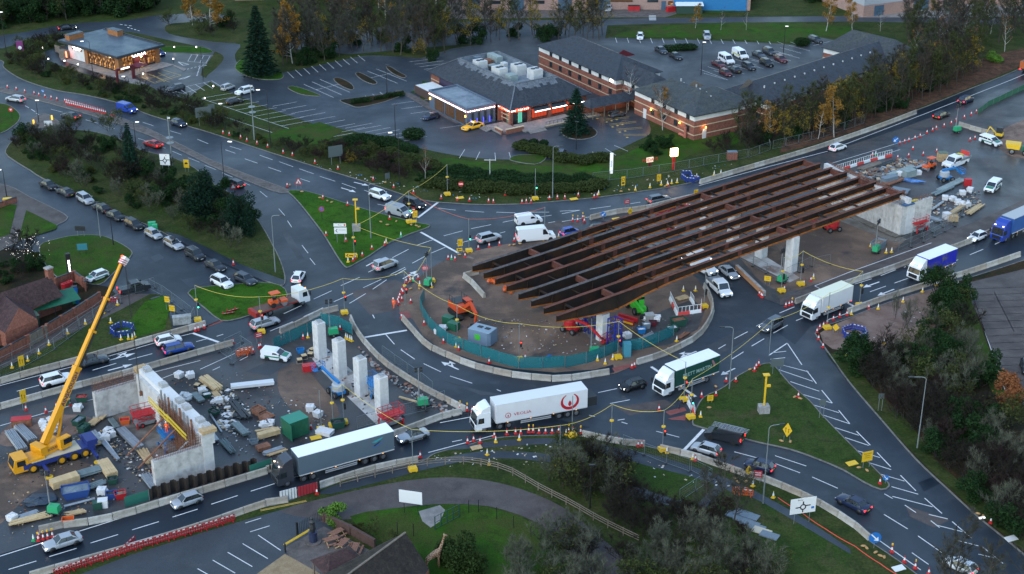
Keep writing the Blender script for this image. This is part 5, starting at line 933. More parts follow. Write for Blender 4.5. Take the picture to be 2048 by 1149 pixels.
def van(col,seg,label,lights=0,L=5.0,W=1.95,H=1.95,minibus=False,extras=(),group=None,name='van',cat='van',ztop=None):
 a,c=seg;h=ang(a,c);m_=mid(a,c);t=thing(name,label,cat,(m_[0],m_[1],0),h,group);hw=W/2;r=.34
 F=L/2;ho=1.05 if H<2.2 else 1.2
 prof=[(F-.12,.28),(F,.45),(F-.02,ho-.28),(F-.14,ho-.10),(F-.95,ho+.10),(F-1.75,H-.12),(F-2.1,H),(-F+.15,H),(-F+.02,H-.12),(-F,.6),(-F+.05,.3)]
 if 'pickup' in extras:prof=[(F-.12,.3),(F,.45),(F-.02,ho-.28),(F-.14,ho-.06),(F-1.2,ho+.06),(F-1.75,H-.06),(F-2.0,H),(-.1*L,H),(-.13*L,H-.05),(-.17*L,ho+.02),(-F+.03,ho),(-F,.6),(-F+.05,.3)]
 f=lambda z:hw-(0.05 if z<.4 else 0)-max(0,z-1.1)*.13
 b=MB();n=len(prof);b.v=[(x,f(z),z)for x,z in prof]+[(x,-f(z),z)for x,z in prof]
 b.f.append(tuple(range(n))[::-1]);b.f.append(tuple(range(n,2*n)));b.m+=[0,0]
 for i in range(n):j=(i+1)%n;b.f.append((i,j,n+j,n+i));b.m.append(1 if i in(n-1,n-2)and prof[i][1]<.5 else 0)
 wb=(F-.95,-F+1.05)
 for x in wb:
  for s in(1,-1):b.tube((x,s*(hw-.2),r+.02),(x,s*(hw+.008),r+.02),r+.07,n=14,m=1)
 b.box((F-.03,0,.5),(.1,W*.7,.25),m=1)
 for s in(1,-1):b.box((F-1.15,s*(hw+.12),ho+.2),(.12,.22,.3),m=1)
 b.obj('body',[paint(col),BLACK],t)
 i0,i1=(4,5);p,q=prof[i0],prof[i1]
 def on(tt,e):x=p[0]+(q[0]-p[0])*tt;z=p[1]+(q[1]-p[1])*tt;return(x+.015,e*(f(z)-.12),z+.015)
 MB().poly([on(.06,-1),on(.06,1),on(.97,1),on(.97,-1)]).obj('windscreen',CGLASS,t)
 for s in(1,-1):
  def sd(pts):
   v=[(x,s*(f(z)+.008),z)for x,z in pts];return v[::-1]if s>0 else v
  xb=F-2.35 if 'pickup' not in extras else-.08*L
  MB().poly(sd([(F-1.3,ho+.14),(xb,ho+.14),(xb,H-.3),(F-1.88,H-.3)][::-1])).obj('side_window',CGLASS,t)
  if minibus:
   for k in range(2):MB().poly(sd([(F-2.5-1.15*k,ho+.14),(F-3.55-1.15*k,ho+.14),(F-3.55-1.15*k,H-.3),(F-2.5-1.15*k,H-.3)][::-1])).obj('side_window',CGLASS,t)
  MB().box((F-.16,s*(hw-.26),ho-.28),(.2,.32,.22)).obj('headlight',HEAD_ON if lights&1 else HEAD_OFF,t);MB().box((-F+.03,s*(hw-.1),1.0 if 'pickup' not in extras else.8),(.08,.16,.5)).obj('tail_light',TAIL_ON if lights&2 else TAIL_OFF,t)
  for x in wb:wheel(t,x,s*(hw-.11),r,.23)
 MB().box((F+.01,0,.45),(.03,.5,.11)).obj('number_plate',PL_W,t);MB().box((-F-.01,0,.62),(.03,.5,.11)).obj('number_plate',PL_Y,t)
 if 'pickup' not in extras:MB().poly([(-F-.01,-hw+.35,ho+.2),(-F-.01,-hw+.35,H-.3),(-F-.01,hw-.35,H-.3),(-F-.01,hw-.35,ho+.2)]).obj('rear_window',CGLASS,t)
 if 'rack' in extras or 'ladders' in extras:
  b=MB()
  for s in(1,-1):b.bar((F-2.2,s*.7,H+.12),(-F+.2,s*.7,H+.12),.05)
  for k in range(6):b.bar((F-2.3-k*.5,-.7,H+.12),(F-2.3-k*.5,.7,H+.12),.05)
  b.obj('roof_rack',METAL,t)
 if 'ladders' in extras:
  for s in(-.25,.45):
   b=MB()
   for d in(-.18,.18):b.bar((F-.9,s+d,H+.22),(-F-.7,s+d,H+.24),.06)
   for k in range(12):b.bar((F-1.1-k*.42,s-.18,H+.22),(F-1.1-k*.42,s+.18,H+.22),.04)
   b.obj('ladder',METAL,t)
 if 'livery' in extras:
  G_=M('livery_green',(.015,.17,.10),.4);MB().poly([(F-.2,-hw+.25,ho-.02),(F-.95,-hw+.2,ho+.13),(F-.95,hw-.2,ho+.13),(F-.2,hw-.25,ho-.02)][::-1]).obj('green_bonnet',G_,t)
  for s in(1,-1):MB().box((-.2,s*(hw+.002),.8),(L*.6,.014,.22)).obj('green_stripe',G_,t)
 if 'band' in extras:
  for s in(1,-1):MB().box((-.3,s*(hw+.002),.95),(L*.7,.014,.25)).obj('yellow_band',M('yellow_band',(.5,.5,.05),.5),t)
 return t
def lorry(seg,label,cab,box,top,L,kind='rigid',H=3.9,shift=1.27,lights=1,flat=False,name='lorry',cabdark=None):
 """seg: near-side line on the ground, rear then front; the body stands beyond it"""
 a,c=seg;h=ang(a,c);m_=mid(a,c);nx,ny=-sin(h),cos(h)
 if ny<0:nx,ny=-nx,-ny
 t=thing(name,label,'lorry',(c[0]-cos(h)*L/2+nx*shift,c[1]-sin(h)*L/2+ny*shift,0),h);F=L/2
 CL=2.25 if kind=='artic' else 2.0;cz=3.0 if kind=='artic' else 2.75;hw=1.24
 PC=M(cab[0],cab[1],.3,coat=.5);x0=F-CL
 prof=[(F-.05,.45),(F,.6),(F,1.25),(F-.10,1.45),(F-.38,cz-.25),(F-.55,cz),(x0,cz),(x0,.75),(F-1.0,.75),(F-1.0,.45)]
 b=MB();n=len(prof);f=lambda z:hw-max(0,z-1.5)*.045
 b.v=[(x,f(z),z)for x,z in prof]+[(x,-f(z),z)for x,z in prof];b.f+=[tuple(range(n))[::-1],tuple(range(n,2*n))];b.m+=[0,0]
 for i in range(n):j=(i+1)%n;b.f.append((i,j,n+j,n+i));b.m.append(0)
 cb=b.obj('cab',PC,t)
 MB().poly([(F-.085,-1.12,1.42),(F-.085,1.12,1.42),(F-.36,1.06,cz-.33),(F-.36,-1.06,cz-.33)]).obj('windscreen',CGLASS,cb)
 MB().box((F+.005,0,.98),(.06,1.7,.62)).obj('grille',BLACK,cb)
 for s in(1,-1):
  v=[(F-.42,s*(f(1.6)+.008),1.5),(F-1.3,s*(f(1.6)+.008),1.5),(F-1.3,s*(f(2.3)+.008),2.3),(F-.52,s*(f(2.3)+.008),2.3)]
  MB().poly(v[::-1]if s<0 else v).obj('side_window',CGLASS,cb);MB().box((F-.1,s*1.0,.72),(.14,.34,.2)).obj('headlight',HEAD_ON if lights&1 else HEAD_OFF,t)
  MB().box((F-.05,s*1.42,2.0),(.16,.22,.7)).obj('mirror',BLACK,cb);MB().box((F-.5,s*.8,cz+.06),(.1,.22,.1)).obj('marker_lamp',L_WARM if lights&1 else AMBER,cb)
 if not flat:
  b=MB();z1=H-.1;q=[(F-.75,cz),(F-1.1,cz+(z1-cz)*.55),(x0+.25,z1),(x0,z1),(x0,cz)]
  b.extr(q,-1.12,1.12);b.obj('wind_deflector',PC,cb);MB().box((F-.95,0,cz+.22),(.4,.8,.04),ry=.9).obj('sunroof',CGLASS,cb)
 b=MB();b.box((-.3,0,.82),(L-1.2,.9,.25));b.obj('chassis',METAL_D,t)
 if not flat:
  bx0,bx1=-F,(x0-.75 if kind=='artic' else x0-.25);BL=bx1-bx0;bm=(bx0+bx1)/2;zb=1.12
  bo=MB().box((bm,0,(zb+H-.06)/2),(BL,2.52,H-.06-zb)).obj('box_body',M(box[0],box[1],.45,var=.04,vs=.6),t)
  b=MB();b.box((bm,0,H-.03),(BL+.04,2.56,.07));b.obj('roof',M(top[0],top[1],.5),bo)
  b=MB()
  for s in(1,-1):b.box((bm,s*1.265,zb+.06),(BL,.02,.14))
  b.obj('side_rail',M('rail_white',(.5,.5,.5),.5),bo)
  for s in(1,-1):
   b=MB();q0,q1=(bx0+(5.4 if kind=='artic' else 2.6)),bx1-(3.6 if kind=='artic' else.6)
   for z in(.55,.8):b.bar((q0,s*1.2,z),(q1,s*1.2,z),.06,.14)
   b.obj('side_guard',M('guard_grey',(.32,.33,.34),.5),t);MB().box((-F+.05,s*1.0,1.0),(.08,.35,.16)).obj('tail_light',TAIL_ON if lights&2 else TAIL_OFF,t)
  for k in range(4):
   for s in(1,-1):MB().box((bx0+BL*(k+.5)/4,s*1.275,zb-.06),(.16,.03,.08)).obj('side_marker',AMBER,t)
 xs=[F-1.35]+([F-3.6,F-4.9,-F+1.6,-F+2.9,-F+4.2]if kind=='artic' else[-F+2.2])
 for x in xs:
  for s in(1,-1):wheel(t,x,s*1.06,.5,.32)
 return t
def side_text(t,s,size,mat,x,z,sx=1.0,left=True,y=1.27,bold=.0):
 return text(s,size,mat,t,(x,y if left else-y,z),(pi/2,0,pi if left else 0),'lettering',.006,sx,bold)
# --- heavy lorries
WH_=('lorry_white',(.66,.68,.69));TOPW=('lorry_roof',(.74,.76,.78))
t=lorry([(10.7,183.0),(-5.0,177.4)],'white articulated lorry with a big red ring emblem on its side',WH_,('curtain_white',(.60,.61,.62)),('roof_offwhite',(.62,.63,.63)),16.5,'artic',4.0)
EMB=M('emblem_red',(.42,.012,.02),.5)
b=MB();nseg=40
for i in range(nseg):
 a0,a1=[radians(115+310*(i+d)/nseg)for d in(0,1)]
 w0,w1=[.12+.34*max(0,sin(pi*(i+d)/nseg))for d in(0,1)]
 q=[(cos(a0)*1.25,sin(a0)*1.25),(cos(a1)*1.25,sin(a1)*1.25),(cos(a1)*(1.25-w1),sin(a1)*(1.25-w1)),(cos(a0)*(1.25-w0),sin(a0)*(1.25-w0))]
 b.poly([(x*1.1,1.268,2.55+y)for x,y in q])
tear=[(0,.48),(.22,.10),(.26,-.15),(.15,-.38),(0,-.48),(-.15,-.38),(-.26,-.15),(-.22,.10)]
b.poly([(x,1.269,2.3+y)for x,y in tear]);eo=b.obj('emblem',EMB,t,(-5.6,0,0));eo.location=(-5.6,.004,0)
side_text(t,'VEOLIA',.62,EMB,1.4,2.1,1.25)
b=MB()
for i in range(24):
 a0,a1=2*pi*i/24,2*pi*(i+1)/24;b.poly([(x,1.272,2.1+y)for x,y in((cos(a0)*.42,sin(a0)*.42),(cos(a1)*.42,sin(a1)*.42),(cos(a1)*.33,sin(a1)*.33),(cos(a0)*.33,sin(a0)*.33))])
b.poly([(x*.4,1.272,2.05+y*.4)for x,y in tear]);b.obj('small_emblem',EMB,t,(3.5,.002,0))
mf=MB();mf.box((-9.0,0,1.9),(1.5,2.2,1.3));mf.box((-9.0,0,1.15),(1.7,1.6,.3));mf.obj('rear_forklift',METAL_D,t)
t=lorry([(31.5,194.3),(21.6,187.3)],'white-cabbed lorry with a dark green curtain side on the roundabout',WH_,('curtain_green',(.008,.055,.042)),TOPW,10.6,'rigid',3.9)
side_text(t,'BRETT MARTIN',.85,M('pale_letter',(.25,.36,.33),.5),-1.0,2.55,.95,bold=.01)
MB().poly([(-4.6,1.272,2.5),(-4.0,1.272,3.5),(-3.7,1.272,3.5),(-4.2,1.272,2.3)]).obj('pink_flash',M('pink_flash',(.30,.14,.16),.5),t)
lorry([(77.0,233.8),(67.6,226.5)],'white-cabbed box lorry with a royal blue side on the east lane',WH_,('curtain_blue',(.012,.018,.36)),TOPW,9.8,'rigid',3.8)
lorry([(55.6,218.4),(47.2,211.7)],'plain white box lorry with a cream roof waiting at the cones',WH_,('box_white',(.62,.62,.62)),('roof_cream',(.66,.66,.50)),9.6,'rigid',3.75,lights=3)
t=lorry([(-15.6,171.6),(-30.0,163.5)],'dark-cabbed articulated lorry with a slate-grey curtain side and white roof',('cab_dark',(.035,.04,.048)),('curtain_slate',(.085,.12,.15)),('roof_white',(.80,.82,.84)),16.5,'artic',4.0)
for q,m in(([(-.8,.3),(.9,.75),(.6,.45),(-.2,.15)],M('logo_teal',(.02,.30,.34),.5)),([(-.9,-.5),(.2,-.15),(1.2,.1),(-.3,-.45)],M('logo_blue',(.02,.12,.42),.5)),([(-.55,-.25),(.55,.25),(.35,.0),(-.4,-.4)],M('logo_dark',(.012,.02,.03),.5))):
 MB().poly([(-5.8-x,1.272,2.85+z)for x,z in q]).obj('emblem',m,t)
lorry([(104.7,258.7),(86.4,243.0)],'bright blue articulated lorry cut by the right edge of the picture',('cab_blue',(.015,.045,.30)),('curtain_blue_b',(.03,.10,.30)),('roof_grey',(.34,.36,.37)),16.5,'artic',4.0)
# tipper at top right
t=lorry([(116.7,338.2),(128.6,350.3)],'orange tipper lorry driving away at the far right',('cab_orange',(.4,.09,.02)),None,None,8.5,'rigid',3.2,flat=True,lights=2)
MB().box((-1.1,0,2.1),(6.0,2.45,1.7)).obj('tipper_body',M('tipper_orange',(.42,.10,.025),.6,var=.15),t);MB().box((-1.1,0,2.97),(5.7,2.2,.06)).obj('load',DIRT_R,t)
for s in(1,-1):MB().box((-4.2,s,1.0),(.1,.4,.2)).obj('tail_light',TAIL_ON,t)
# flatbed carrying a road roller
t=lorry([(-40.3,212.6),(-32.6,218.9)],'white-cabbed low loader with a red bed turning left',WH_,None,None,9.6,'rigid',3.0,flat=True,lights=0)
b=MB();b.box((-1.1,0,1.0),(7.2,2.5,.22));b.obj('load_bed',M('bed_timber',(.10,.06,.045),.8),t)
for s in(1,-1):MB().box((-1.1,s*1.24,1.05),(7.3,.06,.2)).obj('bed_edge',M('bed_red',(.28,.02,.015),.6),t)
MB().box((-4.95,0,.8),(.6,2.5,.9)).obj('ramp',M('bed_red',(.28,.02,.015),.6),t)
def roller(label,x,y,z,rz,col=(.62,.09,.015)):
 O=M('plant_orange',col,.5);t=thing('road_roller',label,'road roller',(x,y,z),rz)
 MB().tube((1.0,-.65,.45),(1.0,.65,.45),.45,n=18).obj('front_drum',METAL,t);MB().tube((-.9,-.6,.45),(-.9,.6,.45),.45,n=18).obj('rear_drum',TYRE,t)
 MB().box((1.0,0,.85),(1.1,1.4,.35)).box((-.7,0,.95),(1.4,1.1,.6)).obj('chassis',O,t)
 for px_,py_ in((-.9,-.5),(-.9,.5),(.1,-.5),(.1,.5)):MB().bar((px_,py_,1.1),(px_,py_,2.35),.07).obj('canopy_post',BLACK,t)
 MB().box((-.4,0,2.4),(1.6,1.3,.14)).obj('canopy',O,t);MB().box((-.5,0,1.4),(.5,.5,.5)).obj('seat',BLACK,t);return t
roller('orange road roller riding on the red low loader',-37.4,215.7,1.12,ang(*[(-41.1,215.6),(-34.4,219.9)]))
# --- cars: (type, paint, (rear, front), label, lights, group)
CARS=[('saloon','black',[(-118.8,383.7),(-114.1,385.6)],'black saloon on the curve behind the drive-through cafe',3),('estate','silver',[(-109.5,323.2),(-114.4,325.4)],'silver estate car at the far left on the dual carriageway',2),('saloon','dark',[(-94.1,311.0),(-98.6,313.7)],'dark saloon braking by the give-way island on the left',2),('hatch','blue_dark',[(-73.7,309.0),(-69.8,305.7)],'dark blue hatchback behind the blue van on the dual carriageway',1),('saloon','red',[(-72.3,292.4),(-76.5,295.8)],'bright red saloon beside the roundabout direction sign',2),('hatch','slate',[(-76.0,333.6),(-78.6,331.3)],'grey hatchback parked alone in the bays before the cafe',0),('mini','silver',[(-66.6,331.3),(-64.4,334.4)],'small silver hatchback parked beside the white crossover',0),('suv','white',[(-59.7,331.3),(-62.7,328.3)],'white crossover parked in the bays right of the cafe',0),('hatch','black',[(-63.8,321.4),(-60.7,323.6)],'black hatchback parked below the white crossover',0),('hatch','blue',[(-88.6,362.3),(-86.7,360.6)],'blue car half hidden behind the right end of the cafe',1),('hatch','blue_dark',[(-16.2,312.7),(-19.1,310.6)],'dark blue hatchback parked beside the restaurant annex',0),('cab','yellow',[(-6.2,307.3),(-10.6,303.4)],'bright yellow saloon taxi parked at the restaurant steps',0,None,('taxisign',)),('hatch','white',[(33.3,380.3),(32.5,371.8)],'white hatchback alone in the far bay row',0),('suv','silver',[(50.2,380.3),(49.9,372.3)],'silver four-by-four in the far bay row by the grass',0),('saloon','slate',[(36.1,366.3),(38.2,360.6)],'slate-grey saloon beside the low hedge in the hotel car park',0),('saloon','dark',[(39.1,361.0),(41.4,355.4)],'dark saloon nearest the hedge in the hotel car park',0),('saloon','maroon',[(48.7,354.1),(51.2,348.3)],'dark red saloon beside the white minibus',0),('hatch','maroon',[(49.7,346.6),(51.7,341.8)],'red hatchback at the front corner of the hotel car park',0),('saloon','dark',[(54.2,344.6),(52.0,349.5)],'black saloon between the red hatchback and the dark estate',0),('estate','dark',[(55.8,352.4),(58.1,346.6)],'dark estate car right of the black saloon in the hotel car park',0),('saloon','slate',[(59.8,362.3),(62.1,356.7)],'grey saloon right of the white works van in the hotel car park',0),('suv','black',[(60.5,355.4),(62.8,349.1)],'black four-by-four beside the maroon estate',0),('suv','slate',[(62.7,365.0),(65.0,358.8)],'blue-grey four-by-four in the back of the hotel parking cluster',0),('estate','maroon',[(64.7,358.8),(66.6,352.8)],'maroon estate at the right end of the hotel parking cluster',0),('estate','dark',[(75.9,375.5),(78.6,370.4)],'dark estate parked beside the round bush',0),('hatch','slate',[(21.1,312.3),(24.7,314.4)],'grey hatchback parked on the yellow bays by the covered walkway',0),('hatch','blue_dark',[(9.5,286.1),(10.6,290.6)],'dark blue car partly hidden by the clipped hedge',0),('estate','silver',[(27.1,408.4),(25.8,400.9)],'silver car before the industrial unit with blue door',0),('mini','white',[(-105.4,411.2),(-103.1,412.3)],'white car glimpsed through the trees at the top left',0),('suv','blue_dark',[(99.3,320.7),(104.8,326.1)],'blue four-by-four driving away on the far right lane',2),('estate','black',[(91.2,310.3),(96.5,315.4)],'black estate braking behind the blue four-by-four',2),('hatch','white',[(65.0,290.3),(69.2,293.6)],'white hatchback passing above the far ends of the girders',2),('saloon','black',[(-91.5,272.6),(-87.2,268.4)],'black saloon heading the parked row at the far left',0),('saloon','dark',[(-83.0,264.8),(-87.3,268.9)],'second car of the parked row, a dark saloon facing away',0),('suv','silver',[(-82.5,265.5),(-78.3,260.7)],'silver four-by-four third in the parked row',0),('saloon','black',[(-74.2,256.8),(-78.2,260.7)],'black saloon fourth in the parked row, facing away',0),('saloon','black',[(-75.0,257.2),(-70.5,252.7)],'black saloon fifth in the parked row',0),('estate','black',[(-70.6,253.1),(-66.2,248.5)],'black estate sixth in the parked row',0),('hatch','silver',[(-66.2,248.7),(-61.6,243.9)],'silver hatchback by the green cabinets in the parked row',0),('estate','silver',[(-61.7,244.4),(-57.1,239.3)],'silver estate with a black roof box in the parked row',0,None,('roofbox',)),('suv','dark',[(-57.1,239.7),(-52.4,234.6)],'big dark four-by-four in the parked row',0,None,('rails',)),('saloon','dark',[(-52.6,234.8),(-48.2,230.3)],'dark coupe near the end of the parked row',0),('suv','white',[(-50.4,228.0),(-45.8,223.5)],'white crossover parked on the verge corner',0,None,('rails',)),('estate','slate',[(-46.4,229.0),(-42.4,225.1)],'silver-grey estate parked last beside the white crossover',0),('hatch','white',[(-68.2,229.7),(-70.7,226.8)],'white car with green bonnet parked by the inn lawn',0,None,('greenhood',)),('estate','dark',[(-51.5,269.2),(-55.8,273.7)],'dark estate braking on the left carriageway by the pines',2),('suv','white',[(-27.0,266.6),(-23.2,263.5)],'white crossover following the silver van to the stop line',1),('mpv','black',[(-19.9,262.2),(-16.6,259.2)],'black people carrier alongside the silver van at the stop line',1),('mpv','silver',[(-23.3,231.3),(-19.7,234.6)],'silver people carrier entering the roundabout past the triangle',2),('suv','silver',[(-6.2,243.2),(-2.0,245.7)],'silver crossover beside the cones left of the girders',2),('hatch','white',[(-35.9,226.5),(-35.5,229.7)],'white car behind the low loader on the side road',2),('estate','grey',[(25.6,262.2),(29.7,264.2)],'grey estate speeding past above the girders',2),('mini','cobalt',[(8.8,246.4),(11.9,248.2)],'bright blue small hatchback nosing under the girders',2),('saloon','silver',[(35.6,232.1),(37.4,227.6)],'silver saloon emerging from under the girders',1),('hatch','black',[(14.5,248.7),(17.2,249.1)],'black hatchback first in the queue under the girders',0),('estate','slate',[(21.5,243.2),(24.6,241.9)],'blue-grey car in the middle of the queue under the girders',0),('hatch','dark',[(24.0,240.6),(26.6,238.9)],'dark car with headlights lit in the queue under the girders',1),('saloon','black',[(26.6,238.4),(29.3,236.3)],'black saloon beneath the girders ahead of the white vans',1),('suv','grey',[(42.4,211.8),(38.7,208.0)],'blue-grey four-by-four leaving the white lorry behind',1),('hatch','black',[(19.2,191.3),(15.7,189.6)],'black hatchback between the two big lorries',1),('cabrio','silver',[(-11.5,177.4),(-15.4,175.2)],'silver coupe following the slate-grey lorry',1),('hatch','silver',[(-39.6,161.2),(-42.5,159.2)],'silver hatchback on the near lane by the sheet piles',1),('saloon','silver',[(-52.5,152.3),(-56.1,150.1)],'silver saloon at the bottom left beside the works cones',1),('hatch','silver',[(27.4,171.9),(24.5,173.6)],'silver hatchback waiting at the south stop line',2),('hatch','blue_dark',[(33.8,167.8),(31.2,169.3)],'dark blue hatchback queued behind the silver hatchback',2),('saloon','blue_dark',[(44.3,158.1),(41.6,161.1)],'dark blue saloon beside the curved row of barriers',2),('hatch','white',[(54.0,145.1),(51.6,147.5)],'white hatchback behind bare twigs at the bottom right',2),('hatch','black',[(76.4,197.4),(75.8,194.3)],'black car cut off by the right edge in the empty car park',0),('hatch','white',[(-54.2,203.9),(-51.0,205.6)],'white hatchback beside the blue car at the left barriers',2),('estate','blue',[(-52.4,201.1),(-48.7,203.1)],'dark blue estate hugging the concrete barrier',2),('cabrio','slate',[(-64.0,197.3),(-60.9,199.0)],'slate convertible with black hood on the left approach',2),('suv','white',[(-68.0,191.0),(-64.6,193.1)],'white crossover behind the yellow crane boom',2),('estate','silver',[(-40.5,209.4),(-36.9,212.0)],'silver-grey estate behind the red low loader',2),('hatch','white',[(84.5,246.6),(80.7,243.5)],'white hatchback ahead of the blue lorry on the east lane',1),]
for r_ in CARS:car(r_[0],r_[1],r_[2],r_[3],r_[4],r_[5]if len(r_)>5 else None,r_[6]if len(r_)>6 else())
van('cobalt',[(-87.3,318.6),(-82.7,315.1)],'deep blue panel van on the dual carriageway below the cafe',1,5.0,1.95,1.95)
van('silver',[(-22.8,258.0),(-18.9,255.3)],'silver van with a loaded roof rack at the north stop line',3,5.2,1.95,1.95,extras=('rack',))
van('white',[(0.7,244.1),(7.7,245.7)],'tall white long-wheelbase van beside the yellow-based pole',2,6.9,2.02,2.6)
van('white',[(1.1,252.0),(4.9,253.4)],'low white van passing behind the tall white van',0,4.9,1.9,1.9)
van('white',[(51.2,357.5),(53.3,352.0)],'white minibus parked beside the dark red saloon',0,5.2,1.95,2.1,True,name='minibus',cat='minibus')
van('white',[(55.1,361.9),(57.3,356.2)],'white works van with yellow band in the hotel car park',0,5.3,1.98,2.1,extras=('band',))
van('white',[(-37.2,200.0),(-33.6,199.0)],'small white works van with green bonnet by the far column',0,4.3,1.75,1.75,extras=('livery',))
van('white',[(98.2,297.3),(100.8,293.6)],'white and green works van by the yellow mini digger',0,4.6,1.85,1.8,True,extras=('livery',));van('white',[(94.4,272.1),(90.4,266.6)],'white and green works van facing the camera on the site',0,4.8,1.9,1.9,True,extras=('livery',))
van('white',[(30.5,237.6),(33.2,234.6)],'white van partly hidden beneath the middle girders',1,5.2,1.95,2.0);van('white',[(31.3,232.9),(33.7,229.7)],'white van with headlights lit at the edge of the girders',1,5.0,1.9,1.9)
van('dark',[(30.9,175.0),(26.8,177.1)],'black van carrying ladders at the south stop line',2,5.2,1.95,1.95,extras=('ladders',))
van('dark',[(-63.8,222.6),(-60.5,224.5)],'black double-cab pickup parked behind the inn wall',2,5.2,1.85,1.78,extras=('pickup',),name='pickup',cat='pickup')
t=van('white',[(33.3,226.1),(34.9,221.0)],'white dropside pickup leaving the girders with its headlights lit',1,6.2,2.0,2.1,extras=('pickup',),name='pickup',cat='pickup')
MB().box((-1.7,0,1.2),(3.0,2.1,.1)).box((-1.7,1.02,1.4),(3.0,.05,.4)).box((-1.7,-1.02,1.4),(3.0,.05,.4)).obj('dropside_bed',METAL,t)
t=van('white',[(92.1,285.6),(85.6,280.1)],'white crew-cab dropside lorry beside the blue boom lift',0,6.4,2.1,2.2,extras=('pickup',),name='pickup',cat='pickup')
MB().box((-1.9,0,1.2),(3.6,2.2,.12)).box((-1.9,1.08,1.4),(3.6,.05,.4)).box((-1.9,-1.08,1.4),(3.6,.05,.4)).obj('dropside_bed',METAL,t);MB().box((-1.0,0,1.75),(1.2,1.2,.9)).obj('yellow_load',M('load_yellow',(.5,.4,.03),.6),t);MB().box((-3.0,0,2.0),(.1,1.9,.9)).obj('red_barrier_load',M('barrier_red',(.55,.05,.04),.5),t)
# cones, barriers, fences
RED=M('cone_red',(.45,.018,.015),.5);WHT=M('reflective_white',(.66,.67,.66),.5);YEL=M('works_yellow',(.66,.40,.015),.5,var=.08);GRN=M('cone_green',(.02,.30,.10),.5);ORG=M('works_orange',(.62,.11,.02),.55)
BAG=M('sand_bag',(.40,.23,.09),.85,var=.25);SIGNBLUE=M('sign_blue',(.01,.13,.42),.45);SIGNBLK=M('sign_black',(.01,.01,.012),.5);SIGNBACK=M('sign_back_grey',(.10,.125,.13),.5,.3);POLE=M('steel_pole',(.22,.25,.26),.5,.4);POLE_B=M('black_pole',(.010,.011,.013),.5);SBROWN=M('worn_sign_red',(.40,.03,.04),.5)
def cone_mesh(c1,c2,lamp=False):
 b=MB();b.box((0,0,.05),(.48,.48,.1),m=0)
 b.lathe([(.19,.1),(.135,.38),(.075,.72),(.045,.92),(.03,1.0)],10,ms=[0,1,0 if c1==RED else 1,0,0])
 if lamp:b.box((0,0,1.12),(.2,.12,.26),m=2)
 return b.mesh('traffic_cone',[c1,c2,YEL])
CONE={'r':cone_mesh(RED,WHT),'a':cone_mesh(RED,WHT,True),'y':cone_mesh(YEL,WHT),'g':cone_mesh(GRN,WHT)}
def cones(kind,where,pts,z=.03):
 nm={'r':'red and white traffic cone ','a':'lamp-topped red cone ','y':'yellow-based white cone ','g':'green and white cone '}[kind]
 for i,p in enumerate(pts):tag(put('traffic_cone',CONE[kind],None,(p[0],p[1],z),(0,0,i*1.3)),nm+where,'cone','cones '+where)
def row(n,a,c):return[mid(a,c,i/(n-1))for i in range(n)]
cones('r','on the central reservation at the far left',[(-116.7,334.0),(-114.2,332.5),(-111.7,330.6),(-109.1,329.1),(-107.7,328.0),(-106.0,326.9),(-104.3,325.8),(-102.7,324.7),(-87.7,314.0),(-87.1,313.4)],.13)
cones('r','in the dense double row on the central reservation',row(22,*[(-100.6,323.6),(-90.1,316.1)])+row(22,*[(-99.8,321.8),(-89.4,315.1)]),.13)
cones('r','along the north kerb of the dual carriageway',[(-61.2,301.8),(-59.7,300.8),(-57.0,298.9),(-55.4,297.0),(-53.0,295.2),(-50.5,293.3),(-46.8,289.7),(-44.7,288.2),(-39.6,283.8),(-34.6,280.4),(-27.1,274.3),(-22.8,270.2),(-18.8,267.3),(-13.4,264.5),(-10.3,263.7),(-8.0,263.2),(-4.4,262.7),(-3.5,262.5),(-1.3,266.3)],.13)
cones('r','on the north verge beside the green signal pole',[(1.9,262.2),(2.7,262.5),(3.6,262.5),(7.1,264.2),(8.6,264.5),(10.0,264.5),(12.6,265.8),(15.6,265.0),(16.2,265.5),(30.2,271.0)],.13);cones('y','on the rough verge above the girders',[(23.7,268.9),(26.6,270.2),(28.9,271.6),(31.0,272.4),(32.1,272.9),(36.2,275.6),(39.8,277.0),(41.2,277.6),(16.5,266.6),(30.1,271.6)],.13)
cones('r','on the grass triangle island',[(-43.4,270.8),(-35.8,264.5),(-30.8,261.2),(-22.4,254.3),(-33.2,246.8),(-24.5,240.6),(-22.4,242.4),(-25.9,237.6),(-27.3,235.4),(-27.0,236.3),(-29.4,244.1)],.14);cones('g','on the grass triangle island',[(-19.8,246.2)],.14);cones('y','on the grass triangle island',[(-22.2,243.2),(-28.1,235.0)],.14)
cones('r','at the edge of the red earth left of the girders',[(-11.0,236.5),(-9.8,236.1),(-8.1,237.4),(-5.9,240.8),(-4.0,241.7),(-2.2,242.6),(0.4,244.4),(2.4,244.6),(4.4,245.0),(6.3,245.7)]);cones('g','at the edge of the red earth left of the girders',[(-10.4,236.3)]);cones('a','by the barrier nose above the girders',[(11.1,253.6),(12.0,253.4),(13.0,254.8),(13.2,253.1)]);cones('y','at the edge of the red earth left of the girders',[(8.3,245.9),(11.3,243.7)])
cones('r','clustered beside the worker on the roundabout edge',[(-17.2,228.6),(-17.0,227.2),(-17.6,226.8),(-15.7,228.2),(-17.8,224.5),(-18.1,223.1),(-17.9,222.6),(-18.3,221.2),(-18.4,220.1),(-18.5,219.3),(-18.3,218.4),(-17.9,219.9),(-16.4,219.1),(-17.5,213.4)],.06);cones('g','clustered beside the worker on the roundabout edge',[(-16.5,227.4)],.06);cones('y','near the tower light by the worker',[(-15.3,225.5),(-13.3,224.9),(-12.8,211.8),(-8.5,203.4)],.06)
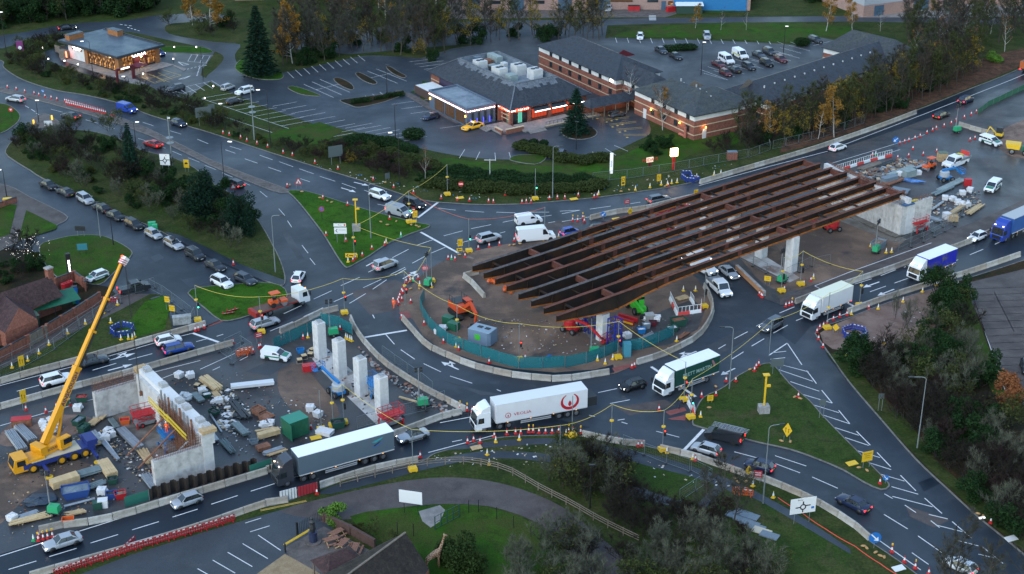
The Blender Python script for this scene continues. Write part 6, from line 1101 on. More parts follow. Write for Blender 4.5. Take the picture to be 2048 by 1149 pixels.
cones('r','along the black path round the island',[(-13.8,211.1),(-10.5,204.9),(-8.1,202.4),(-3.4,198.1),(2.0,199.5),(17.8,196.6),(18.2,197.0)],.07);cones('y','along the black path round the island',[(12.8,199.0),(13.9,197.9),(15.1,199.3),(25.3,205.3)],.07)
cones('r','in the long row below the white lorry',[(-6.0,175.0),(-5.2,175.5),(-4.3,175.0),(-2.4,176.6),(-0.7,177.2),(0.5,177.4),(1.2,177.4),(3.7,177.6),(4.6,177.6),(5.5,177.6),(6.4,177.8),(8.4,177.8),(-4.5,182.0),(-5.1,182.8),(-5.6,183.4)],.11);cones('a','in the long row below the white lorry',[(2.3,177.8),(2.9,177.8),(7.8,177.9),(9.4,177.5),(-7.3,184.4),(-6.3,183.8)],.11);cones('y','in the long row below the white lorry',[(-2.2,175.2),(1.0,175.8),(7.4,177.1),(-3.3,171.9)],.11)
cones('r','along the footway by the south barriers',[(14.4,175.0),(17.5,174.2),(24.3,170.5),(28.8,167.9),(17.0,174.1)],.12);cones('y','along the footway by the south barriers',[(20.7,172.4),(24.0,170.8),(33.2,161.5),(31.0,164.2)],.12);cones('a','at the south end of the curved barriers',[(45.6,149.8),(47.6,146.5)]);cones('r','at the south end of the curved barriers',[(46.6,147.7),(48.9,145.3)])
cones('r','on the splitter island grass',[(27.1,187.7),(29.2,188.1),(32.6,192.3),(35.8,195.5),(36.2,196.5),(36.7,197.3),(40.9,187.6),(47.5,164.8),(59.2,155.8),(31.2,192.3)],.14);cones('y','on the splitter island grass',[(26.3,182.0)],.14);cones('r','by the red paving at the lorry stop line',[(20.7,184.0),(24.9,186.8)])
cones('r','beside the white box lorry at the east lane',[(47.2,205.9),(47.4,208.3),(48.1,209.7),(48.8,210.4),(49.6,211.5),(50.8,212.7),(52.0,213.8),(53.3,214.4),(44.1,217.6),(44.7,218.0),(47.4,203.3),(57.3,216.9)]);cones('a','beside the white box lorry at the east lane',[(45.2,218.4)]);cones('y','on the red earth of the east bank',[(54.0,214.5),(58.7,216.5),(63.3,219.1),(67.4,222.9),(70.3,225.3),(73.0,225.9),(73.8,225.3),(56.9,204.3),(54.3,203.8),(50.3,200.2)],.15)
cones('r','at the foot of the timber-edged barrier',[(40.5,222.0),(40.7,221.4),(40.8,221.0),(44.9,223.9),(48.5,226.1),(49.9,227.4)]);cones('y','on the east works beside the tower lights',[(50.5,228.4),(63.0,241.9),(65.1,239.1),(66.1,239.3),(30.2,223.5),(28.2,223.5)],.07)
cones('r','in the line along the far right lane',[(80.7,295.5),(81.9,296.4),(83.0,297.3),(84.6,298.6),(86.0,299.9),(88.0,302.1),(89.6,303.7),(90.7,305.0),(92.8,306.6),(94.8,308.3),(96.4,310.3),(98.7,312.3),(100.8,314.4),(102.4,316.1),(73.5,288.5),(78.2,286.7),(80.7,287.9),(83.9,288.8),(87.1,290.6),(82.6,292.1),(95.9,297.6),(97.2,298.6)],.06);cones('g','in the line along the far right lane',[(74.2,288.8)],.06)
cones('y','along the fence of the inn footpath',[(-74.1,196.5),(-72.4,198.7),(-71.4,201.0),(-70.7,203.9),(-68.9,207.7),(-67.0,211.1),(-65.1,214.9),(-63.6,218.0),(-63.1,211.5),(-60.1,205.6),(-59.0,205.8),(-58.4,205.9),(-58.2,206.5)],.15);cones('r','at the open end of the left barriers',[(-49.3,208.9),(-48.9,209.2),(-48.1,209.9),(-42.7,204.6),(-68.4,184.1),(-39.8,201.6),(-39.2,201.8),(-38.5,203.1),(-38.3,203.3)]);cones('r','among the crane site stacks',[(-64.3,184.7),(-59.1,188.6),(-62.6,185.4),(-60.9,187.0),(-65.4,183.4),(-51.5,192.5)],.06)
cones('a','by the silver saloon at the bottom left',[(-57.5,152.1),(-57.0,152.4),(-56.5,152.6),(-56.0,152.9)],.06);cones('g','in the knot beside the silver saloon at the bottom left',[(-58.1,152.1)],.06);cones('r','in the knot beside the silver saloon at the bottom left',[(-57.7,152.9)],.06);cones('r','beside the red gates on the south path',[(-24.9,162.4),(-12.2,171.3)],.12);cones('y','at the far column netting',[(-25.6,206.3),(-25.3,205.9),(-24.9,205.6),(-24.6,205.3),(-31.5,206.5)],.06);cones('r','at the far column netting',[(-32.2,206.3),(-35.5,205.9),(-35.1,206.3),(-27.4,209.0),(-26.8,209.4),(-27.7,179.0)],.06);cones('y','on the south path verge',[(-3.0,169.4),(-30.5,171.1)],.12);cones('r','on the shrub island path end',[(-47.6,234.0)],.13)
# concrete barriers, unit by unit
def barrier_mesh(L,m):
 b=MB();p=[(-.3,0),(.3,0),(.28,.12),(.16,.4),(.13,.88),(.10,.92),(-.10,.92),(-.13,.88),(-.16,.4),(-.28,.12)];n=len(p)
 b.v=[(-L/2+.02,y,z)for y,z in p]+[(L/2-.02,y,z)for y,z in p]
 b.f+=[tuple(range(n))[::-1],tuple(range(n,2*n))];b.m+=[0,0]
 for i in range(n):j=(i+1)%n;b.f.append((i,j,n+j,n+i));b.m.append(0)
 for x in(-L/2+.15,L/2-.15):b.box((x,0,.7),(.06,.29,.06),m=1);b.box((x,0,.3),(.06,.42,.06),m=1)
 return b.mesh('concrete_barrier',[m,METAL_D])
BARC=[GM('barrier_%d'%i,[c,tuple(x*.78 for x in c),tuple(x*1.15 for x in c)],[.5,1.6],(.7,.9),.1,fine=4,fa=.1)for i,c in enumerate(((.31,.285,.24),(.26,.235,.20),(.36,.34,.30),(.29,.25,.20)))]
BAR=[barrier_mesh(2.92,m)for m in BARC];BCNT=[0]
def barriers(where,pts,sm=4,z=.02):
 pth=smooth(pts,sm)if sm else pts
 for x,y,h in walk(pth,2.95,1.45):
  BCNT[0]+=1;o=put('concrete_barrier',BAR[(BCNT[0]*7//3+BCNT[0]//5)%4],None,(x,y,z),(0,0,h));tag(o,'grey concrete barrier block in the line '+where,'barrier','concrete barriers '+where)
barriers('below the inn grass bank',[(-77.0,190.5),(-74.5,192.0),(-70.9,194.6),(-65.9,197.9),(-60.9,201.6),(-55.6,205.4),(-51.6,208.3),(-48.4,210.6)]);barriers('between the left lanes and the crane site',[(-74.6,183.0),(-72.2,184.5),(-64.8,189.5),(-56.2,194.9),(-50.5,198.9),(-42.6,204.3)])
barriers('along the near edge of the crane site',[(-57.8,153.7),(-56.1,154.8),(-50.1,156.6),(-41.9,161.5),(-32.9,167.0),(-31.3,168.3),(-24.3,172.4),(-16.0,177.1),(-10.5,181.3),(-7.2,183.1)]);barriers('beside the red pedestrian barriers',[(-56.3,144.5),(-54.8,145.4),(-45.9,150.3),(-38.9,154.5),(-31.7,159.4),(-29.1,160.5)]);barriers('in front of the slate-grey lorry',[(-27.8,161.8),(-25.9,163.2),(-22.5,165.5),(-17.5,168.4),(-12.1,170.5)])
barriers('around the lower left of the roundabout',[(-17.3,212.9),(-15.3,208.5),(-13.3,204.3),(-11.4,201.9),(-9.6,200.2),(-5.5,196.8),(-0.3,194.2),(3.5,193.2),(6.4,192.8),(9.2,193.2),(12.3,194.2),(15.1,195.1)]);barriers('around the lower right of the roundabout',[(18.6,197.9),(21.2,199.5),(23.6,201.3),(25.8,203.4),(27.8,205.6),(29.7,208.7),(31.6,213.8),(32.3,218.0),(32.2,222.0),(31.7,225.5)]);barriers('curving past the pier columns',[(-25.5,212.9),(-24.3,209.0),(-22.5,204.6),(-19.6,199.0),(-16.5,194.6),(-12.5,189.8),(-9.5,186.7),(-6.6,183.8)])
barriers('between the east works and the lorry lane',[(45.8,218.8),(49.7,221.8),(54.9,225.5),(62.5,230.7),(69.7,235.9),(81.0,243.7),(94.4,256.3)]);barriers('along the east bank',[(53.5,215.1),(60.1,219.9),(68.5,225.3),(77.4,230.7),(88.9,238.4)]);barriers('along the north lane below the hotel belt',[(36.5,272.6),(44.1,278.4),(50.6,283.2),(58.9,289.4),(66.1,295.2),(79.0,306.3),(88.1,314.7)]);barriers('above the left half of the girders',[(14.3,254.3),(19.1,257.2),(24.8,259.2),(29.7,262.2),(35.8,265.8)])
barriers('along the south footway',[(9.6,177.0),(14.4,175.0),(17.9,174.3)]);barriers('curving beside the dark blue saloon',[(19.9,173.3),(24.0,171.3),(27.3,169.0),(30.4,166.8),(33.4,165.0),(38.4,160.3),(41.8,155.6),(43.5,152.1)]);barriers('in the angle under the girder tips',[(-8.1,228.8),(-6.6,226.1),(-4.7,221.4)],0,.06);barriers('running back from the angle under the girder tips',[(-8.1,228.8),(-4.6,231.1)],0,.06);barriers('at the far right beside the green hoarding',[(96.2,307.3),(98.7,304.0),(101.2,301.4)],0,.06);barriers('leading to the far column netting',[(-36.0,208.0),(-33.3,211.1),(-30.6,214.7),(-28.0,216.2)],0,.06)
t=thing('timber_barrier','long orange-tan timber-faced barrier beside the silver saloon','barrier',(39.7,226.8,.05),ang(*[(37.8,232.9),(41.4,220.6)]));MB().box((0,0,.45),(11,.5,.9)).obj('core',CONC_D,t);MB().box((0,-.27,.45),(11,.05,.8)).obj('facing',M('tan_board',(.40,.20,.09),.7,var=.2),t)
# mesh fencing
WIRE=M('fence_wire',(.20,.24,.25),.5,.5)
def panel_mesh(L,H):
 b=MB()
 for x in(-L/2,L/2):b.bar((x,0,.05),(x,0,H),.04)
 for z in(.12,H):b.bar((-L/2,0,z),(L/2,0,z),.04)
 for i in range(1,12):b.bar((-L/2+L*i/12,0,.12),(-L/2+L*i/12,0,H),.006)
 for i in range(1,5):b.bar((-L/2,0,H*i/5),(L/2,0,H*i/5),.006)
 return b.mesh('panel',[WIRE])
PAN=panel_mesh(3.4,1.9);FOOT=MB().box((0,0,.07),(.7,.24,.14)).mesh('foot',[METAL_D])
def fence(label,pts,step=3.5,z=.08):
 t=thing('mesh_fence',label,'fence',(pts[0][0],pts[0][1],z))
 for x,y,h in walk(pts,step,step/2):
  put('panel',PAN,t,(x-pts[0][0],y-pts[0][1],0),(0,0,h));put('foot',FOOT,t,(x-pts[0][0]+cos(h)*step/2,y-pts[0][1]+sin(h)*step/2,0),(0,0,h+pi/2))
fence('wire mesh fence along the inn wall side of the footpath',[(-77.3,191.6),(-75.7,195.9),(-72.7,200.6),(-69.7,206.3),(-66.2,213.8),(-64.2,220.3),(-59.7,224.1)]);fence('wire mesh fence along the grass side of the inn footpath',[(-77.1,190.8),(-72.9,196.2),(-69.9,201.6),(-66.9,210.3),(-63.6,218.0),(-61.7,219.1)]);fence('mesh fence from the pickup down to the graffiti box',[(-59.7,224.1),(-56.6,221.0),(-52.8,216.2),(-50.3,212.9),(-50.3,209.4)]);fence('mesh fence along the verge above the main road',[(15.7,273.5),(23.1,275.4),(31.3,278.7),(39.7,283.2),(48.4,287.3),(53.7,292.1)]);fence('mesh fence beside the leaf bank below the hotel belt',[(53.7,292.1),(64.7,298.9),(72.4,305.3),(77.0,309.6)])
fence('mesh fence from the east abutment along the haul lane',[(67.8,241.0),(72.6,245.5),(79.8,252.4),(87.7,261.2)]);fence('lower mesh fence along the haul lane edge',[(67.2,239.3),(73.1,244.1),(79.7,250.5)]);fence('mesh fence beside the nearest east column',[(39.3,236.3),(43.1,230.1),(45.5,226.8)]);fence('mesh fence before the nearest east column',[(45.9,228.4),(49.8,232.1),(54.4,234.2)]);fence('mesh fence along the footway by the south barriers',[(14.9,174.1),(20.2,169.9),(24.5,166.9),(26.0,165.3)]);fence('mesh fence crossing the grass to the shrubs',[(25.9,165.7),(22.0,161.5),(20.2,159.5)]);fence('mesh fence along the curving columns barrier',[(-19.5,200.2),(-16.6,196.2),(-12.6,190.8),(-11.2,188.6)]);fence('mesh fence at the nearest column scissor lift',[(-21.3,178.8),(-18.3,180.8),(-13.6,183.1),(-9.9,186.0)]);fence('mesh fence panels by the orange barrier',[(-43.6,202.3),(-42.0,204.3),(-39.7,201.6),(-41.4,198.4),(-43.3,200.6)])
NETM=M('green_netting',(.010,.16,.18),.6,alpha=.66);NETF=M('green_hoarding',(.02,.13,.095),.6)
def netting(label,pts,H=1.9,step=3.4,mat=None,z=.06,sm=3):
 pth=smooth(pts,sm)if sm else pts;t=thing('netting_fence',label,'fence',(pts[0][0],pts[0][1],z));me=MB().box((0,0,H/2),(step-.04,.03,H)).mesh('net_panel',[mat or NETM]);po=MB().bar((0,0,0),(0,0,H+.1),.06).mesh('post',[WIRE])
 for x,y,h in walk(pth,step,step/2):put('net_panel',me,t,(x-pts[0][0],y-pts[0][1],0),(0,0,h));put('post',po,t,(x-pts[0][0]+cos(h)*step/2,y-pts[0][1]+sin(h)*step/2-.06,0))
 return t
nt_=netting('long teal debris netting curving round the roundabout island',[(-14.2,220.6),(-14.6,218.0),(-14.6,216.2),(-13.8,212.9),(-12.7,209.7),(-11.1,206.6),(-9.1,203.9),(-6.4,201.6),(-3.3,199.3),(-0.3,197.3),(2.7,196.5),(6.4,196.8),(9.4,197.4),(12.4,199.0),(14.4,200.6),(16.0,201.9),(19.5,202.6),(23.6,205.9),(24.6,207.0)])
for(x,y),tx in zip([(4.8,197.6),(6.6,197.9)],(1,-1)):
 b=MB()
 for k in range(3):b.poly([(-.7+.5*k,-.0,.8),(-.45+.5*k,-.0,.8),(-.65+.5*k,-.0,1.1),(-.45+.5*k,-.0,1.4),(-.7+.5*k,-.0,1.4),(-.9+.5*k,-.0,1.1)])
 o=thing('chevron_sign','black and white chevron board on the netting, '+('left' if tx>0 else 'right')+' of the pair','sign',(x,y-.35,.06));MB().box((0,.03,1.1),(2.0,.04,.8)).obj('board',SIGNBLK,o);b.obj('chevron',WHT,o)
netting('teal netting behind the farthest pier column',[(-36.2,202.6),(-34.1,205.1),(-31.4,208.0),(-29.4,211.1),(-27.3,210.3),(-25.2,208.0)],sm=0);netting('green hoarding panel right of the sheet piles',[(-34.2,166.9),(-31.3,168.9)],1.5,3.2,NETF,sm=0);netting('green hoarding panels left of the sheet piles',[(-48.7,159.4),(-45.8,161.2)],1.5,3.2,NETF,sm=0);netting('green hoarding with timber top at the far right',[(102.3,314.7),(106.0,320.0),(118.1,332.8),(126.6,340.6)],1.3,3.0,GREEN_ST,sm=0)
# plastic barriers
def pbar_mesh(m1,m2):
 b=MB();L=2.0
 b.box((0,0,.95),(L,.06,.14),m=0);b.box((0,0,.62),(L,.05,.16),m=0);b.box((0,0,.2),(L,.05,.2),m=0)
 for i in range(7):b.box((-.92+.307*i,0,.55),(.1,.05,.9),m=0)
 for x in(-.7,.7):b.box((x,0,.04),(.12,.6,.08),m=0)
 for i in range(3):b.box((-.6+.6*i,-.035,.95),(.3,.01,.12),m=1);b.box((-.6+.6*i,.035,.95),(.3,.01,.12),m=1)
 return b.mesh('pedestrian_barrier',[m1,m2])
BRED=M('barrier_red',(.55,.05,.04),.5);BBLU=M('barrier_blue',(.012,.04,.26),.5);PB_R=pbar_mesh(M('barrier_deep_red',(.34,.012,.02),.5),WHT);PB_B=pbar_mesh(BBLU,WHT);PB_O=pbar_mesh(ORG,WHT)
def pbars(me,where,col,lst,z=.1,tilt=0):
 for x,y,h in lst:tag(put('pedestrian_barrier',me,None,(x,y,z),(tilt,0,h)),col+' plastic pedestrian barrier '+where,'barrier',col+' barriers '+where)
pbars(PB_R,'in the row along the bottom car park','red',[(x,y,h)for x,y,h in walk(smooth([(-53.0,145.1),(-45.8,149.8),(-42.1,151.9),(-38.3,154.0),(-33.7,156.7)],3),2.05,.3)]+[(*[(-46.0,150.8)][0],1.2)],.12);pbars(PB_R,'by the inn footpath gate','red',[(*[(-65.8,219.1)][0],.1),(*[(-64.7,218.9)][0],.0)],.12);pbars(PB_R,'in the heap beneath the far girders','red',[(x,y,i*.9)for i,(x,y)in enumerate([(28.4,258.0),(29.9,259.2),(31.3,261.2),(32.5,259.7),(27.3,256.3),(33.9,257.2),(28.5,249.1),(29.3,248.2)])],.06)
pbars(PB_R,'lying on the verge above the main road','red',[(*[(14.1,270.5)][0],.3),(*[(15.3,272.4)][0],-.3),(*[(-45.4,215.1)][0],.4),(*[(-45.0,216.2)][0],.6)],.2,1.2);pbars(PB_O,'by the closed stop line','orange',[(*[(-40.6,200.6)][0],.35),(*[(-40.2,201.3)][0],.4)],.06);pbars(PB_O,'on the south grass','orange',[(*[(29.1,162.4)][0],-.15),(*[(29.7,161.9)][0],-.2)],.14)
def ring(cx,cy,r,where,n=6):
 pbars(PB_B,where,'blue',[(cx+r*cos(2*pi*i/n),cy+r*sin(2*pi*i/n),2*pi*i/n+pi/2)for i in range(n)],.14)
ring(-60.5,208.3,1.6,'in the ring on the inn grass bank',5);ring(53.0,207.3,1.7,'in the ring on the red earth');pbars(PB_B,'in the row on the verge above the girders','blue',[(x,y,h)for x,y,h in walk([(33.3,277.0),(35.1,277.0),(35.2,274.3),(36.8,273.7)],2.0,1.0)]+[(x,y,h)for x,y,h in walk([(33.1,275.4),(34.1,273.2),(36.3,272.6)],2.0,1.0)],.14)
WB={}
def wbar(where,pts,tall=True,z=.06):
 for m in(BRED,WHT):
  if m.name not in WB:
   b=MB();b.extr([(-.22,0),(.22,0),(.12,.5),(-.12,.5)],-.98,.98);
   for x in(-.95,-.3,.35,.95):b.box((0,x,.95),(.05,.06,.9),m=1)
   b.box((0,0,1.4),(.05,1.96,.06),m=1);WB[m.name]=b.mesh('water_barrier',[m,WHT])
 for i,(x,y,h)in enumerate(walk(pts,2.0,1.0)):tag(put('water_barrier',WB[(BRED if i%2 else WHT).name],None,(x,y,z),(0,0,h-pi/2)),('red' if i%2 else 'white')+' water-filled barrier '+where,'barrier','water-filled barriers '+where)
wbar('in the row beyond the girder ends',[(64.2,279.0),(67.5,281.5),(72.2,285.0),(77.9,288.5)]);wbar('around the excavation on the island',[(25.7,220.3),(26.3,214.4),(30.2,215.6),(30.5,218.0)]);wbar('on the far side of the island excavation',[(29.0,220.3),(29.5,217.5)]);wbar('behind the signal pole by the lorry',[(25.0,186.0),(25.5,183.1),(25.5,181.7)])
# lamp posts, signals, signs
LANT=M('lantern_glow',(.8,.8,.78),.4,emit=(1,.97,.9),es=.35)
def lamp(label,x,y,h,col=POLE,arm=(1.2,0),lit=0,z=.1,head=METAL_D):
 t=thing('street_lamp',label,'street lamp',(x,y,z));MB().tube((0,0,0),(0,0,h*.35),.11,.09,8).tube((0,0,h*.35),(0,0,h),.075,.05,8).obj('post',col,t)
 ax,ay=arm;MB().path([(0,0,h),(ax*.12,ay*.12,h+.25),(ax*.4,ay*.4,h+.36),(ax,ay,h+.36)],.04).obj('arm',col,t);MB().box((ax*1.25,ay*1.25,h+.36),(.75,.26,.12),atan2(ay,ax)).obj('lantern',LANT if lit else head,t)
for lab,p,h,c,arm,lit in(('silver lamp post at the tip of the shrub island',[(-40.0,230.9)],10,POLE,(1.4,0),0),('silver lamp post on the triangle island',[(-25.1,245.5)],10,POLE,(1.2,0),0),('silver lamp post beside the green curtain-sided lorry',[(31.4,190.2)],9.6,POLE,(-1.3,0),0),('silver lamp post on the dark east bank',[(54.5,173.7)],10.5,POLE,(-1.6,0),0),('silver lamp post on the verge above the girders',[(7.7,265.0)],10,POLE,(1.2,0),0),('black lamp post beside the broad pines',[(-54.9,267.9)],10,POLE_B,(1.4,-.3),1),('black lamp post on the verge below the restaurant',[(-21.7,271.6)],10.5,POLE_B,(-1.2,-.3),1),('silver lamp post on the south grass by the direction sign',[(31.7,160.2)],11,POLE,(1.3,.3),0),('black lamp post at the bottom right corner',[(51.1,144.5)],7.5,POLE_B,(2.4,.6),1),('black lamp post by the low brick garden wall',[(-96.1,265.8)],5,POLE_B,(-.5,0),1),('tall black lamp post before the cafe windows',[(-97.9,338.6)],9.5,POLE_B,(-1.2,-.3),1),('black post lamp at the cafe exit',[(-73.1,342.6)],7,POLE_B,(.3,0),0),('tall black lamp post at the far left kerb',[(-124.4,358.8)],11,POLE_B,(.1,0),1),('black lamp post on the give-way refuge',[(-102.4,309.3)],4.6,POLE_B,(.2,0),1),('short black lamp post by the wine-red gantry',[(-86.5,326.1)],4.8,POLE_B,(-.8,0),1),('black lamp post on the strip right of the cafe',[(-61.2,304.0)],5.6,POLE_B,(-.4,0),1),('black lamp post on the central car park island',[(-28.4,327.6)],7,POLE_B,(.2,0),0),('tall black lamp post left of the clipped hedges',[(-49.9,293.3)],12,POLE_B,(-1.4,0),1),('black lamp post at the south edge of the empty car park',[(-24.2,295.5)],8,POLE_B,(.2,0),0),('black lamp post before the round fir bed',[(13.2,292.1)],5.6,POLE_B,(.1,0),0),('black lamp post in the hotel car park',[(44.9,344.2)],7.6,POLE_B,(.3,0),1),('black lamp post at the back of the hotel car park',[(67.5,362.8)],6.4,POLE_B,(.3,0),1),('grey post beside the inn lawn sign',[(-73.3,245.9)],6.4,POLE,(.1,0),0),('black post on the inn lawn by the black car',[(-70.2,242.6)],5.0,POLE_B,(.1,0),0),('black post among the shrubs on the south verge',[(9.8,159.2)],6.0,POLE_B,(.1,0),0),('black lamp post on the reservation by the slim conifer',[(-78.2,295.2)],4.5,POLE_B,(.6,0),1)):
 lamp(lab,p[0][0],p[0][1],h,c,arm,lit)
def mast(label,x,y,h):
 t=thing('camera_mast',label,'mast',(x,y,.1));MB().tube((0,0,0),(0,0,h),.14,.09,8).obj('post',POLE,t);MB().box((.2,0,h-.3),(.5,.3,.3)).obj('camera',WFRAME,t)
 for z in(h*.5,h*.6):MB().lathe([(.7,0),(.75,.06),(.7,.12)],16,0,(0,0,z)).obj('anti_climb_ring',WIRE,t)
mast('tall grey camera mast beside the roundabout sign',-67.5,280.4,11);mast('tall grey camera mast in the bays right of the cafe',-54.0,298.0,12)
t=thing('cross_post','white crossbar post on the verge below the restaurant','post',(-4.3,274.3,.1));MB().tube((0,0,0),(0,0,4.4),.06,n=6).bar((-1.1,0,4.2),(1.1,0,4.2),.1).obj('post',WFRAME,t)
SIGRED=M('signal_red_on',(1,.05,.02),.4,emit=(1,.03,.01),es=3.5);SIGGRN=M('signal_green_on',(.05,1,.5),.4,emit=(.05,1,.45),es=2.5)
HEADM=MB().box((0,0,0),(.3,.26,.95)).box((0,-.18,.3),(.26,.12,.05)).box((0,-.18,0),(.26,.12,.05)).mesh('signal_head',[SIGNBLK])
BOX=MB().box((0,0,.32),(1.15,1.0,.42),taper=.94).box((-.35,0,.06),(.2,1.0,.12)).box((.35,0,.06),(.2,1.0,.12)).mesh('ballast_box',[YEL]);PLM=MB().tube((0,0,0),(0,0,6.1),.055,n=8).mesh('pole',[POLE])
def signal(where,x,y,lit=None,head=True,base=True,z=.08,reel=0,post='steel'):
 t=thing('signal_pole',('temporary traffic light pole ' if head else 'grey cable pole ')+where,'traffic light' if head else 'pole',(x,y,z));put('pole',PLM,t)
 if base:put('ballast_box',BOX,t,(0,-.35,0),(0,0,.3))
 if head:
  hd=put('signal_head',HEADM,t,(.25,-.05,2.6));
  for k,(dz,m)in enumerate(((.3,SIGRED if lit=='r' else BLACK),(0,BLACK),(-.3,SIGGRN if lit=='g' else BLACK))):MB().tube((0,-.13,dz),(0,-.16,dz),.10,n=10).obj('lens',m,hd)
 if reel:MB().lathe([(.2,-.08),(.28,-.08),(.28,.08),(.2,.08)],12,0,(0,-.1,3.6)).obj('cable_reel',YEL,t)
for wh,p,lit,hd,bs,rl in(('at the bottom tip of the triangle island',[(-27.3,237.6)],'r',1,1,1),('at the north stop line beside the silver van',[(-18.7,253.1)],'g',1,1,1),('on the verge by the black people carrier',[(-12.3,266.8)],None,1,1,1),('at the edge of the red earth by the silver crossover',[(-7.5,239.9)],'g',1,1,0),('behind the tower light near the worker',[(-13.4,227.4)],None,0,1,0),('with a green light on the north verge',[(4.4,264.5)],'g',1,1,0),('beside the tall white van',[(5.8,245.3)],None,0,1,0),('behind the netting by the grey generator',[(-8.4,205.6)],None,0,1,1),('with a red light inside the island netting',[(1.1,199.3)],'r',1,1,0),('with a red light by the gap in the island barriers',[(15.9,200.0)],'r',1,1,1),('at the excavation on the island',[(30.9,217.6)],None,1,1,0),('at the foot of the nearest east column',[(44.3,223.5)],None,1,1,1),('right of the nearest east column',[(47.9,226.1)],None,1,1,1),('at the east barrier end behind the white lorry',[(56.0,218.0)],None,1,1,1),('before the white box lorry by the yellow diamond',[(49.2,209.9)],None,0,1,1),('at the top of the splitter island',[(38.7,200.3)],None,0,0,0),('on the red paving beside the green lorry',[(24.5,187.0)],'r',1,1,1),('at the tip of the splitter island',[(24.9,182.1)],'g',1,1,1),('at the gap in the south barriers',[(20.2,173.4)],'r',1,1,1),('behind the long row of cones',[(8.2,177.2)],None,0,1,0),('on the verge below the white lorry',[(6.3,169.4)],None,0,1,0),('among the shrubs by the south barriers',[(13.4,175.0)],None,0,0,1),('on the path before the slate-grey lorry',[(-13.0,168.4)],None,0,1,0),('with a red light by the silver-grey estate',[(-38.9,208.5)],'r',1,1,1),('with a red light at the far column netting',[(-26.7,215.3)],'r',1,1,1),('with a red light on the island tip by the worker',[(-17.2,218.0)],'r',1,0,1),('beside the timber stacks left of the pair',[(-26.2,178.7)],None,0,1,0),('wrapped in yellow by the timber stacks',[(-24.7,179.8)],None,0,1,1),('beside the yellow-wrapped pole',[(-23.3,180.6)],None,1,1,1),('with a green light at the left stop line',[(-49.6,212.7)],'g',1,1,1)):
 signal(wh,p[0][0],p[0][1],lit,hd,bs,reel=rl)
CAB_Y=M('yellow_cable',(.55,.42,.06),.5)
def cable(label,pts,sag=.5,r=.035,mat=None):
 b=MB()
 for a,c in zip(pts,pts[1:]):
  q=[Vector((a[0]+(c[0]-a[0])*k/8,a[1]+(c[1]-a[1])*k/8,a[2]+(c[2]-a[2])*k/8-sag*4*(k/8)*(1-k/8)))for k in range(9)];b.path(q,r,4)
 o=b.obj('overhead_cable',mat or CAB_Y);tag(o,label,'cable')
H6=lambda pts,z=6.1:[(p[0],p[1],z)for p in pts]
cable('yellow cable from the verge pole over the silver van to the triangle',H6([(-12.3,266.8),(-18.7,253.1)])+[(*[(-28.2,249.1)][0],1.0)]);cable('yellow cable across the triangle to the roundabout entry pole',[(*[(-28.2,249.1)][0],1.0)]+H6([(-13.4,227.4)])+[(*[(-17.2,224.1)][0],1.2)]);cable('yellow cable over the red low loader',H6([(-49.6,212.7),(-38.9,208.5),(-26.7,215.3)])+H6([(-17.2,218.0)]),.7);cable('yellow cable sweeping over the roundabout island',H6([(-17.2,218.0),(-8.4,205.6),(1.1,199.3),(15.9,200.0)]),.8);cable('yellow cable from the island over the green lorry',H6([(15.9,200.0),(24.5,187.0)]),.4);cable('yellow cable from the splitter island past the white box lorry',H6([(24.9,182.1),(38.7,200.3),(49.2,209.9),(56.0,218.0)]),.6);cable('yellow cable from the east barrier to the nearest east column',H6([(56.0,218.0),(47.9,226.1),(44.3,223.5)]),.6)
cable('yellow cable low along the cones below the white lorry',H6([(24.9,182.1),(20.2,173.4),(13.4,175.0),(6.3,169.4)])+H6([(-13.0,168.4)]),.6);cable('yellow cable from the path pole to the yellow-wrapped pole',H6([(-13.0,168.4),(-23.3,180.6),(-24.7,179.8)]),.5);cable('thin orange cable over the north arm',H6([(-18.7,253.1),(-7.5,239.9),(5.8,245.3)]),.7,.03,ORG)
cable('orange ribbon barrier along the south grass',[(*p,.5)for p in[(33.7,161.0),(36.0,157.8),(38.4,154.0),(41.3,150.3),(43.5,146.8),(45.3,144.3)]],.1,.06,M('ribbon_red',(.6,.06,.03),.5))
# tower lights
TG=M('plant_green',(.02,.30,.12),.45)
def tower(where,x,y,rz,h=6.2):
 t=thing('tower_light','green tower light '+where,'tower light',(x,y,.06),rz);MB().box((0,0,.95),(1.5,1.0,.9),taper=.9).obj('canopy',TG,t);MB().box((0,0,.42),(2.0,1.1,.16)).bar((1,0,.4),(2.0,0,.35),.1).obj('chassis',METAL_D,t)
 for s in(1,-1):wheel(t,-.1,s*.62,.28,.16)
 MB().tube((-.5,0,.5),(-.5,0,h*.55),.09,n=6).tube((-.5,0,h*.55),(-.5,0,h),.06,n=6).obj('mast',METAL,t)
 for i,(dx,dz)in enumerate(((-.35,.1),(.35,.1),(-.35,-.35),(.35,-.35))):MB().box((-.5+dx,-.12,h+dz),(.42,.22,.34)).obj('floodlight',METAL_D,t)
for wh,p,rz in(('by the farthest pier column',[(-27.6,207.1)],.3),('beside the curving barrier and loose planks',[(-12.6,185.0)],.2),('inside the island netting by the trestles',[(12.4,200.6)],0),('behind the worker on the island',[(-13.9,225.3)],1.2),('at the foot of the nearest east column',[(44.9,226.7)],.8),('beside the grey skip on the east works',[(63.3,239.1)],1),('on the far right lane edge',[(94.5,302.7)],.5),('at the near edge of the crane site',[(-57.1,157.8)],-.2)):tower(wh,p[0][0],p[0][1],rz)
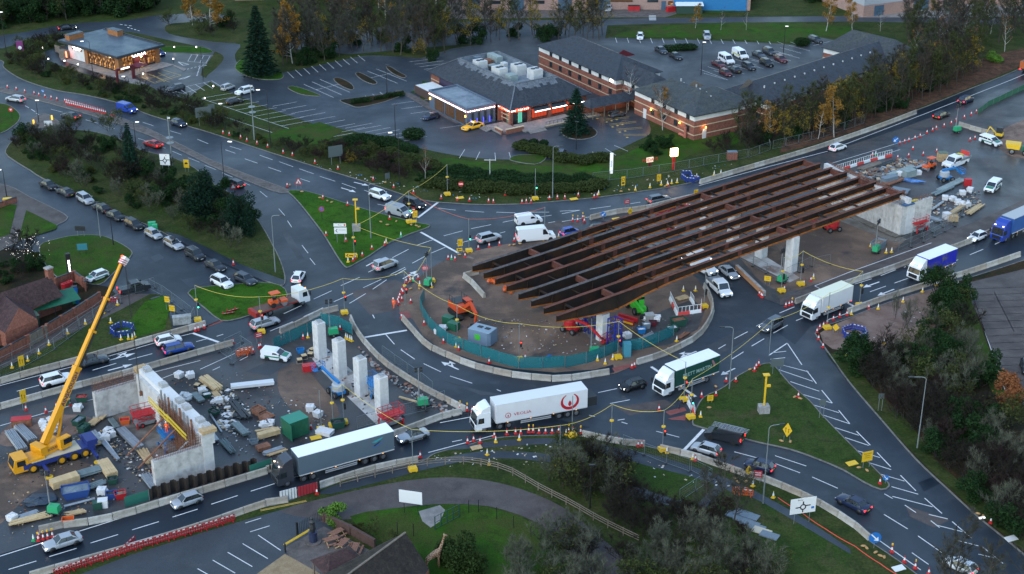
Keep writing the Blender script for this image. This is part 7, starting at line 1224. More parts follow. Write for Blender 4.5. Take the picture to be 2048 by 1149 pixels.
# road signs: board faces the camera side
def sign(label,x,y,w,h,zc,face,rz=0,legs=2,shape='rect',legm=None,name='road_sign',z=.1,marks=(),sub=None,tilt=0):
 t=thing(name,label,'sign',(x,y,z),rz)
 top=zc-h/2
 for s in((-.3,.3)if legs==2 else(0,)):
  if legs:MB().tube((s*w,.06,0),(s*w,.06,top+.1),.04,n=6).obj('leg',legm or POLE,t)
 n={'rect':4,'disc':20,'tri':3,'dia':4}[shape]
 if shape=='rect':q=[(-w/2,-h/2),(w/2,-h/2),(w/2,h/2),(-w/2,h/2)]
 elif shape=='dia':q=[(0,-h/2),(w/2,0),(0,h/2),(-w/2,0)]
 elif shape=='tri':q=[(-w/2,-h/2),(w/2,-h/2),(0,h/2)]
 else:q=[(w/2*cos(2*pi*i/n),h/2*sin(2*pi*i/n))for i in range(n)]
 b=MB();b.extr(q,-.02,.02);bo=b.obj('board',face,t,(0,0,zc),(tilt,0,0))
 for kind,m,*a in marks:
  e=MB();d=-.024
  if kind=='poly':e.poly([(px_,d,pz_)for px_,pz_ in a[0]])
  elif kind=='ring':
   for i in range(20):
    u,v=2*pi*i/20,2*pi*(i+1)/20;e.poly([(a[0]+r_*cos(k),d,a[1]+r_*sin(k))for r_,k in((a[2],u),(a[2],v),(a[3],v),(a[3],u))])
  elif kind=='text':text(a[0],a[1],m,bo,(a[2],d,a[3]),(pi/2,0,0),'lettering',.002);continue
  e.obj('symbol',m,bo)
 return t
bar_=lambda x0,z0,x1,z1:[(x0,z0),(x1,z0),(x1,z1),(x0,z1)]
RBT=[('ring',SIGNBLK,0,-.2,.42,.26),('poly',SIGNBLK,bar_(-.09,.2,.09,.6)),('poly',SIGNBLK,bar_(-1.0,-.3,-.38,-.14)),('poly',SIGNBLK,bar_(.38,-.12,1.0,.04)),('poly',SIGNBLK,bar_(-.08,-.95,.08,-.6))]
sign('white roundabout direction sign beside the camera mast',-68.0,276.7,2.0,2.3,3.4,WHT,-.1,marks=[m if m[0]!='poly' or True else m for m in RBT]+[('text',RED,'46',.32,.3,.85)]);sign('big white roundabout direction sign on the south grass',35.8,155.8,3.4,2.2,2.6,WHT,.25,marks=RBT+[('text',SIGNBLK,'Binley',.3,-.4,.85),('poly',SIGNBLUE,bar_(1.1,-.6,1.5,-.3))])
sign('white direction board on the triangle island',-30.2,243.5,2.2,1.2,2.3,WHT,.0,marks=[('poly',SIGNBLK,[(-.9,0),(-.6,.35),(-.5,.3),(-.75,0),(-.5,-.3),(-.6,-.35)]),('text',SIGNBLK,'City centre',.26,.25,.15)],sub=1);sign('narrow white direction board above its pair on the triangle island',-30.3,243.7,2.2,.6,3.3,WHT,0,legs=0,marks=[('text',SIGNBLK,'Binley',.26,0,0),('poly',ORG,bar_(.7,-.2,.95,.2))])
sign('plain white advertising board on two legs above the lawn',-12.6,157.8,3.0,1.8,2.5,WHT,-.25,legm=POLE_B,z=.12);sign('small white board on posts by the give-way refuge',-98.7,304.0,1.7,1.1,1.6,WHT,.1);sign('dark blank board on the inn lawn corner',-76.9,246.4,1.9,.9,1.5,METAL_D,-.1);sign('teal picture board on the inn lawn',-74.4,238.2,1.7,1.2,1.5,M('teal_board',(.03,.17,.21),.5),.15,legm=POLE_B)
for lab,p,w,h,zc,rz in(('grey back of a large sign on the strip right of the cafe',[(-66.2,307.3)],3.4,2.2,3.0,.4),('grey back of a second sign beside the larger one',[(-64.8,309.3)],1.4,1.8,3.2,.4),('grey back of a large sign above the hedge strip',[(-35.3,283.2)],3.0,2.3,2.8,.45),('grey back of a sign at the top of the splitter island',[(38.9,194.6)],1.9,1.3,1.9,0),('pale grey twin-disc sign back on the splitter edge',[(43.1,181.7)],.9,.9,2.5,0),('pale grey twin-disc sign back on the dark east bank',[(51.7,183.7)],.8,.8,2.4,0),('grey board leaning by the north lamp',[(-24.3,274.3)],1.0,1.2,.9,.5),('grey sign back by the dual carriageway, left',[(-96.1,305.3)],1.2,.8,1.6,.2),('grey twin sign back before the cafe',[(-112.2,347.9)],.8,1.2,1.8,.2)):sign(lab,p[0][0],p[0][1],w,h,zc,SIGNBACK,rz)
UP=[('poly',SIGNBLK,bar_(-.25,-.4,-.18,.25)),('poly',SIGNBLK,[(-.32,.2),(-.11,.2),(-.215,.42)]),('poly',SIGNBLK,bar_(.14,-.4,.21,.1)),('poly',RED,bar_(.05,.1,.3,.18))];TXT=lambda s1,s2:[('text',SIGNBLK,s1,.2,0,.18),('text',SIGNBLK,s2,.2,0,-.12)]
for lab,p,w,h,zc,rz,mk,sh in(('yellow two-arrow lane sign before the girder tips',[(-9.0,239.1)],.9,1.3,1.9,.25,UP,'rect'),('yellow plate with left arrow under the two-arrow sign',[(-9.1,238.6)],1.0,.55,.8,.2,[('poly',SIGNBLK,[(-.35,0),(-.1,.2),(-.1,.06),(.35,.06),(.35,-.06),(-.1,-.06),(-.1,-.2)])],'rect'),('yellow two-arrow lane sign at the triangle tip',[(-17.6,252.2)],.9,1.3,1.9,.25,UP,'rect'),('yellow plate under the triangle lane sign',[(-17.8,251.5)],1.0,.55,.8,.1,[],'rect'),('yellow left-arrow plate at the bottom of the triangle',[(-27.9,235.9)],1.5,.8,.9,0,[('poly',SIGNBLK,[(-.6,0),(-.3,.3),(-.15,.3),(-.4,0),(-.15,-.3),(-.3,-.3)]),('poly',SIGNBLK,bar_(-.1,-.08,.6,.08))],'rect'),('tall yellow lane sign at the left barrier',[(-68.5,184.0)],.9,2.0,2.2,.8,UP,'rect'),('orange lane sign by the inn footpath fence',[(-72.4,195.9)],.9,1.7,1.5,.8,UP,'rect'),('upper yellow notice on the inn grass bank',[(-55.1,216.2)],.9,1.0,1.9,-.3,TXT('CHANGED','LANES'),'rect'),('lower yellow notice on the inn grass bank',[(-53.9,214.0)],1.0,1.0,1.4,-.3,TXT('USE BOTH','LANES'),'rect'),('yellow camera notice on the verge above the main road',[(21.4,270.0)],.8,1.8,1.5,.35,[('ring',SIGNBLK,0,.3,.3,.22),('poly',SIGNBLK,bar_(-.25,-.6,.25,-.25))],'rect'),('yellow notice leaning on the verge above the girders',[(28.5,272.6)],.9,1.4,1.2,.4,UP,'rect'),('yellow diamond notice by the girder edge',[(21.6,254.3)],1.2,1.5,1.6,.5,TXT('ROAD','WORKS'),'dia'),('small orange sign above the girder edge',[(34.9,265.3)],.9,1.1,1.0,.4,UP,'rect'),('tall yellow diamond lane sign on the splitter island',[(37.2,175.4)],1.3,2.2,1.8,-.4,UP,'dia'),('wide yellow notice on the splitter island',[(46.6,168.8)],1.6,1.5,1.7,.35,[('text',SIGNBLK,'TEMPORARY',.22,0,.4),('text',SIGNBLK,'TRAFFIC',.22,0,.1),('text',SIGNBLK,'SIGNALS',.22,0,-.2)],'rect'),('small orange notice on the splitter island',[(28.1,186.0)],.9,.9,.8,.2,TXT('WAIT','HERE'),'rect'),('yellow diamond sign behind the east cones',[(50.2,208.0)],1.1,1.3,1.0,-.3,[],'dia'),('yellow diamond notice by the south barrier',[(30.7,166.2)],1.1,1.4,1.2,.4,TXT('DIVERTED','TRAFFIC'),'dia'),('yellow notice by the timber-edged barrier',[(42.3,225.5)],1.1,.9,1.3,-.3,TXT('ROAD','AHEAD'),'rect'),('yellow sign on the verge behind the shrub island',[(-64.4,279.0)],1.1,1.7,1.7,-.1,[('poly',SIGNBLK,bar_(-.3,-.1,.3,.15)),('poly',SIGNBLK,bar_(-.15,.15,.15,.3))],'rect')):sign(lab,p[0][0],p[0][1],w,h,zc,YEL,rz,2,sh,marks=mk)
for lab,p,rz in(('red plate above the yellow diamond by the girder edge',[(21.4,259.5)],.5),('red plate beside the yellow diamond at the south barrier',[(31.7,165.0)],-.15),('red plate on the tower light mast near the worker',[(-14.6,229.5)],0),('red and white plate by the pole at the silver-grey estate',[(-38.7,204.6)],.5)):sign(lab,p[0][0],p[0][1],1.1,.9,1.4,SBROWN,rz,marks=[('poly',WHT,bar_(-.4,.1,.4,.2)),('poly',WHT,bar_(-.4,-.2,.4,-.1))])
sign('red-bordered roadworks triangle at the top of the triangle island',-41.1,270.0,1.5,1.4,1.5,RED,0,2,'tri',marks=[('poly',WHT,[(-.5,-.5),(.5,-.5),(0,.4)]),('poly',SIGNBLK,[(-.25,-.45),(.3,-.45),(.1,-.2),(-.05,.1),(-.15,.0),(0,-.25)])]);sign('red-bordered warning triangle behind the second pine',-53.0,266.3,1.3,1.2,1.9,RED,0,1,'tri',marks=[('poly',WHT,[(-.42,-.42),(.42,-.42),(0,.32)])])
for lab,p,m1,mk in(('blue and red no-stopping disc on the triangle island',[(-34.7,253.6)],SIGNBLUE,[('ring',RED,0,0,.5,.38),('poly',RED,[(-.36,-.28),(-.28,-.36),(.36,.28),(.28,.36)])]),('red no-entry disc at the north stop line',[(-18.1,253.4)],RED,[('poly',WHT,bar_(-.38,-.1,.38,.1))]),('red no-entry disc on the verge',[(-9.7,266.3)],RED,[('poly',WHT,bar_(-.38,-.1,.38,.1))]),('red disc sign at the far left lawn',[(-108.7,311.0)],RED,[('poly',WHT,[(-.3,.2),(.3,.2),(0,-.3)])])):sign(lab,p[0][0],p[0][1],1.0,1.0,2.3,m1,0,1,'disc',POLE_B,marks=mk)
ARW=[('poly',WHT,[(-.35,.28),(-.28,.35),(.12,-.05),(.25,.1),(.3,-.3),(-.1,-.25),(.05,-.12)])]
for lab,p,d,zc,flip in(('big blue keep-right arrow sign at the end of the curved barriers',[(43.6,150.5)],1.5,1.5,1),('blue arrow disc on the far right lane',[(79.6,294.8)],1.3,1.1,-1),('blue arrow sign at the barrier nose above the girders',[(16.7,254.1)],1.0,1.1,-1),('blue arrow disc on the island netting',[(5.6,197.6)],1.1,1.1,-1),('blue and yellow keep-left bollard at the splitter tip',[(48.2,164.8)],.8,.9,1),('small blue arrow sign on the central reservation',[(-106.5,327.2)],.7,1.4,1)):sign(lab,p[0][0],p[0][1],d,d,zc,SIGNBLUE,0,1,'disc',marks=[('poly',WHT,[(x*flip*d,zz*d)for x,zz in ARW[0][2]][::flip])])
def totem(label,x,y,w,h,d,face,lit=None,txt=None,rz=0,base=0.0,cap=None):
 t=thing('totem_sign',label,'sign',(x,y,.1),rz);MB().box((0,0,base+h/2),(w,d,h)).obj('pillar',face,t)
 if base:MB().box((0,0,base/2),(w*.35,d*.8,base)).obj('post',cap or POLE_B,t)
 if txt:text(txt,w*.62,lit or L_WHITE,t,(0,-d/2-.01,base+h*.5),(pi/2,-pi/2 if h>2*w else 0,0),'lettering',.01)
totem('white totem sign on the lawn above the main road',19.6,278.1,.6,4.2,.6,M('totem_white',(.7,.7,.68),.5,emit=(1,.95,.9),es=.1),SIGNBLUE,'PREMIER');totem('leaning red-edged restaurant board on the lawn',27.5,281.8,1.5,1.0,.2,M('board_glow',(.6,.5,.4),.5,emit=(1,.6,.4),es=.2),RED,'FRIDAYS',.4,1.0,WINE);totem('glowing flower-shaped sign on a red pillar',32.1,280.4,1.5,1.6,.4,L_WARM,None,None,.3,2.8,RED);totem('tall black pylon sign with glowing letters by the inn',-73.7,227.6,.7,4.4,.7,SIGNBLK,L_WHITE,'HARVESTER',.5,.5);totem('purple crescent-moon hotel sign at the far left',-121.5,360.6,1.6,2.6,.3,M('purple_sign',(.10,.015,.09),.5,emit=(.35,.06,.3),es=.04),L_WHITE,None,.15,1.0)
m_=sign('white crescent emblem on the purple hotel sign',-121.3,360.0,.9,.9,2.1,WHT,.15,0,'disc');
for lab,p in(('yellow camera post with concrete base on the triangle island',[(-28.0,249.1)]),('yellow camera post with concrete base on the splitter island',[(35.3,183.4)])):
 t=thing('camera_post',lab,'post',(p[0][0],p[0][1],.12),.1);MB().box((0,0,.55),(1.5,1.2,1.1)).obj('base',CONC_D,t);MB().box((0,0,3.5),(.22,.22,4.9)).obj('post',YEL,t);MB().box((.4,0,4.2),(.6,.3,.3)).obj('camera',YEL,t);MB().box((0,0,5.95),(.9,.7,.12)).obj('solar_panel',YEL,t)
rs=random.Random(12);SBG=MB().blob((0,0,.12),(.38,.2,.13),8,4).mesh('sand_bag',[BAG],True)
for wh,pts in(('below the signs on the triangle island',[(-40.2,267.9),(-43.0,271.6),(-33.9,262.5),(-23.9,252.9),(-21.1,253.1),(-22.6,251.5),(-18.3,251.5),(-16.8,250.5),(-17.3,251.0),(-22.2,243.2),(-36.4,264.8),(-34.8,263.2)]),('below the signs on the splitter island',[(27.8,184.5),(29.5,190.7),(35.2,195.9),(36.5,175.4),(37.7,175.2),(45.6,168.6),(46.5,167.9),(40.4,187.6),(41.1,187.1)]),('by the curved south barriers',[(42.4,150.8),(42.7,150.4),(43.6,149.5),(44.0,148.8),(44.4,148.5),(29.0,166.0),(29.2,165.1),(30.3,165.2),(58.2,157.8),(58.7,157.2)]),('around the island tips',[(-9.1,238.0),(-8.4,239.3),(0.4,242.4),(1.4,242.8),(23.7,202.6),(21.4,200.6),(-15.3,224.1),(-16.7,224.1)]),('on the north verge',[(20.9,268.1),(22.5,268.9),(29.6,270.8),(-24.7,272.9),(-0.4,242.1)])):
 for i,p in enumerate(pts):tag(put('sand_bag',SBG,None,(p[0],p[1],.12),(0,0,i*1.9)),'tan sandbag '+wh,'sandbag','sandbags '+wh)
for lab,p in(('left lit bollard on the give-way refuge',[(-103.1,308.0)]),('right lit bollard on the give-way refuge',[(-100.0,311.0)])):
 t=thing('bollard',lab,'bollard',(p[0][0],p[0][1],.12));MB().box((0,0,.5),(.35,.25,1.0),taper=.85).obj('shell',M('bollard_amber',(.7,.35,.03),.5,emit=(1,.5,.05),es=.4),t)
for i,p in enumerate([(-117.1,364.5),(-116.9,363.7),(-113.8,369.1),(-112.8,354.1),(-108.4,352.4),(-104.4,349.5),(-87.0,341.8),(-82.4,354.1),(-84.3,364.5),(-78.8,364.5),(-69.0,323.2),(-68.7,332.1)]):
 t=thing('path_lamp','small glowing post lamp around the drive-through cafe','lamp',(p[0],p[1],.12),0,'post lamps around the cafe');MB().tube((0,0,0),(0,0,.9),.05,n=6).obj('post',POLE_B,t);MB().blob((0,0,1.0),.17,8,5).obj('globe',L_WHITE,t)
# timber post-and-rail fence across the south verge
pr=thing('rail_fence','weathered post-and-rail fence sweeping across the south verge','fence',(-23.2,162.4,.1));a0=[(-23.2,162.4)][0];pth=smooth([(-22.1,164.2),(-17.2,166.6),(-11.5,169.0),(-6.2,169.6),(-2.9,168.6),(-0.3,167.2),(3.6,163.0),(7.3,159.5),(10.9,155.6),(15.5,151.4)],4);W3=walk(pth,2.4)
for p,q in zip(W3,W3[1:]):
 MB().box((p[0]-a0[0],p[1]-a0[1],.6),(.12,.12,1.2)).obj('post',TIMBER_D,pr)
 for z in(.45,.8,1.1):MB().bar((p[0]-a0[0],p[1]-a0[1],z),(q[0]-a0[0],q[1]-a0[1],z),.05,.11).obj('rail',TIMBER_D,pr)
# site plant
CY_=M('crane_yellow',(.68,.30,.008),.45,var=.06);CB_=M('crane_blue',(.015,.03,.16),.5);P_BLUE=M('lift_blue',(.01,.16,.42),.45);P_RED=M('lift_red',(.42,.015,.02),.5,var=.1);P_GREY=M('lift_grey',(.34,.36,.37),.5);P_ORG=M('digger_orange',(.50,.06,.015),.5,var=.1);LIME=M('telehandler_green',(.05,.42,.03),.45)
t=cr=thing('mobile_crane','yellow and blue four-axle mobile crane with raised telescopic boom','crane',(-60.2,170.5,.05),radians(214));
MB().box((0,0,1.15),(9.6,2.5,.7)).box((-4.5,0,1.9),(1.4,2.4,.8)).obj('carrier',CB_,cr);MB().box((.4,0,1.56),(6.6,2.55,.12)).obj('deck',M('deck_cream',(.45,.40,.28),.6),cr)
b=MB();b.extr([(6.0,.6),(6.1,1.3),(5.75,2.5),(4.1,2.5),(4.1,.6)],-1.2,1.2);cb=b.obj('cab',CY_,cr);MB().poly([(6.11,-1.05,1.4),(6.11,1.05,1.4),(5.78,1.0,2.4),(5.78,-1.0,2.4)]).obj('windscreen',CGLASS,cb);[MB().box((5.0,s*1.21,1.9),(1.1,.03,.8)).obj('side_window',CGLASS,cb)for s in(1,-1)]
MB().box((3.0,0,1.75),(2.2,2.4,.35)).obj('front_locker',CY_,cr)
for x in(3.6,-.2,-1.9,-3.4):
 for s in(1,-1):wheel(cr,x,s*1.12,.66,.42,rimmat=CY_)
for x,s in((2.3,1),(2.3,-1),(-4.3,1),(-4.3,-1)):
 o=MB().box((x,s*2.1,.85),(.35,2.6,.3)).box((x,s*3.3,.5),(.2,.2,.9)).obj('outrigger',CB_,cr);MB().lathe([(.55,0),(.55,.12),(.2,.14)],14,0,(x,s*3.3,-.02)).obj('foot_pad',YEL,o)
tip=Vector((-52.0,183.0,23.4));base=Vector((cr.location.x-.8,cr.location.y+.6,2.6));ba=atan2(tip.y-base.y,tip.x-base.x)
def cl_(p):
 d=Vector(p)-cr.location;a=-radians(214);return Vector((d.x*cos(a)-d.y*sin(a),d.x*sin(a)+d.y*cos(a),d.z))
B0,B1=cl_(base),cl_(tip);ux=(B1-B0);ux.z=0;ux.normalize();vx=Vector((-ux.y,ux.x,0));th=atan2(ux.y,ux.x)
up=MB();up.box(tuple(B0+ux*-.6+Vector((0,0,-.4))),(3.6,2.2,1.0),th);up.box(tuple(B0-ux*1.9+Vector((0,0,-.2))),(1.0,2.3,1.3),th);so=up.obj('superstructure',CY_,cr);oc=B0+ux*1.0-vx*1.5;MB().box(tuple(oc+Vector((0,0,.1))),(1.7,.9,1.5),th).obj('operator_cab',CY_,so);MB().box(tuple(oc+ux*.3+Vector((0,0,.3))),(1.3,.94,.8),th).obj('cab_glass',CGLASS,so)
q0=B0-ux*1.0+Vector((0,0,.3));dd=(B1-q0);
for k,(f0,f1,w)in enumerate(((0,.42,.92),(.42,.62,.74),(.62,.80,.62),(.80,1.0,.52))):
 o=MB().bar(q0+dd*f0,q0+dd*f1,w*.8,w).obj('boom_section',CY_,so);nb=vx.cross(dd).normalized();nb=nb if nb.z>0 else-nb;s_=vx*(w*.405)+nb*(w*.2);MB().bar(q0+dd*f0-s_,q0+dd*f1-s_,.02,w*.58).obj('boom_side',CY_ if k==0 else METAL_D,o);MB().bar(q0+dd*(f1-.012),q0+dd*f1,w*.9,w*1.12).obj('collar',CY_,o)
MB().tube(tuple(B0+ux*1.2),tuple(q0+dd*.24),.22,n=8).obj('lift_ram',CY_,so);MB().bar(q0+dd*.985,q0+dd*1.02+ux*.3,.75,.8).obj('boom_head',WHT,so)
for k in range(3):MB().bar(q0+dd*(.986+.011*k),q0+dd*(.990+.011*k),.78,.83).obj('warning_stripe',RED,so)
e=B1+ux*.4;MB().tube(tuple(e),(e.x,e.y,3.4),.03,n=4).tube(tuple(e+vx*.15),(e.x+vx.x*.15,e.y+vx.y*.15,3.4),.03,n=4).obj('hoist_rope',METAL_D,so);MB().box((e.x,e.y,3.1),(.35,.25,.7)).obj('hook_block',RUSTY,so);MB().blob(tuple(B1+Vector((0,0,.8))),.14).obj('warning_light',SIGRED,so)
tm=text('AINSCOUGH',.82,M('crane_lettering',(.015,.02,.12),.5),so,(0,0,0),(0,0,0),bold=.012);d1=dd.normalized();n1=-vx if vx.y<0 or True else vx
for sgn in(1,):
 nrm=vx if(Matrix.Rotation(radians(214),3,'Z')@vx).y<0 else-vx;yv=nrm.cross(d1);m4=Matrix((d1,yv,nrm)).transposed().to_4x4();m4 .translation=q0+dd*.30+nrm*.43;tm.matrix_local=m4
text('AINSCOUGH',.45,M('crane_lettering',(.015,.02,.12),.5),so,tuple(B0-ux*.8+nrm*1.13+Vector((0,0,-.3))),(pi/2,0,atan2(nrm.y,nrm.x)+pi/2))
def boomlift(label,p,rz,col,turret,pts,basket=True,gw=1.9):
 t=thing('boom_lift',label,'boom lift',(p[0],p[1],.06),rz);MB().box((0,0,.7),(2.4,1.4,.4)).obj('chassis',col,t)
 for x in(-.95,.95):
  for s in(1,-1):wheel(t,x,s*gw/2,.48,.36)
 MB().lathe([(.2,0),(.95,0),(.95,.9),(.75,1.05)],12,0,(-.3,0,.95)).obj('turret',turret,t)
 for i,(a,c)in enumerate(zip(pts,pts[1:])):MB().bar(a,c,.34-.05*i,.38-.05*i).obj('boom',col if i<2 else METAL_D,t)
 if basket:
  e=Vector(pts[-1]);b=MB()
  for x in(-.4,.4):
   for y in(-.9,.9):b.bar((e.x+x,e.y+y,e.z),(e.x+x,e.y+y,e.z+1.0),.05)
  for z in(.05,.55,1.0):
   for a,c in(((-.4,-.9),(.4,-.9)),((.4,-.9),(.4,.9)),((.4,.9),(-.4,.9)),((-.4,.9),(-.4,-.9))):b.bar((e.x+a[0],e.y+a[1],e.z+z),(e.x+c[0],e.y+c[1],e.z+z),.05)
  b.box((e.x,e.y,e.z),(.8,1.8,.06));b.obj('basket',col,t)
boomlift('blue boom lift with a grey turret before the second pier column',*[(-25.0,188.6)],radians(125),P_BLUE,P_GREY,[(-.6,0,2.1),(1.6,0,2.2),(4.4,.1,2.6),(5.4,.1,1.7)]);boomlift('red boom lift with a black boom beside the trestle towers',*[(9.2,208.7)],radians(-40),P_RED,P_RED,[(-.6,0,2.4),(3.2,0,2.2),(5.6,0,.9),(6.6,0,.5)]);boomlift('blue boom lift in front of the white dropside lorry',*[(84.6,274.3)],radians(15),P_BLUE,P_GREY,[(-.9,0,2.2),(2.0,.2,2.4),(3.4,.2,1.2)]);boomlift('red boom lift half hidden under the east girders',*[(57.6,249.1)],radians(200),P_RED,P_RED,[(-.5,0,2.0),(2.4,0,2.2),(3.4,0,1.4)])
def scissor(label,p,rz,col,h=1.6,L=2.9):
 t=thing('scissor_lift',label,'scissor lift',(p[0],p[1],.06),rz);MB().box((0,0,.55),(L,1.5,.45)).obj('chassis',METAL,t)
 for x in(-1,1):
  for s in(1,-1):wheel(t,x,s*.8,.34,.26,rimmat=col);MB().box((x*L*.48,s*.95,.5),(.18,.18,.9)).obj('stabiliser',col,t)
 for k in range(2):
  for s in(-.6,.6):MB().bar((-L*.42,s,.8+(h-.8)*k/2),(L*.42,s,.8+(h-.8)*(k+1)/2),.08).bar((L*.42,s,.8+(h-.8)*k/2),(-L*.42,s,.8+(h-.8)*(k+1)/2),.08).obj('scissor_arm',col,t)
 MB().box((0,0,h+.05),(L+.5,1.7,.14)).obj('platform',col,t);W_,D_=(L+.5)/2,.82
 for s in(1,-1):
  b=MB()
  for z in(.5,1.1):b.bar((-W_,s*D_,h+z),(W_,s*D_,h+z),.06);b.bar((s*W_,-D_,h+z),(s*W_,D_,h+z),.06)
  for k in range(5):x=-W_+2*W_*k/4;b.bar((x,s*D_,h+.1),(x,s*D_,h+1.1),.05)
  b.obj('guard_rail',col,t)
scissor('red scissor lift at the foot of the nearest pier column',*[(-16.7,180.1)],radians(35),P_RED);scissor('dark red scissor lift inside the west abutment',*[(-50.4,180.3)],radians(30),P_RED,1.8,3.6);scissor('red scissor lift beside the east abutment wing',*[(73.1,249.1)],radians(35),P_RED,1.7);scissor('blue scissor lift behind the third pier column',*[(-19.9,188.6)],radians(125),P_BLUE,2.0,2.4);scissor('blue scissor lift under the rebar of the west abutment',*[(-46.1,173.4)],radians(125),P_BLUE,2.4,2.4)
ex=thing('excavator','orange and black excavator standing on the roundabout island','excavator',(-8.1,214.4,.06),radians(-60))
for s in(1,-1):b=MB();b.extr([(-1.9,.1),(1.9,.1),(2.15,.5),(1.9,.9),(-1.9,.9),(-2.15,.5)],s*1.05-.28,s*1.05+.28);b.obj('track',TYRE,ex)
MB().box((-.3,0,1.7),(3.4,2.5,1.1)).obj('body',P_ORG,ex);MB().box((-.9,0,2.3),(2.2,2.3,.12)).obj('engine_cover',METAL_D,ex);MB().box((.8,.75,2.3),(1.5,1.0,1.5)).obj('cab',P_ORG,ex);MB().box((.85,.75,2.5),(1.55,1.05,.9)).obj('cab_glass',CGLASS,ex);MB().bar((1.2,-.1,1.8),(3.4,-.1,3.6),.45,.6).bar((3.4,-.1,3.6),(5.2,-.1,2.4),.4,.5).obj('boom',P_ORG,ex);MB().bar((5.2,-.1,2.4),(4.9,-.1,.7),.3,.36).obj('dipper',P_ORG,ex);b=MB();b.extr([(4.5,.1),(5.4,.1),(5.5,.6),(4.9,.8),(4.4,.6)],-.75,.55);b.obj('bucket',METAL_D,ex)
for s in(-1.1,1.1):b=MB();[b.bar((x,s,2.3),(x,s,3.2),.05)for x in(-1.8,-.9,0)];b.bar((-1.8,s,3.2),(0,s,3.2),.05);b.obj('guard_rail',METAL_D,ex)
for k in range(3):MB().box((-2.02,-.8+.8*k,1.7),(.04,.4,.9)).obj('hazard_panel',YEL,ex)
te=thing('telehandler','bright green telehandler with a red boom behind the trestles','telehandler',(19.9,216.2,.06),radians(-70));MB().box((0,0,1.0),(4.2,1.6,.8)).obj('chassis',LIME,te);MB().box((-.1,.55,2.0),(1.7,1.0,1.4),taper=.9).obj('cab',LIME,te);MB().box((-.1,.55,2.1),(1.6,1.04,.9)).obj('cab_glass',CGLASS,te);MB().bar((-1.9,-.35,2.0),(3.3,-.35,1.2),.45,.5).obj('boom',LIME,te);MB().box((3.7,0,.7),(.3,2.0,.8)).obj('carriage',METAL_D,te)
for x in(-1.4,1.5):
 for s in(1,-1):wheel(te,x,s*.95,.62,.42)
t=thing('lifting_frame','red lifting frame with yellow stripes beside the telehandler','frame',(18.0,212.0,.06),radians(-35));MB().box((0,.6,.5),(3.4,.4,.7)).box((0,-.6,.5),(3.4,.4,.7)).obj('beam',P_RED,t);MB().box((0,-.82,.4),(3.4,.04,.3)).obj('stripe',YEL,t);MB().box((0,0,.3),(.5,1.2,.4)).obj('spreader',METAL_D,t)
roller('orange road roller on the east works by the timber hut',83.0,280.4,.06,radians(215))
du=thing('dumper','yellow and green site dumper at the right edge','dumper',(103.5,289.7,.06),radians(160));b=MB();b.extr([(-.2,1.1),(2.2,1.2),(2.6,2.2),(-.4,2.2)],-1.1,1.1);b.obj('skip',YEL,du);MB().box((-1.4,0,1.3),(1.8,1.6,.9)).obj('body',GREEN_ST,du);MB().box((-1.2,0,2.2),(.1,1.2,1.2)).obj('roll_bar',BLACK,du)
for x in(1.2,-1.4):
 for s in(1,-1):wheel(du,x,s*1.0,.6,.4)
md=thing('mini_digger','small yellow mini digger by the green hoarding','excavator',(102.3,299.5,.06),radians(150))
for s in(1,-1):MB().box((0,s*.6,.25),(1.9,.35,.5)).obj('track',TYRE,md)
MB().box((-.2,0,.85),(1.5,1.3,.6)).obj('body',YEL,md);MB().box((-.2,0,1.7),(1.2,1.1,1.2)).obj('cab',METAL_D,md);MB().bar((.6,0,1.0),(1.9,0,2.1),.2).bar((1.9,0,2.1),(2.5,0,.6),.18).obj('boom',YEL,md);MB().box((2.5,0,.4),(.5,.6,.5)).obj('bucket',METAL_D,md)
# containers, cabins, skips, bins
gc=thing('container','dark green steel container beside the slate-grey lorry','container',(-29.6,177.6,.06),radians(38));b=MB();Lc,Wc=3.0,2.4
for i in range(16):b.box((-Lc/2+Lc*(i+.5)/16,0,1.3),(Lc/16,Wc-(.06 if i%2 else 0),2.5))
b.obj('shell',GREEN_ST,gc);MB().box((0,0,2.57),(Lc,Wc,.06)).obj('roof',M('green_roof',(.02,.20,.13),.5),gc);MB().box((-1.55,-1.2,1.3),(.06,1.2,2.4)).obj('open_door',GREEN_ST,gc)
g=thing('generator_cabin','blue-grey steel generator cabin on the roundabout island','generator',(-4.5,205.1,.06),radians(-30));GB=M('generator_grey',(.13,.19,.26),.5,var=.06);MB().prism([(-1.9,-1.2),(1.5,-1.2),(1.9,-.8),(1.9,1.2),(-1.9,1.2)],.1,2.3).obj('shell',GB,g);MB().box((0,0,2.34),(3.7,2.4,.08)).obj('roof',M('generator_roof',(.22,.30,.36),.5),g);MB().box((-.2,-1.22,1.3),(.9,.03,.9)).obj('green_panel',LIME,g)
for x in(-.5,.8):MB().box((x,.2,2.42),(.8,.6,.1)).obj('hatch',METAL_D,g)
def skip_(label,p,rz,d,mat,fill=None,name='skip',cat='skip',h=None):
 t=thing(name,label,cat,(p[0],p[1],.06),rz);L,W,H=d;b=MB();f=.78
 q0=[(-L/2*f,-W/2*.9),(L/2*f,-W/2*.9),(L/2*f,W/2*.9),(-L/2*f,W/2*.9)];q1=[(-L/2,-W/2),(L/2,-W/2),(L/2,W/2),(-L/2,W/2)]
 for i in range(4):j=(i+1)%4;b.poly([(*q0[i],0),(*q0[j],0),(*q1[j],H),(*q1[i],H)]);b.bar((*q1[i],H),(*q1[j],H),.08)
 b.obj('shell',mat,t)
 if fill:MB().poly([(x*.95,y*.95,H*.8)for x,y in q1]).blob((0,0,H*.75),(L*.4,W*.4,H*.3),8,4,jit=.2,rnd=random.Random(7)).obj('contents',fill,t)
 return t
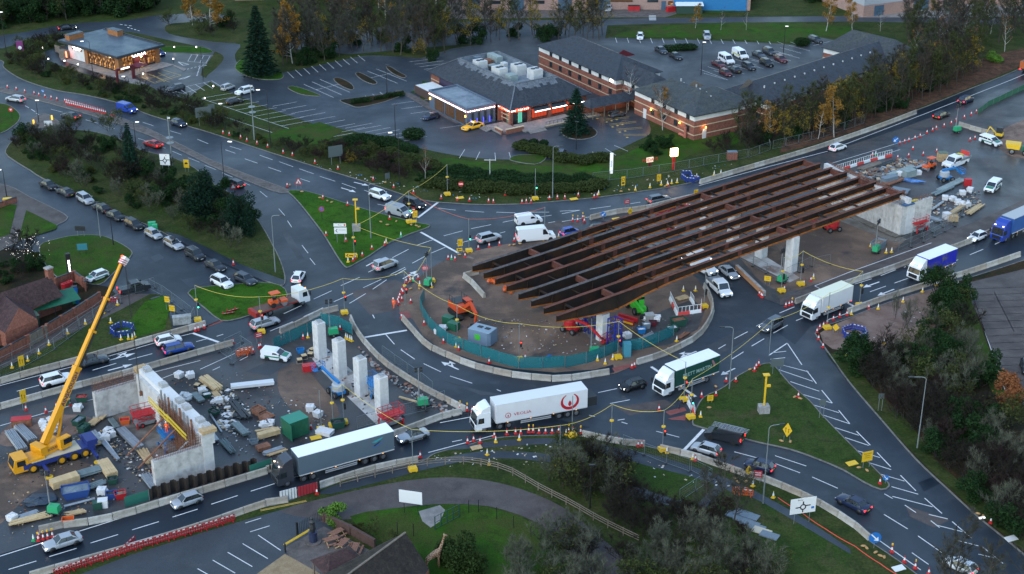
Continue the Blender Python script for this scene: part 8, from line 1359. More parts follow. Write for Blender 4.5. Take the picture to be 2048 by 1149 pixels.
def crate(label,p,rz,d,mat,name='crate',cat='crate',lid=None):
 t=thing(name,label,cat,(p[0],p[1],.06),rz);MB().box((0,0,d[2]/2),d).obj('body',mat,t);MB().box((0,0,d[2]+.03),(d[0]*1.04,d[1]*1.04,.07)).obj('lid',lid or mat,t);return t
WBAG=M('woven_bag',(.58,.58,.57),.8,var=.12);WASTE=M('mixed_waste',(.20,.15,.11),.9,var=.6,vs=3);SBLUE=M('skip_blue',(.02,.06,.22),.6);SGREY=M('skip_grey',(.14,.18,.21),.6,var=.15);DGRN=M('bin_green',(.012,.06,.04),.6);BROWNB=M('brown_box',(.22,.10,.06),.8,var=.3)
for lab,p,rz,d,m,fl in(('grey open skip behind the green tower light on the east works',[(64.2,241.3)],.9,(2.8,1.8,1.3),SGREY,WASTE),('green skip with orange lining on the island',[(26.1,210.8)],.4,(2.4,1.6,1.2),DGRN,RUSTY),('small green skip of white sacks on the island',[(24.9,208.7)],.3,(1.6,1.2,.8),DGRN,WBAG),('flat-topped blue and red skip on the crane site',[(-55.6,162.2)],.35,(3.4,2.2,1.1),SBLUE,SGREY),('small blue bin at the near edge of the crane site',[(-50.9,161.6)],.3,(1.3,1.0,.8),SBLUE,METAL_D),('small red bin beside the blue bin',[(-49.8,161.6)],.4,(1.4,1.1,.8),P_RED,WASTE),('green bin below the upright timber stack',[(-51.6,165.0)],.3,(1.2,1.0,.8),DGRN,METAL_D),('red open skip beside the near barrier',[(-54.8,155.6)],.2,(1.4,.9,.9),ORG,None),('green bin of timber by the left haul line',[(-63.3,185.7)],.1,(1.6,1.2,.9),DGRN,TIMBER),('green bin with red jerrycans by the left haul line',[(-61.2,186.7)],.1,(1.6,1.1,.8),DGRN,P_RED),('green skip behind the crane cab',[(-59.9,180.1)],1.2,(1.8,1.2,.9),DGRN,SGREY),('second green skip behind the crane cab',[(-58.7,178.2)],1.2,(1.6,1.2,.9),DGRN,DGRN),('orange-red box inside the west abutment',[(-53.6,180.3)],.3,(1.3,1.0,.7),ORG,P_RED),('blue crate near the trestle towers',[(20.1,208.3)],.2,(1.2,.9,.7),P_BLUE,WBAG),('grey crate near the trestle towers',[(21.0,209.9)],.2,(1.2,.9,.8),SGREY,WBAG),('dark red bin near the trestle towers',[(22.1,210.8)],0,(1.2,.9,.7),WINE,METAL_D),('rusty excavator bucket box on the crane site',[(-35.5,183.1)],-.7,(1.8,1.4,.8),BROWNB,RUSTY),('second rusty box on the crane site',[(-34.1,181.2)],-.7,(1.9,1.5,.8),BROWNB,BROWNB),('green skip with red posts by the lifting poles',[(-24.0,179.3)],.3,(1.9,1.3,1.0),DGRN,METAL_D),('green tub of white scraps among the stacks',[(-43.6,187.8)],.4,(1.2,1.0,.6),DGRN,WBAG),('blue tub beside the small pallets',[(-32.0,201.6)],.2,(1.1,.8,.6),P_BLUE,None),('green tub of scrap at the abutment wall',[(-41.7,182.8)],-.7,(1.5,1.0,.7),DGRN,METAL_D),('grey tub below the timber pack',[(-34.9,175.0)],.3,(1.1,.8,.5),SGREY,None),('green tub with yellow sheets near the workers',[(-46.3,168.1)],-.5,(1.6,1.2,.7),DGRN,YEL)):skip_(lab,p[0],rz,d,m,fl)
for lab,p,rz,d,m,ld in(('left dark green site box on the island',[(-10.0,211.5)],-.6,(1.6,1.2,1.2),GREEN_ST,None),('right dark green site box on the island',[(-9.1,209.4)],-.6,(1.6,1.2,1.2),GREEN_ST,None),('red fuel tank with black vents by the pier columns',[(-30.0,195.9)],.3,(1.9,1.1,.9),P_RED,P_RED),('bright red steel box on the east works',[(88.2,271.6)],.1,(1.3,.9,1.3),P_RED,P_RED),('yellow timber hut on the east works',[(86.9,285.6)],.1,(1.8,1.5,1.7),TIMBER,M('hut_roof',(.10,.14,.10),.7)),('two green cabinets beside the parked row',[(-65.0,250.1)],.2,(1.3,.8,1.2),M('cabinet_green',(.02,.34,.14),.5),None),('second green cabinet behind the first',[(-64.1,248.5)],.2,(.9,.7,1.4),M('cabinet_green',(.02,.34,.14),.5),None),('yellow grit bin by the low brick wall',[(-94.8,262.2)],.2,(1.5,.9,1.0),YEL,YEL),('grey graffiti-covered box by the left stop line',[(-51.9,211.5)],.25,(2.8,1.0,1.3),M('graffiti_grey',(.28,.29,.28),.7,var=.5,vs=1.3),None),('white plastic tank on the crane site',[(-51.5,159.6)],.2,(1.2,1.0,1.0),WBAG,WBAG),('dark green box behind the white tank',[(-52.1,159.2)],.3,(1.1,.9,.9),DGRN,None),('concrete block with two gas bottles on the island',[(21.7,212.6)],.2,(1.4,1.2,1.1),CONC_D,CONC),('teal portable toilet behind the island netting',[(17.3,200.6)],.1,(1.1,1.1,2.1),M('toilet_teal',(.05,.22,.28),.5),None),('grey steel container beside the girder ends',[(73.4,273.2)],.55,(3.4,1.4,1.2),SGREY,SGREY),('galvanised steel tank on the east works',[(78.1,276.5)],.5,(2.6,1.3,1.3),HVAC_G,HVAC_G),('red-brown steel box on the crane site',[(-67.7,179.8)],.2,(2.6,1.2,1.1),RUSTY,P_RED),('white water tank on the east works',[(79.7,254.8)],.3,(1.2,1.1,1.1),WBAG,WBAG),('tan water tank on the east works',[(80.7,253.6)],.3,(1.3,1.1,1.0),TIMBER,TIMBER),('white lidded table of timber offcuts by the poles',[(-25.6,177.6)],-.4,(2.2,1.4,.5),WBAG,WBAG),('timber meter hut by the mesh fence',[(44.5,286.1)],.1,(1.9,1.2,1.7),BRICK,SGREY),('yellow wheelie bin by the industrial unit',[(102.6,402.0)],.2,(2.4,1.4,1.4),YEL,SIGNBLUE),('left red wheelie bin by the industrial unit',[(32.6,404.1)],0,(1.6,1.1,1.4),P_RED,BLACK),('right red wheelie bin by the industrial unit',[(34.1,404.1)],0,(1.6,1.1,1.4),P_RED,BLACK),('red tipped skip by the blue clad wall',[(43.3,403.0)],.5,(2.4,1.2,1.3),P_RED,P_RED),('blue bin in the inn yard',[(-71.8,222.9)],.3,(.9,.8,1.1),SIGNBLUE,BLACK),('green wheelie bin by the inn wall',[(-70.7,218.8)],.3,(.6,.6,1.1),M('cabinet_green',(.02,.34,.14),.5),None),('small blue wheelie bin by the inn wall',[(-70.3,218.9)],.3,(.6,.6,1.1),P_BLUE,None)):crate(lab,p[0],rz,d,m,'site_box','box',ld)
for i,p in enumerate([(-73.9,223.9),(-73.6,224.3),(-73.3,224.7),(-73.0,225.1)]):t=crate('red wheelie bin in the row of four at the inn yard',p,.4,(.6,.7,1.05),P_RED,'wheelie_bin','bin');t['group']='red bins in the inn yard'
rb2=random.Random(21)
BAGM=[MB().box((0,0,.4),(.9,.9,.8),taper=1.12).blob((rb2 .uniform(-.1,.1),0,.72),(.44,.44,.22),7,4,jit=.35,rnd=rb2).blob((.1,.2,.4),(.58,.5,.36),7,4,jit=.2,rnd=rb2).mesh('bulk_bag',[WBAG])for _ in range(3)]
for wh,pts in(('beside the mobile crane boom',[(-64.7,179.8),(-64.0,180.3),(-62.8,179.0),(-63.9,178.4),(-62.9,177.9)]),('near the west abutment',[(-61.1,184.0),(-48.8,193.8),(-47.1,193.7),(-46.8,187.4),(-46.3,187.1),(-44.5,188.9),(-55.2,177.6),(-54.7,176.8),(-55.1,176.0)]),('at the near edge of the crane site',[(-52.4,162.6),(-62.0,156.5),(-41.6,186.0)]),('by the green container',[(-28.4,184.0),(-27.1,182.3),(-34.1,179.3),(-33.4,179.7)]),('in the island works',[(-10.8,209.0),(-11.4,208.0),(17.8,206.6),(22.9,212.6),(21.1,212.9)]),('on the east works',[(85.9,266.8),(87.8,268.4),(83.2,263.7),(83.8,262.2),(84.4,261.2),(85.2,260.7),(81.9,264.2),(76.4,277.0),(80.1,277.6)])):
 for i,p in enumerate(pts):tag(put('bulk_bag',BAGM[i%3],None,(p[0],p[1],.06),(0,0,i),scale=(1.1,1.1,1.0)),'white woven bulk bag '+wh,'bag','bulk bags '+wh)
for p,lab in(([(-3.2,226.7)],'left heap of orange slings under the girder tips'),([(-1.3,223.3)],'right heap of orange slings under the girder tips')):
 t=thing('sling_heap',lab,'slings',(*p[0],.06));b=MB();[b.blob((rb2 .gauss(0,.5),rb2 .gauss(0,.35),.35+rb2 .random()*.4),.35,7,4,jit=.3,rnd=rb2)for _ in range(7)];b.obj('sling',ORG,t)
# bundles of timber, tubes and beams: every piece its own part
def bundle(label,seg,nw,nh,s,mat,tube=False,jit=.0,z=.12,band=None):
 a,c=seg;L=hypot(c[0]-a[0],c[1]-a[1]);h=ang(a,c);m_=mid(a,c);t=thing('bundle',label,'stack',(m_[0],m_[1],.06),h)
 me=(MB().tube((-L/2,0,0),(L/2,0,0),s*.48,n=6)if tube else MB().box((0,0,0),(L,s*.94,s*.55 if nh>1 else s*.6))).mesh('tube' if tube else 'plank',[mat]);dz=s*(.85 if tube else.58)
 for k in range(nh):
  for i in range(nw):put('tube' if tube else 'plank',me,t,(rb2 .uniform(-jit,jit),(i-(nw-1)/2)*s,z+s*.5+k*dz),(0,0,rb2 .uniform(-jit,jit)*.25))
 for x in(-L*.3,L*.3):MB().box((x,0,z*.5+.02),(.1,nw*s,z)).obj('bearer',TIMBER_D,t)
 if band:MB().box((0,0,z+s*.5+(nh-1)*dz/2),(.1,nw*s+.04,nh*dz+.1)).obj('strap',BLACK,t)
T_P=M('pale_timber',(.50,.36,.19),.75,var=.18,vs=2);GAL=METAL;WSTEEL=M('white_steel',(.55,.57,.58),.5);G_GRN=M('grey_green_steel',(.16,.20,.20),.5,.3,var=.2)
for lab,seg,nw,nh,s,m,tb,j in(('left bundle of galvanised tubes behind the crane',[(-68.7,177.6),(-65.5,172.7)],6,3,.22,GAL,1,.1),('right bundle of galvanised tubes behind the crane',[(-67.9,179.0),(-64.8,175.0)],6,3,.22,GAL,1,.1),('big pale timber pack in front of the crane',[(-59.1,163.6),(-56.2,165.7)],4,5,.34,T_P,0,.05),('grey pipes beyond the big timber pack',[(-56.4,166.4),(-53.7,168.1)],4,2,.34,G_GRN,1,.1),('grey pipes beside the blue skip',[(-54.3,163.6),(-52.6,165.0)],3,1,.4,G_GRN,1,.2),('upright pale timber pack near the outrigger',[(-54.0,169.6),(-51.9,166.2)],5,4,.3,T_P,0,.05),('long loose planks at the near edge of the crane site',[(-61.9,155.4),(-57.9,157.4)],4,2,.25,T_P,0,.4),('grey tubes behind the long loose planks',[(-61.1,156.7),(-59.3,158.1)],5,2,.18,GAL,1,.2),('long pipe lying behind the green tower light',[(-56.3,159.2),(-52.9,161.0)],1,1,.35,GAL,1,0),('brown boards by the near barrier',[(-55.7,157.4),(-53.5,158.3)],3,1,.3,TIMBER,0,.2),('galvanised beams on the abutment slab',[(-53.7,178.2),(-49.9,173.2)],5,3,.25,GAL,0,.05),('long thin beams left of the abutment slab',[(-57.3,177.9),(-52.2,170.4)],2,1,.3,GAL,0,.1),('second long thin beams left of the abutment slab',[(-56.6,177.4),(-52.8,171.5)],2,1,.25,WSTEEL,0,.2),('loose timber left of the abutment slab',[(-58.2,179.3),(-57.6,181.2)],4,1,.3,TIMBER,0,.3),('loose pale boards near the abutment slab',[(-57.3,181.2),(-56.9,182.6)],3,1,.35,T_P,0,.2),('steel props near the abutment slab',[(-55.8,181.2),(-54.2,178.7)],5,2,.16,G_GRN,1,.1),('planks behind the crane outrigger',[(-57.8,174.7),(-56.1,172.1)],2,1,.3,T_P,0,.3),('short planks behind the crane outrigger',[(-56.6,174.1),(-55.5,175.0)],3,1,.3,TIMBER,0,.2),('timber pile beside the orange workers',[(-49.6,172.8),(-47.7,169.6)],6,3,.2,TIMBER,0,.3),('steel scaffold frames by the sheet piles',[(-47.8,166.6),(-45.6,163.0)],6,3,.18,GAL,1,.2),('rusty steel bars behind the crane boom',[(-64.2,177.1),(-62.0,178.4)],6,2,.12,RUSTY,1,.2),('loose timber pack in the middle of the site',[(-45.0,192.8),(-42.2,189.2)],5,4,.28,T_P,0,.25),('short timber pack below the loose timber pack',[(-42.8,188.6),(-41.2,186.2)],3,2,.3,TIMBER,0,.1),('long white steel beams lying across the site',[(-40.6,190.2),(-34.6,191.6)],3,2,.38,WSTEEL,0,.05),('grey steel bundle by the abutment top',[(-45.6,188.3),(-44.0,186.0)],5,3,.2,G_GRN,0,.05),('grey steel bundle in the middle of the stacks',[(-38.3,179.8),(-36.2,176.8)],5,3,.22,G_GRN,0,.05),('steel grating pack right of the abutment end',[(-41.4,177.1),(-40.2,175.0)],5,2,.26,GAL,0,.05),('steel tubes right of the abutment end',[(-39.3,175.5),(-37.3,172.4)],6,2,.16,G_GRN,1,.3),('right-angled steel rail on the ground',[(-42.2,182.6),(-39.7,177.6)],1,1,.25,GAL,0,0),('pale timber pack before the green container',[(-34.5,176.0),(-31.8,177.6)],3,4,.3,T_P,0,.1),('thin pale planks on the timber pack',[(-35.0,177.9),(-32.5,179.0)],2,1,.2,T_P,0,.2),('steel tubes near the lorry roof',[(-33.1,171.9),(-30.8,173.4)],4,2,.2,GAL,1,.2),('boards near the lorry roof',[(-32.5,171.6),(-30.2,173.2)],3,1,.22,TIMBER,0,.2),('rusty sheets near the lorry roof',[(-34.1,172.9),(-32.6,173.9)],3,2,.4,RUSTY,0,.1),('long plank by the green tower light',[(-16.1,187.4),(-13.0,185.7)],1,1,.3,T_P,0,0),('dark steel sections in the middle of the site',[(-39.6,186.0),(-37.0,181.4)],3,1,.4,METAL_D,0,.2),('grey precast beams beyond the girder ends',[(74.0,275.9),(79.9,280.9)],3,2,.4,HVAC_G,0,.1),('thin steel rails on the east works',[(79.8,280.4),(82.8,282.7)],4,1,.2,GAL,0,.1),('red-brown steel plates beyond the girder ends',[(72.2,271.6),(75.9,274.8)],4,1,.5,BROWNB,0,.1),('corrugated sheets beside the abutment top',[(72.8,268.9),(75.7,267.3)],5,1,.5,SGREY,0,.1),('upper grey beams on the east works',[(81.9,268.4),(88.1,274.3)],4,1,.35,HVAC_G,0,.1),('lower grey beams on the east works',[(80.2,266.3),(85.1,270.5)],4,1,.3,G_GRN,0,.2),('steel pipe on the east works',[(77.8,258.2),(81.0,262.2)],1,1,.5,GAL,1,0),('timber pack on the east works by the white tank',[(80.6,255.8),(84.2,260.2)],4,3,.24,TIMBER,0,.1),('loose long planks at the east fence',[(84.4,256.8),(87.9,261.2)],6,2,.2,T_P,0,.4),('galvanised frames by the abutment wing',[(76.4,254.8),(78.1,252.9)],5,2,.2,GAL,1,.2),('dark timbers among the east stacks',[(69.1,279.8),(73.9,283.2)],5,2,.3,TIMBER_D,0,.4),('pipes among the east stacks',[(72.0,280.9),(77.3,285.0)],4,1,.3,METAL_D,1,.3),('steel mesh sheets lying on the island',[(19.4,204.3),(22.1,207.3)],6,1,.28,GAL,0,.1),('planks beside the island excavation',[(26.9,219.9),(28.7,221.0)],4,1,.3,TIMBER,0,.2),('rusty bars at the island edge',[(25.6,205.9),(27.2,208.0)],4,1,.2,RUSTY,0,.4)):bundle(lab,seg,nw,nh,s,m,tb,j)
for i,p in enumerate([(-31.2,199.5),(-30.3,200.2),(-30.2,201.6),(-31.7,198.2),(-45.5,190.4),(-44.4,189.8)]):
 t=thing('pallet','small pallet with a capped block near the stacks','pallet',(p[0],p[1],.06),.4+i,'small loaded pallets');MB().box((0,0,.08),(1.0,.9,.14)).obj('deck',TIMBER_D,t);MB().box((0,0,.4),(.7,.7,.5)).obj('block',METAL_D,t);MB().box((0,0,.68),(.75,.75,.07)).obj('cap',T_P,t)
b=MB();b.blob((0,0,.25),(2.2,1.4,.4),12,5,jit=.25,rnd=rb2);tag(b.obj('tarpaulin',M('dark_tarp',(.025,.04,.06),.45),None,(-59.7,160.7,.06)),'crumpled dark blue tarpaulin in front of the crane','tarpaulin')
t=b=MB();b.blob((0,0,.2),(2.4,.6,.35),12,5,jit=.3,rnd=rb2);tag(b.obj('sheeting',M('blue_sheet',(.06,.16,.38),.5,var=.7,vs=1.2),None,(77.8,273.7,.06),(0,0,-.4)),'crumpled blue and white sheeting on the east works','sheeting')
for lab,p,m in(('yellow sheets propped by the green container',[(-26.7,176.3)],YEL),('yellow sheet lying on the north verge',[(11.7,264.2)],YEL),('white sign lying face up at the far right verge',[(60.7,152.4)],WHT),('white barrier board lying by the south cones',[(45.6,146.3)],WHT),('rusty steel sheet on the verge below the white lorry',[(-4.8,173.7)],TIMBER),('yellow sign lying on the splitter island',[(44.9,169.7)],YEL),('yellow tray on the tarmac by the girder edge',[(19.1,254.3)],YEL),('orange sign lying on the verge',[(-9.9,264.8)],YEL)):tag(MB().box((0,0,.1),(1.5,.9,.08)).obj('loose_sheet',m,None,(*p[0],.1),(.08,0,.4)),lab,'sheet')
# heaps and scattered scraps
def debris(name,poly,n,mats,smin,smax,seed,z=.07):
 rnd=random.Random(seed);xs=[p[0]for p in poly];ys=[p[1]for p in poly];b=MB();k=0
 while k<n:
  x,y=rnd.uniform(min(xs),max(xs)),rnd.uniform(min(ys),max(ys))
  if not inside0((x,y),poly):continue
  k+=1;s=rnd.uniform(smin,smax);b.box((x,y,z+s*.15),(s,s*rnd.uniform(.2,.8),s*.3),rnd.uniform(0,3),rnd.randrange(len(mats)))
 return tag(b.obj(name,mats),kind='stuff')
def inside0(p,poly):
 r=False;j=len(poly)-1
 for i in range(len(poly)):
  a,c=poly[i],poly[j]
  if(a[1]>p[1])!=(c[1]>p[1])and p[0]<(c[0]-a[0])*(p[1]-a[1])/(c[1]-a[1])+a[0]:r=not r
  j=i
 return r
SCR=[WBAG,TIMBER,METAL,METAL_D,RUSTY,M('rope_tan',(.40,.33,.24),.8),SGREY]
for lab,poly,n,mats,a,c_ in(('loose scraps and offcuts across the crane site',[(-68.8,173.4),(-57.7,182.8),(-45.1,166.0),(-46.2,162.4),(-57.0,155.1),(-62.0,151.4)],300,SCR[1:],.06,.3),('dark scrap heap with pale straps in the middle of the stacks',[(-43.1,187.1),(-41.4,190.1),(-36.9,184.2),(-36.5,181.4),(-40.0,181.4)],260,[METAL_D,METAL_D,SCR[5],METAL_D,WBAG],.2,.9),('second dark scrap heap with pale straps',[(-41.9,182.8),(-40.2,182.8),(-37.6,180.1),(-37.9,177.4),(-40.3,179.4)],170,[METAL_D,SCR[5],METAL_D,WBAG],.2,.8),('scraps between the stacks and the columns',[(-50.0,193.1),(-41.8,196.2),(-22.4,180.1),(-27.5,176.0),(-36.1,170.9),(-41.1,176.0)],300,SCR,.06,.3),('pale waste strip left of the abutment slab',[(-56.7,178.7),(-52.6,176.0),(-47.5,168.4),(-45.3,164.2),(-48.3,166.0),(-52.7,170.9)],180,[WBAG,SCR[5],METAL_D,METAL_D,TIMBER_D,TIMBER],.08,.4),('rubble and scraps on the island',[(-12.2,212.9),(-1.8,202.6),(13.2,200.2),(27.8,209.4),(29.4,216.5),(21.8,212.9)],300,SCR+[CONC],.06,.3),('jumbled waste beyond the girder ends',[(65.7,277.6),(78.7,286.7),(84.3,285.0),(78.9,279.0),(70.9,274.3)],420,SCR[1:]+[METAL_D,TIMBER_D,TIMBER_D,RUSTY],.25,1.0),('scraps on the east works',[(77.2,264.2),(90.0,269.4),(87.1,259.2),(77.5,250.8),(74.8,254.3)],300,SCR,.12,.55),('litter along the north verge',[(-47.3,288.5),(-21.5,268.4),(-2.3,263.2),(16.8,266.8),(37.1,277.6),(48.3,286.7),(37.4,280.4),(17.0,271.0),(-2.3,266.8),(-21.8,272.6)],150,[WBAG,SCR[5],P_BLUE],.08,.35),('litter along the south verge',[(-10.9,171.5),(-1.6,174.7),(9.2,174.7),(18.3,170.2),(30.5,163.0),(17.9,166.0),(5.0,169.6),(-8.2,169.0)],130,[WBAG,SCR[5]],.08,.35),('litter along the inn bank and east bank',[(48.3,202.6),(56.3,204.3),(67.1,216.5),(71.8,222.2),(68.0,220.3),(57.8,211.1)],50,[WBAG,METAL_D],.08,.3),('broken earth along the columns',[(-23.9,204.3),(-19.6,197.0),(-11.7,187.1),(-6.6,182.8),(-8.7,182.1),(-13.8,187.1),(-21.2,197.7)],260,[METAL_D,BROWNB,CONC_D],.15,.6),('gravel crumbs at the near column row',[(-31.3,202.3),(-29.0,204.3),(-15.7,183.1),(-18.8,180.1)],120,[BROWNB,CONC_D,METAL_D],.08,.4)):tag(debris('scrap',poly,n,mats,a,c_,n),lab,'scrap')
# people and animals
def skinned(name,joints,edges,mats_fn,parent,sub=2):
 me=bpy.data.meshes.new(name);me.from_pydata([j[0]for j in joints],edges,[]);o=bpy.data.objects.new(name,me);COL.objects.link(o);md_=o.modifiers.new('skin','SKIN');md_.use_smooth_shade=True
 for i,j in enumerate(joints):v=me.skin_vertices[0].data[i];v.radius=(j[1],j[1]);v.use_root=i==0
 s_=o.modifiers.new('sub','SUBSURF');s_.levels=sub;s_.render_levels=sub
 out=bpy.data.meshes.new_from_object(o.evaluated_get(bpy.context.evaluated_depsgraph_get()));bpy.data.objects.remove(o)
 mats,fn=mats_fn;out.materials.clear();[out.materials.append(m)for m in mats]
 for p in out.polygons:p.material_index=fn(p.center)
 return put(name,out,parent)
HV=M('hi_vis_orange',(.75,.10,.015),.7,emit=(1,.12,.02),es=.05);NAVY=M('navy_cloth',(.012,.016,.035),.8);SKIN=M('skin',(.42,.26,.19),.6);HAT=M('hard_hat_white',(.7,.7,.7),.4)
def person(label,p,rz,pose='stand',top=HV,legs=HV,z=.06,hat=True):
 t=thing('person',label,'person',(p[0],p[1],z),rz)
 if pose=='walk':ft=((.28,.12),(-.28,-.12));hd=((.18,.30,.85),(-.15,-.30,.85));lean=.05;hp=.92
 elif pose=='bend':ft=((.15,.16),(-.1,-.16));hd=((.75,.22,.55),(.75,-.22,.5));lean=.45;hp=.82
 else:ft=((.05,.13),(-.02,-.13));hd=((.32,.26,.95),(.1,-.30,.85));lean=.04;hp=.92
 sh=hp+.52*(1 if pose!='bend' else.72);J=[((0,0,hp),.15),((lean*.5,0,(hp+sh)/2),.155),((lean,0,sh),.14),((lean+.03,0,sh+.12),.06),((lean*1.25+.05,0,sh+.25),.095),((lean*1.3+.05,0,sh+.33),.07)];E=[(0,1),(1,2),(2,3),(3,4),(4,5)]
 for s,(fx,fy),h_ in((1,ft[0],hd[0]),(-1,ft[1],hd[1])):
  n=len(J);J+=[((0,s*.1,hp-.06),.1),((fx*.5+.04,fy,hp*.52),.08),((fx,fy,.09),.055),((fx+.16,fy,.05),.045),((lean,s*.21,sh-.02),.075),(((lean+h_[0])/2-.06,s*.29,(sh+h_[2])/2),.06),(h_,.045),((h_[0]+.07,h_[1]*.98,h_[2]-.07),.03)];E+=[(0,n),(n,n+1),(n+1,n+2),(n+2,n+3),(2,n+4),(n+4,n+5),(n+5,n+6),(n+6,n+7)]
 hz=sh+.15
 skinned('body',J,E,([top,legs,SKIN,BLACK],lambda c:2 if c.z>hz else 3 if c.z<.11 else 1 if c.z<hp-.05 and abs(c.y)<.24 else 0),t)
 if hat:MB().lathe([(.15,0),(.125,.02),(.115,.09),(.06,.15)],12,0,(lean*1.3+.05,0,sh+.30)).obj('hard_hat',HAT,t)
 MB().lathe([(.165,0),(.165,.06)],12,0,(lean*.5,0,(hp+sh)/2-.04)).obj('reflective_band',WHT,t)
person('worker in orange hi-vis walking along the roundabout edge',[(-19.0,217.1)][0],radians(250),'walk');person('orange-clad worker bending by the abutment timber pile',[(-47.0,167.5)][0],radians(30),'bend');person('orange-clad worker beside the white sacks at the abutment',[(-46.1,169.6)][0],radians(200),'bend');person('orange-clad worker on the lift under the yellow rails',[(-46.1,173.4)][0],radians(90),'stand',z=2.5);person('person in dark clothes stooping on the red paving',[(23.5,184.5)][0],radians(20),'bend',NAVY,NAVY,hat=False)
gi=thing('giraffe_statue','life-size giraffe statue standing on the inn lawn','statue',(-9.2,146.5,.13),radians(20))
J=[((-.7,0,1.75),.34),((0,0,1.9),.38),((.6,0,2.1),.33),((.85,0,2.6),.2),((1.1,0,3.3),.15),((1.3,0,3.95),.12),((1.4,0,4.25),.13),((1.62,0,4.15),.10),((1.8,0,4.05),.06),((-.95,0,1.6),.06),((-1.05,0,.95),.035)];E=[(0,1),(1,2),(2,3),(3,4),(4,5),(5,6),(6,7),(7,8),(0,9),(9,10)]
for s in(1,-1):
 n=len(J);J+=[((.55,s*.2,1.5),.15),((.57,s*.2,.85),.075),((.55,s*.2,.12),.05),((.6,s*.2,.04),.06),((-.75,s*.2,1.35),.17),((-.9,s*.2,.85),.08),((-.78,s*.2,.12),.05),((-.73,s*.2,.04),.06),((1.36,s*.1,4.38),.035),((1.34,s*.12,4.52),.03),((1.3,s*.24,4.3),.04)];E+=[(2,n),(n,n+1),(n+1,n+2),(n+2,n+3),(0,n+4),(n+4,n+5),(n+5,n+6),(n+6,n+7),(6,n+8),(n+8,n+9),(6,n+10)]
def giraffe_mat():
 m,nt,p=_pr('giraffe_hide');N_=nt.nodes;tc=N_.new('ShaderNodeTexCoord');v=N_.new('ShaderNodeTexVoronoi');v.feature='DISTANCE_TO_EDGE';v.inputs['Scale'].default_value=4.5;r=N_.new('ShaderNodeValToRGB');r.color_ramp.elements[0].position=.06;r.color_ramp.elements[1].position=.11;r.color_ramp.elements[0].color=(.42,.30,.19,1);r.color_ramp.elements[1].color=(.13,.045,.02,1);nt.links.new(tc.outputs['Object'],v.inputs['Vector']);nt.links.new(v.outputs['Distance'],r.inputs[0]);nt.links.new(r.outputs[0],p.inputs['Base Color']);p.inputs['Roughness'].default_value=.7;return m
skinned('body',J,E,([giraffe_mat()],lambda c:0),gi)
# inn garden
for i,(lab,p)in enumerate((('leftmost picnic bench on the inn terrace',[(-21.8,151.4)]),('picnic bench on the far side of the terrace',[(-21.3,152.9)]),('third picnic bench of the terrace',[(-20.3,150.7)]),('picnic bench beneath the lichened roof',[(-18.8,149.7)]))):
 t=thing('picnic_bench',lab,'picnic bench',(*p[0],.13),.5+.3*i)
 for k in range(4):MB().box((0,-.3+.2*k,.74),(1.8,.17,.05)).obj('top_slat',BROWNB,t)
 for s in(1,-1):MB().box((0,s*.75,.45),(1.8,.25,.05)).obj('seat',BROWNB,t);MB().bar((s*.7,-.75,.03),(s*.7,.1,.7),.09).bar((s*.7,.75,.03),(s*.7,-.1,.7),.09).obj('leg',TIMBER,t)
t=thing('garden_totem','dark carved figure on a blue drum plinth by the terrace','sculpture',(-24.1,151.8,.13));MB().lathe([(1.0,0),(1.0,.12)],20).obj('base',PAVE_B,t);MB().lathe([(.5,.12),(.52,1.4),(.55,1.45)],16).obj('plinth',M('drum_blue',(.02,.03,.07),.5),t);MB().lathe([(.3,1.45),(.42,2.0),(.3,2.6),(.38,2.9),(.2,3.2)],10).blob((0,0,3.35),.22,8,5).obj('figure',METAL_D,t)
t=thing('yellow_rail','yellow height barrier rail between car park and terrace','barrier',(-25.7,151.4,.13),ang(*[(-27.4,150.0),(-25.2,152.6)]));MB().box((0,0,1.0),(4.6,.12,.12)).box((0,.2,1.0),(4.6,.1,.1)).obj('rail',YEL,t);MB().box((-2.3,0,.6),(.14,.14,1.2)).obj('post',BLACK,t);MB().box((2.3,0,.6),(.14,.14,1.2)).obj('post',BLACK,t)
t=thing('iron_gates','black iron entrance gates behind the garden totem','gate',(-24.8,155.0,.13),ang(*[(-26.0,153.7),(-23.4,156.7)]))
for x in(-2.2,2.2):MB().box((x,0,.9),(.18,.18,1.8)).obj('post',BLACK,t)
for k in range(16):MB().box((-2.0+.266*k,0,.8),(.04,.04,1.5)).obj('bar',BLACK,t)
t=thing('red_gates','dark gates with red and white panels beside the barrier blocks','gate',(-27.1,161.7,.11),ang(*[(-28.8,160.8),(-25.4,162.6)]));MB().box((-1.4,0,.8),(2.2,.1,1.5)).obj('white_panel',WHT,t);MB().box((1.2,0,.8),(2.6,.06,1.4)).obj('red_panel',SBROWN,t)
for k in range(14):MB().box((-2.6+.4*k,-.1,.9),(.04,.04,1.8)).obj('bar',BLACK,t)
MB().box((2.7,0,1.0),(.25,.25,2.0)).obj('post',BLACK,t)
brickwall('garden_wall','brown brick garden wall along the inn terrace',[(-23.3,156.2),(-19.8,153.5),(-16.5,150.5)],1.2,M('brown_brick',(.075,.04,.032),.85,var=.25),20)
gf=thing('weldmesh_gate','green weldmesh gate standing open on the lawn','gate',(-8.0,155.8,.13),ang(*[(-9.4,154.8),(-6.5,157.6)]));fl_=hypot(*[a-c for a,c in zip(*[(-9.4,154.8),(-6.5,157.6)])])
for k in range(5):MB().box((-fl_/2+fl_*k/4,0,.95),(.09,.09,1.9)).obj('post',M('mesh_green',(.02,.07,.05),.5),gf)
for z in(.15,1.0,1.85):MB().box((0,0,z),(fl_,.05,.05)).obj('rail',M('mesh_green',(.02,.07,.05),.5),gf)
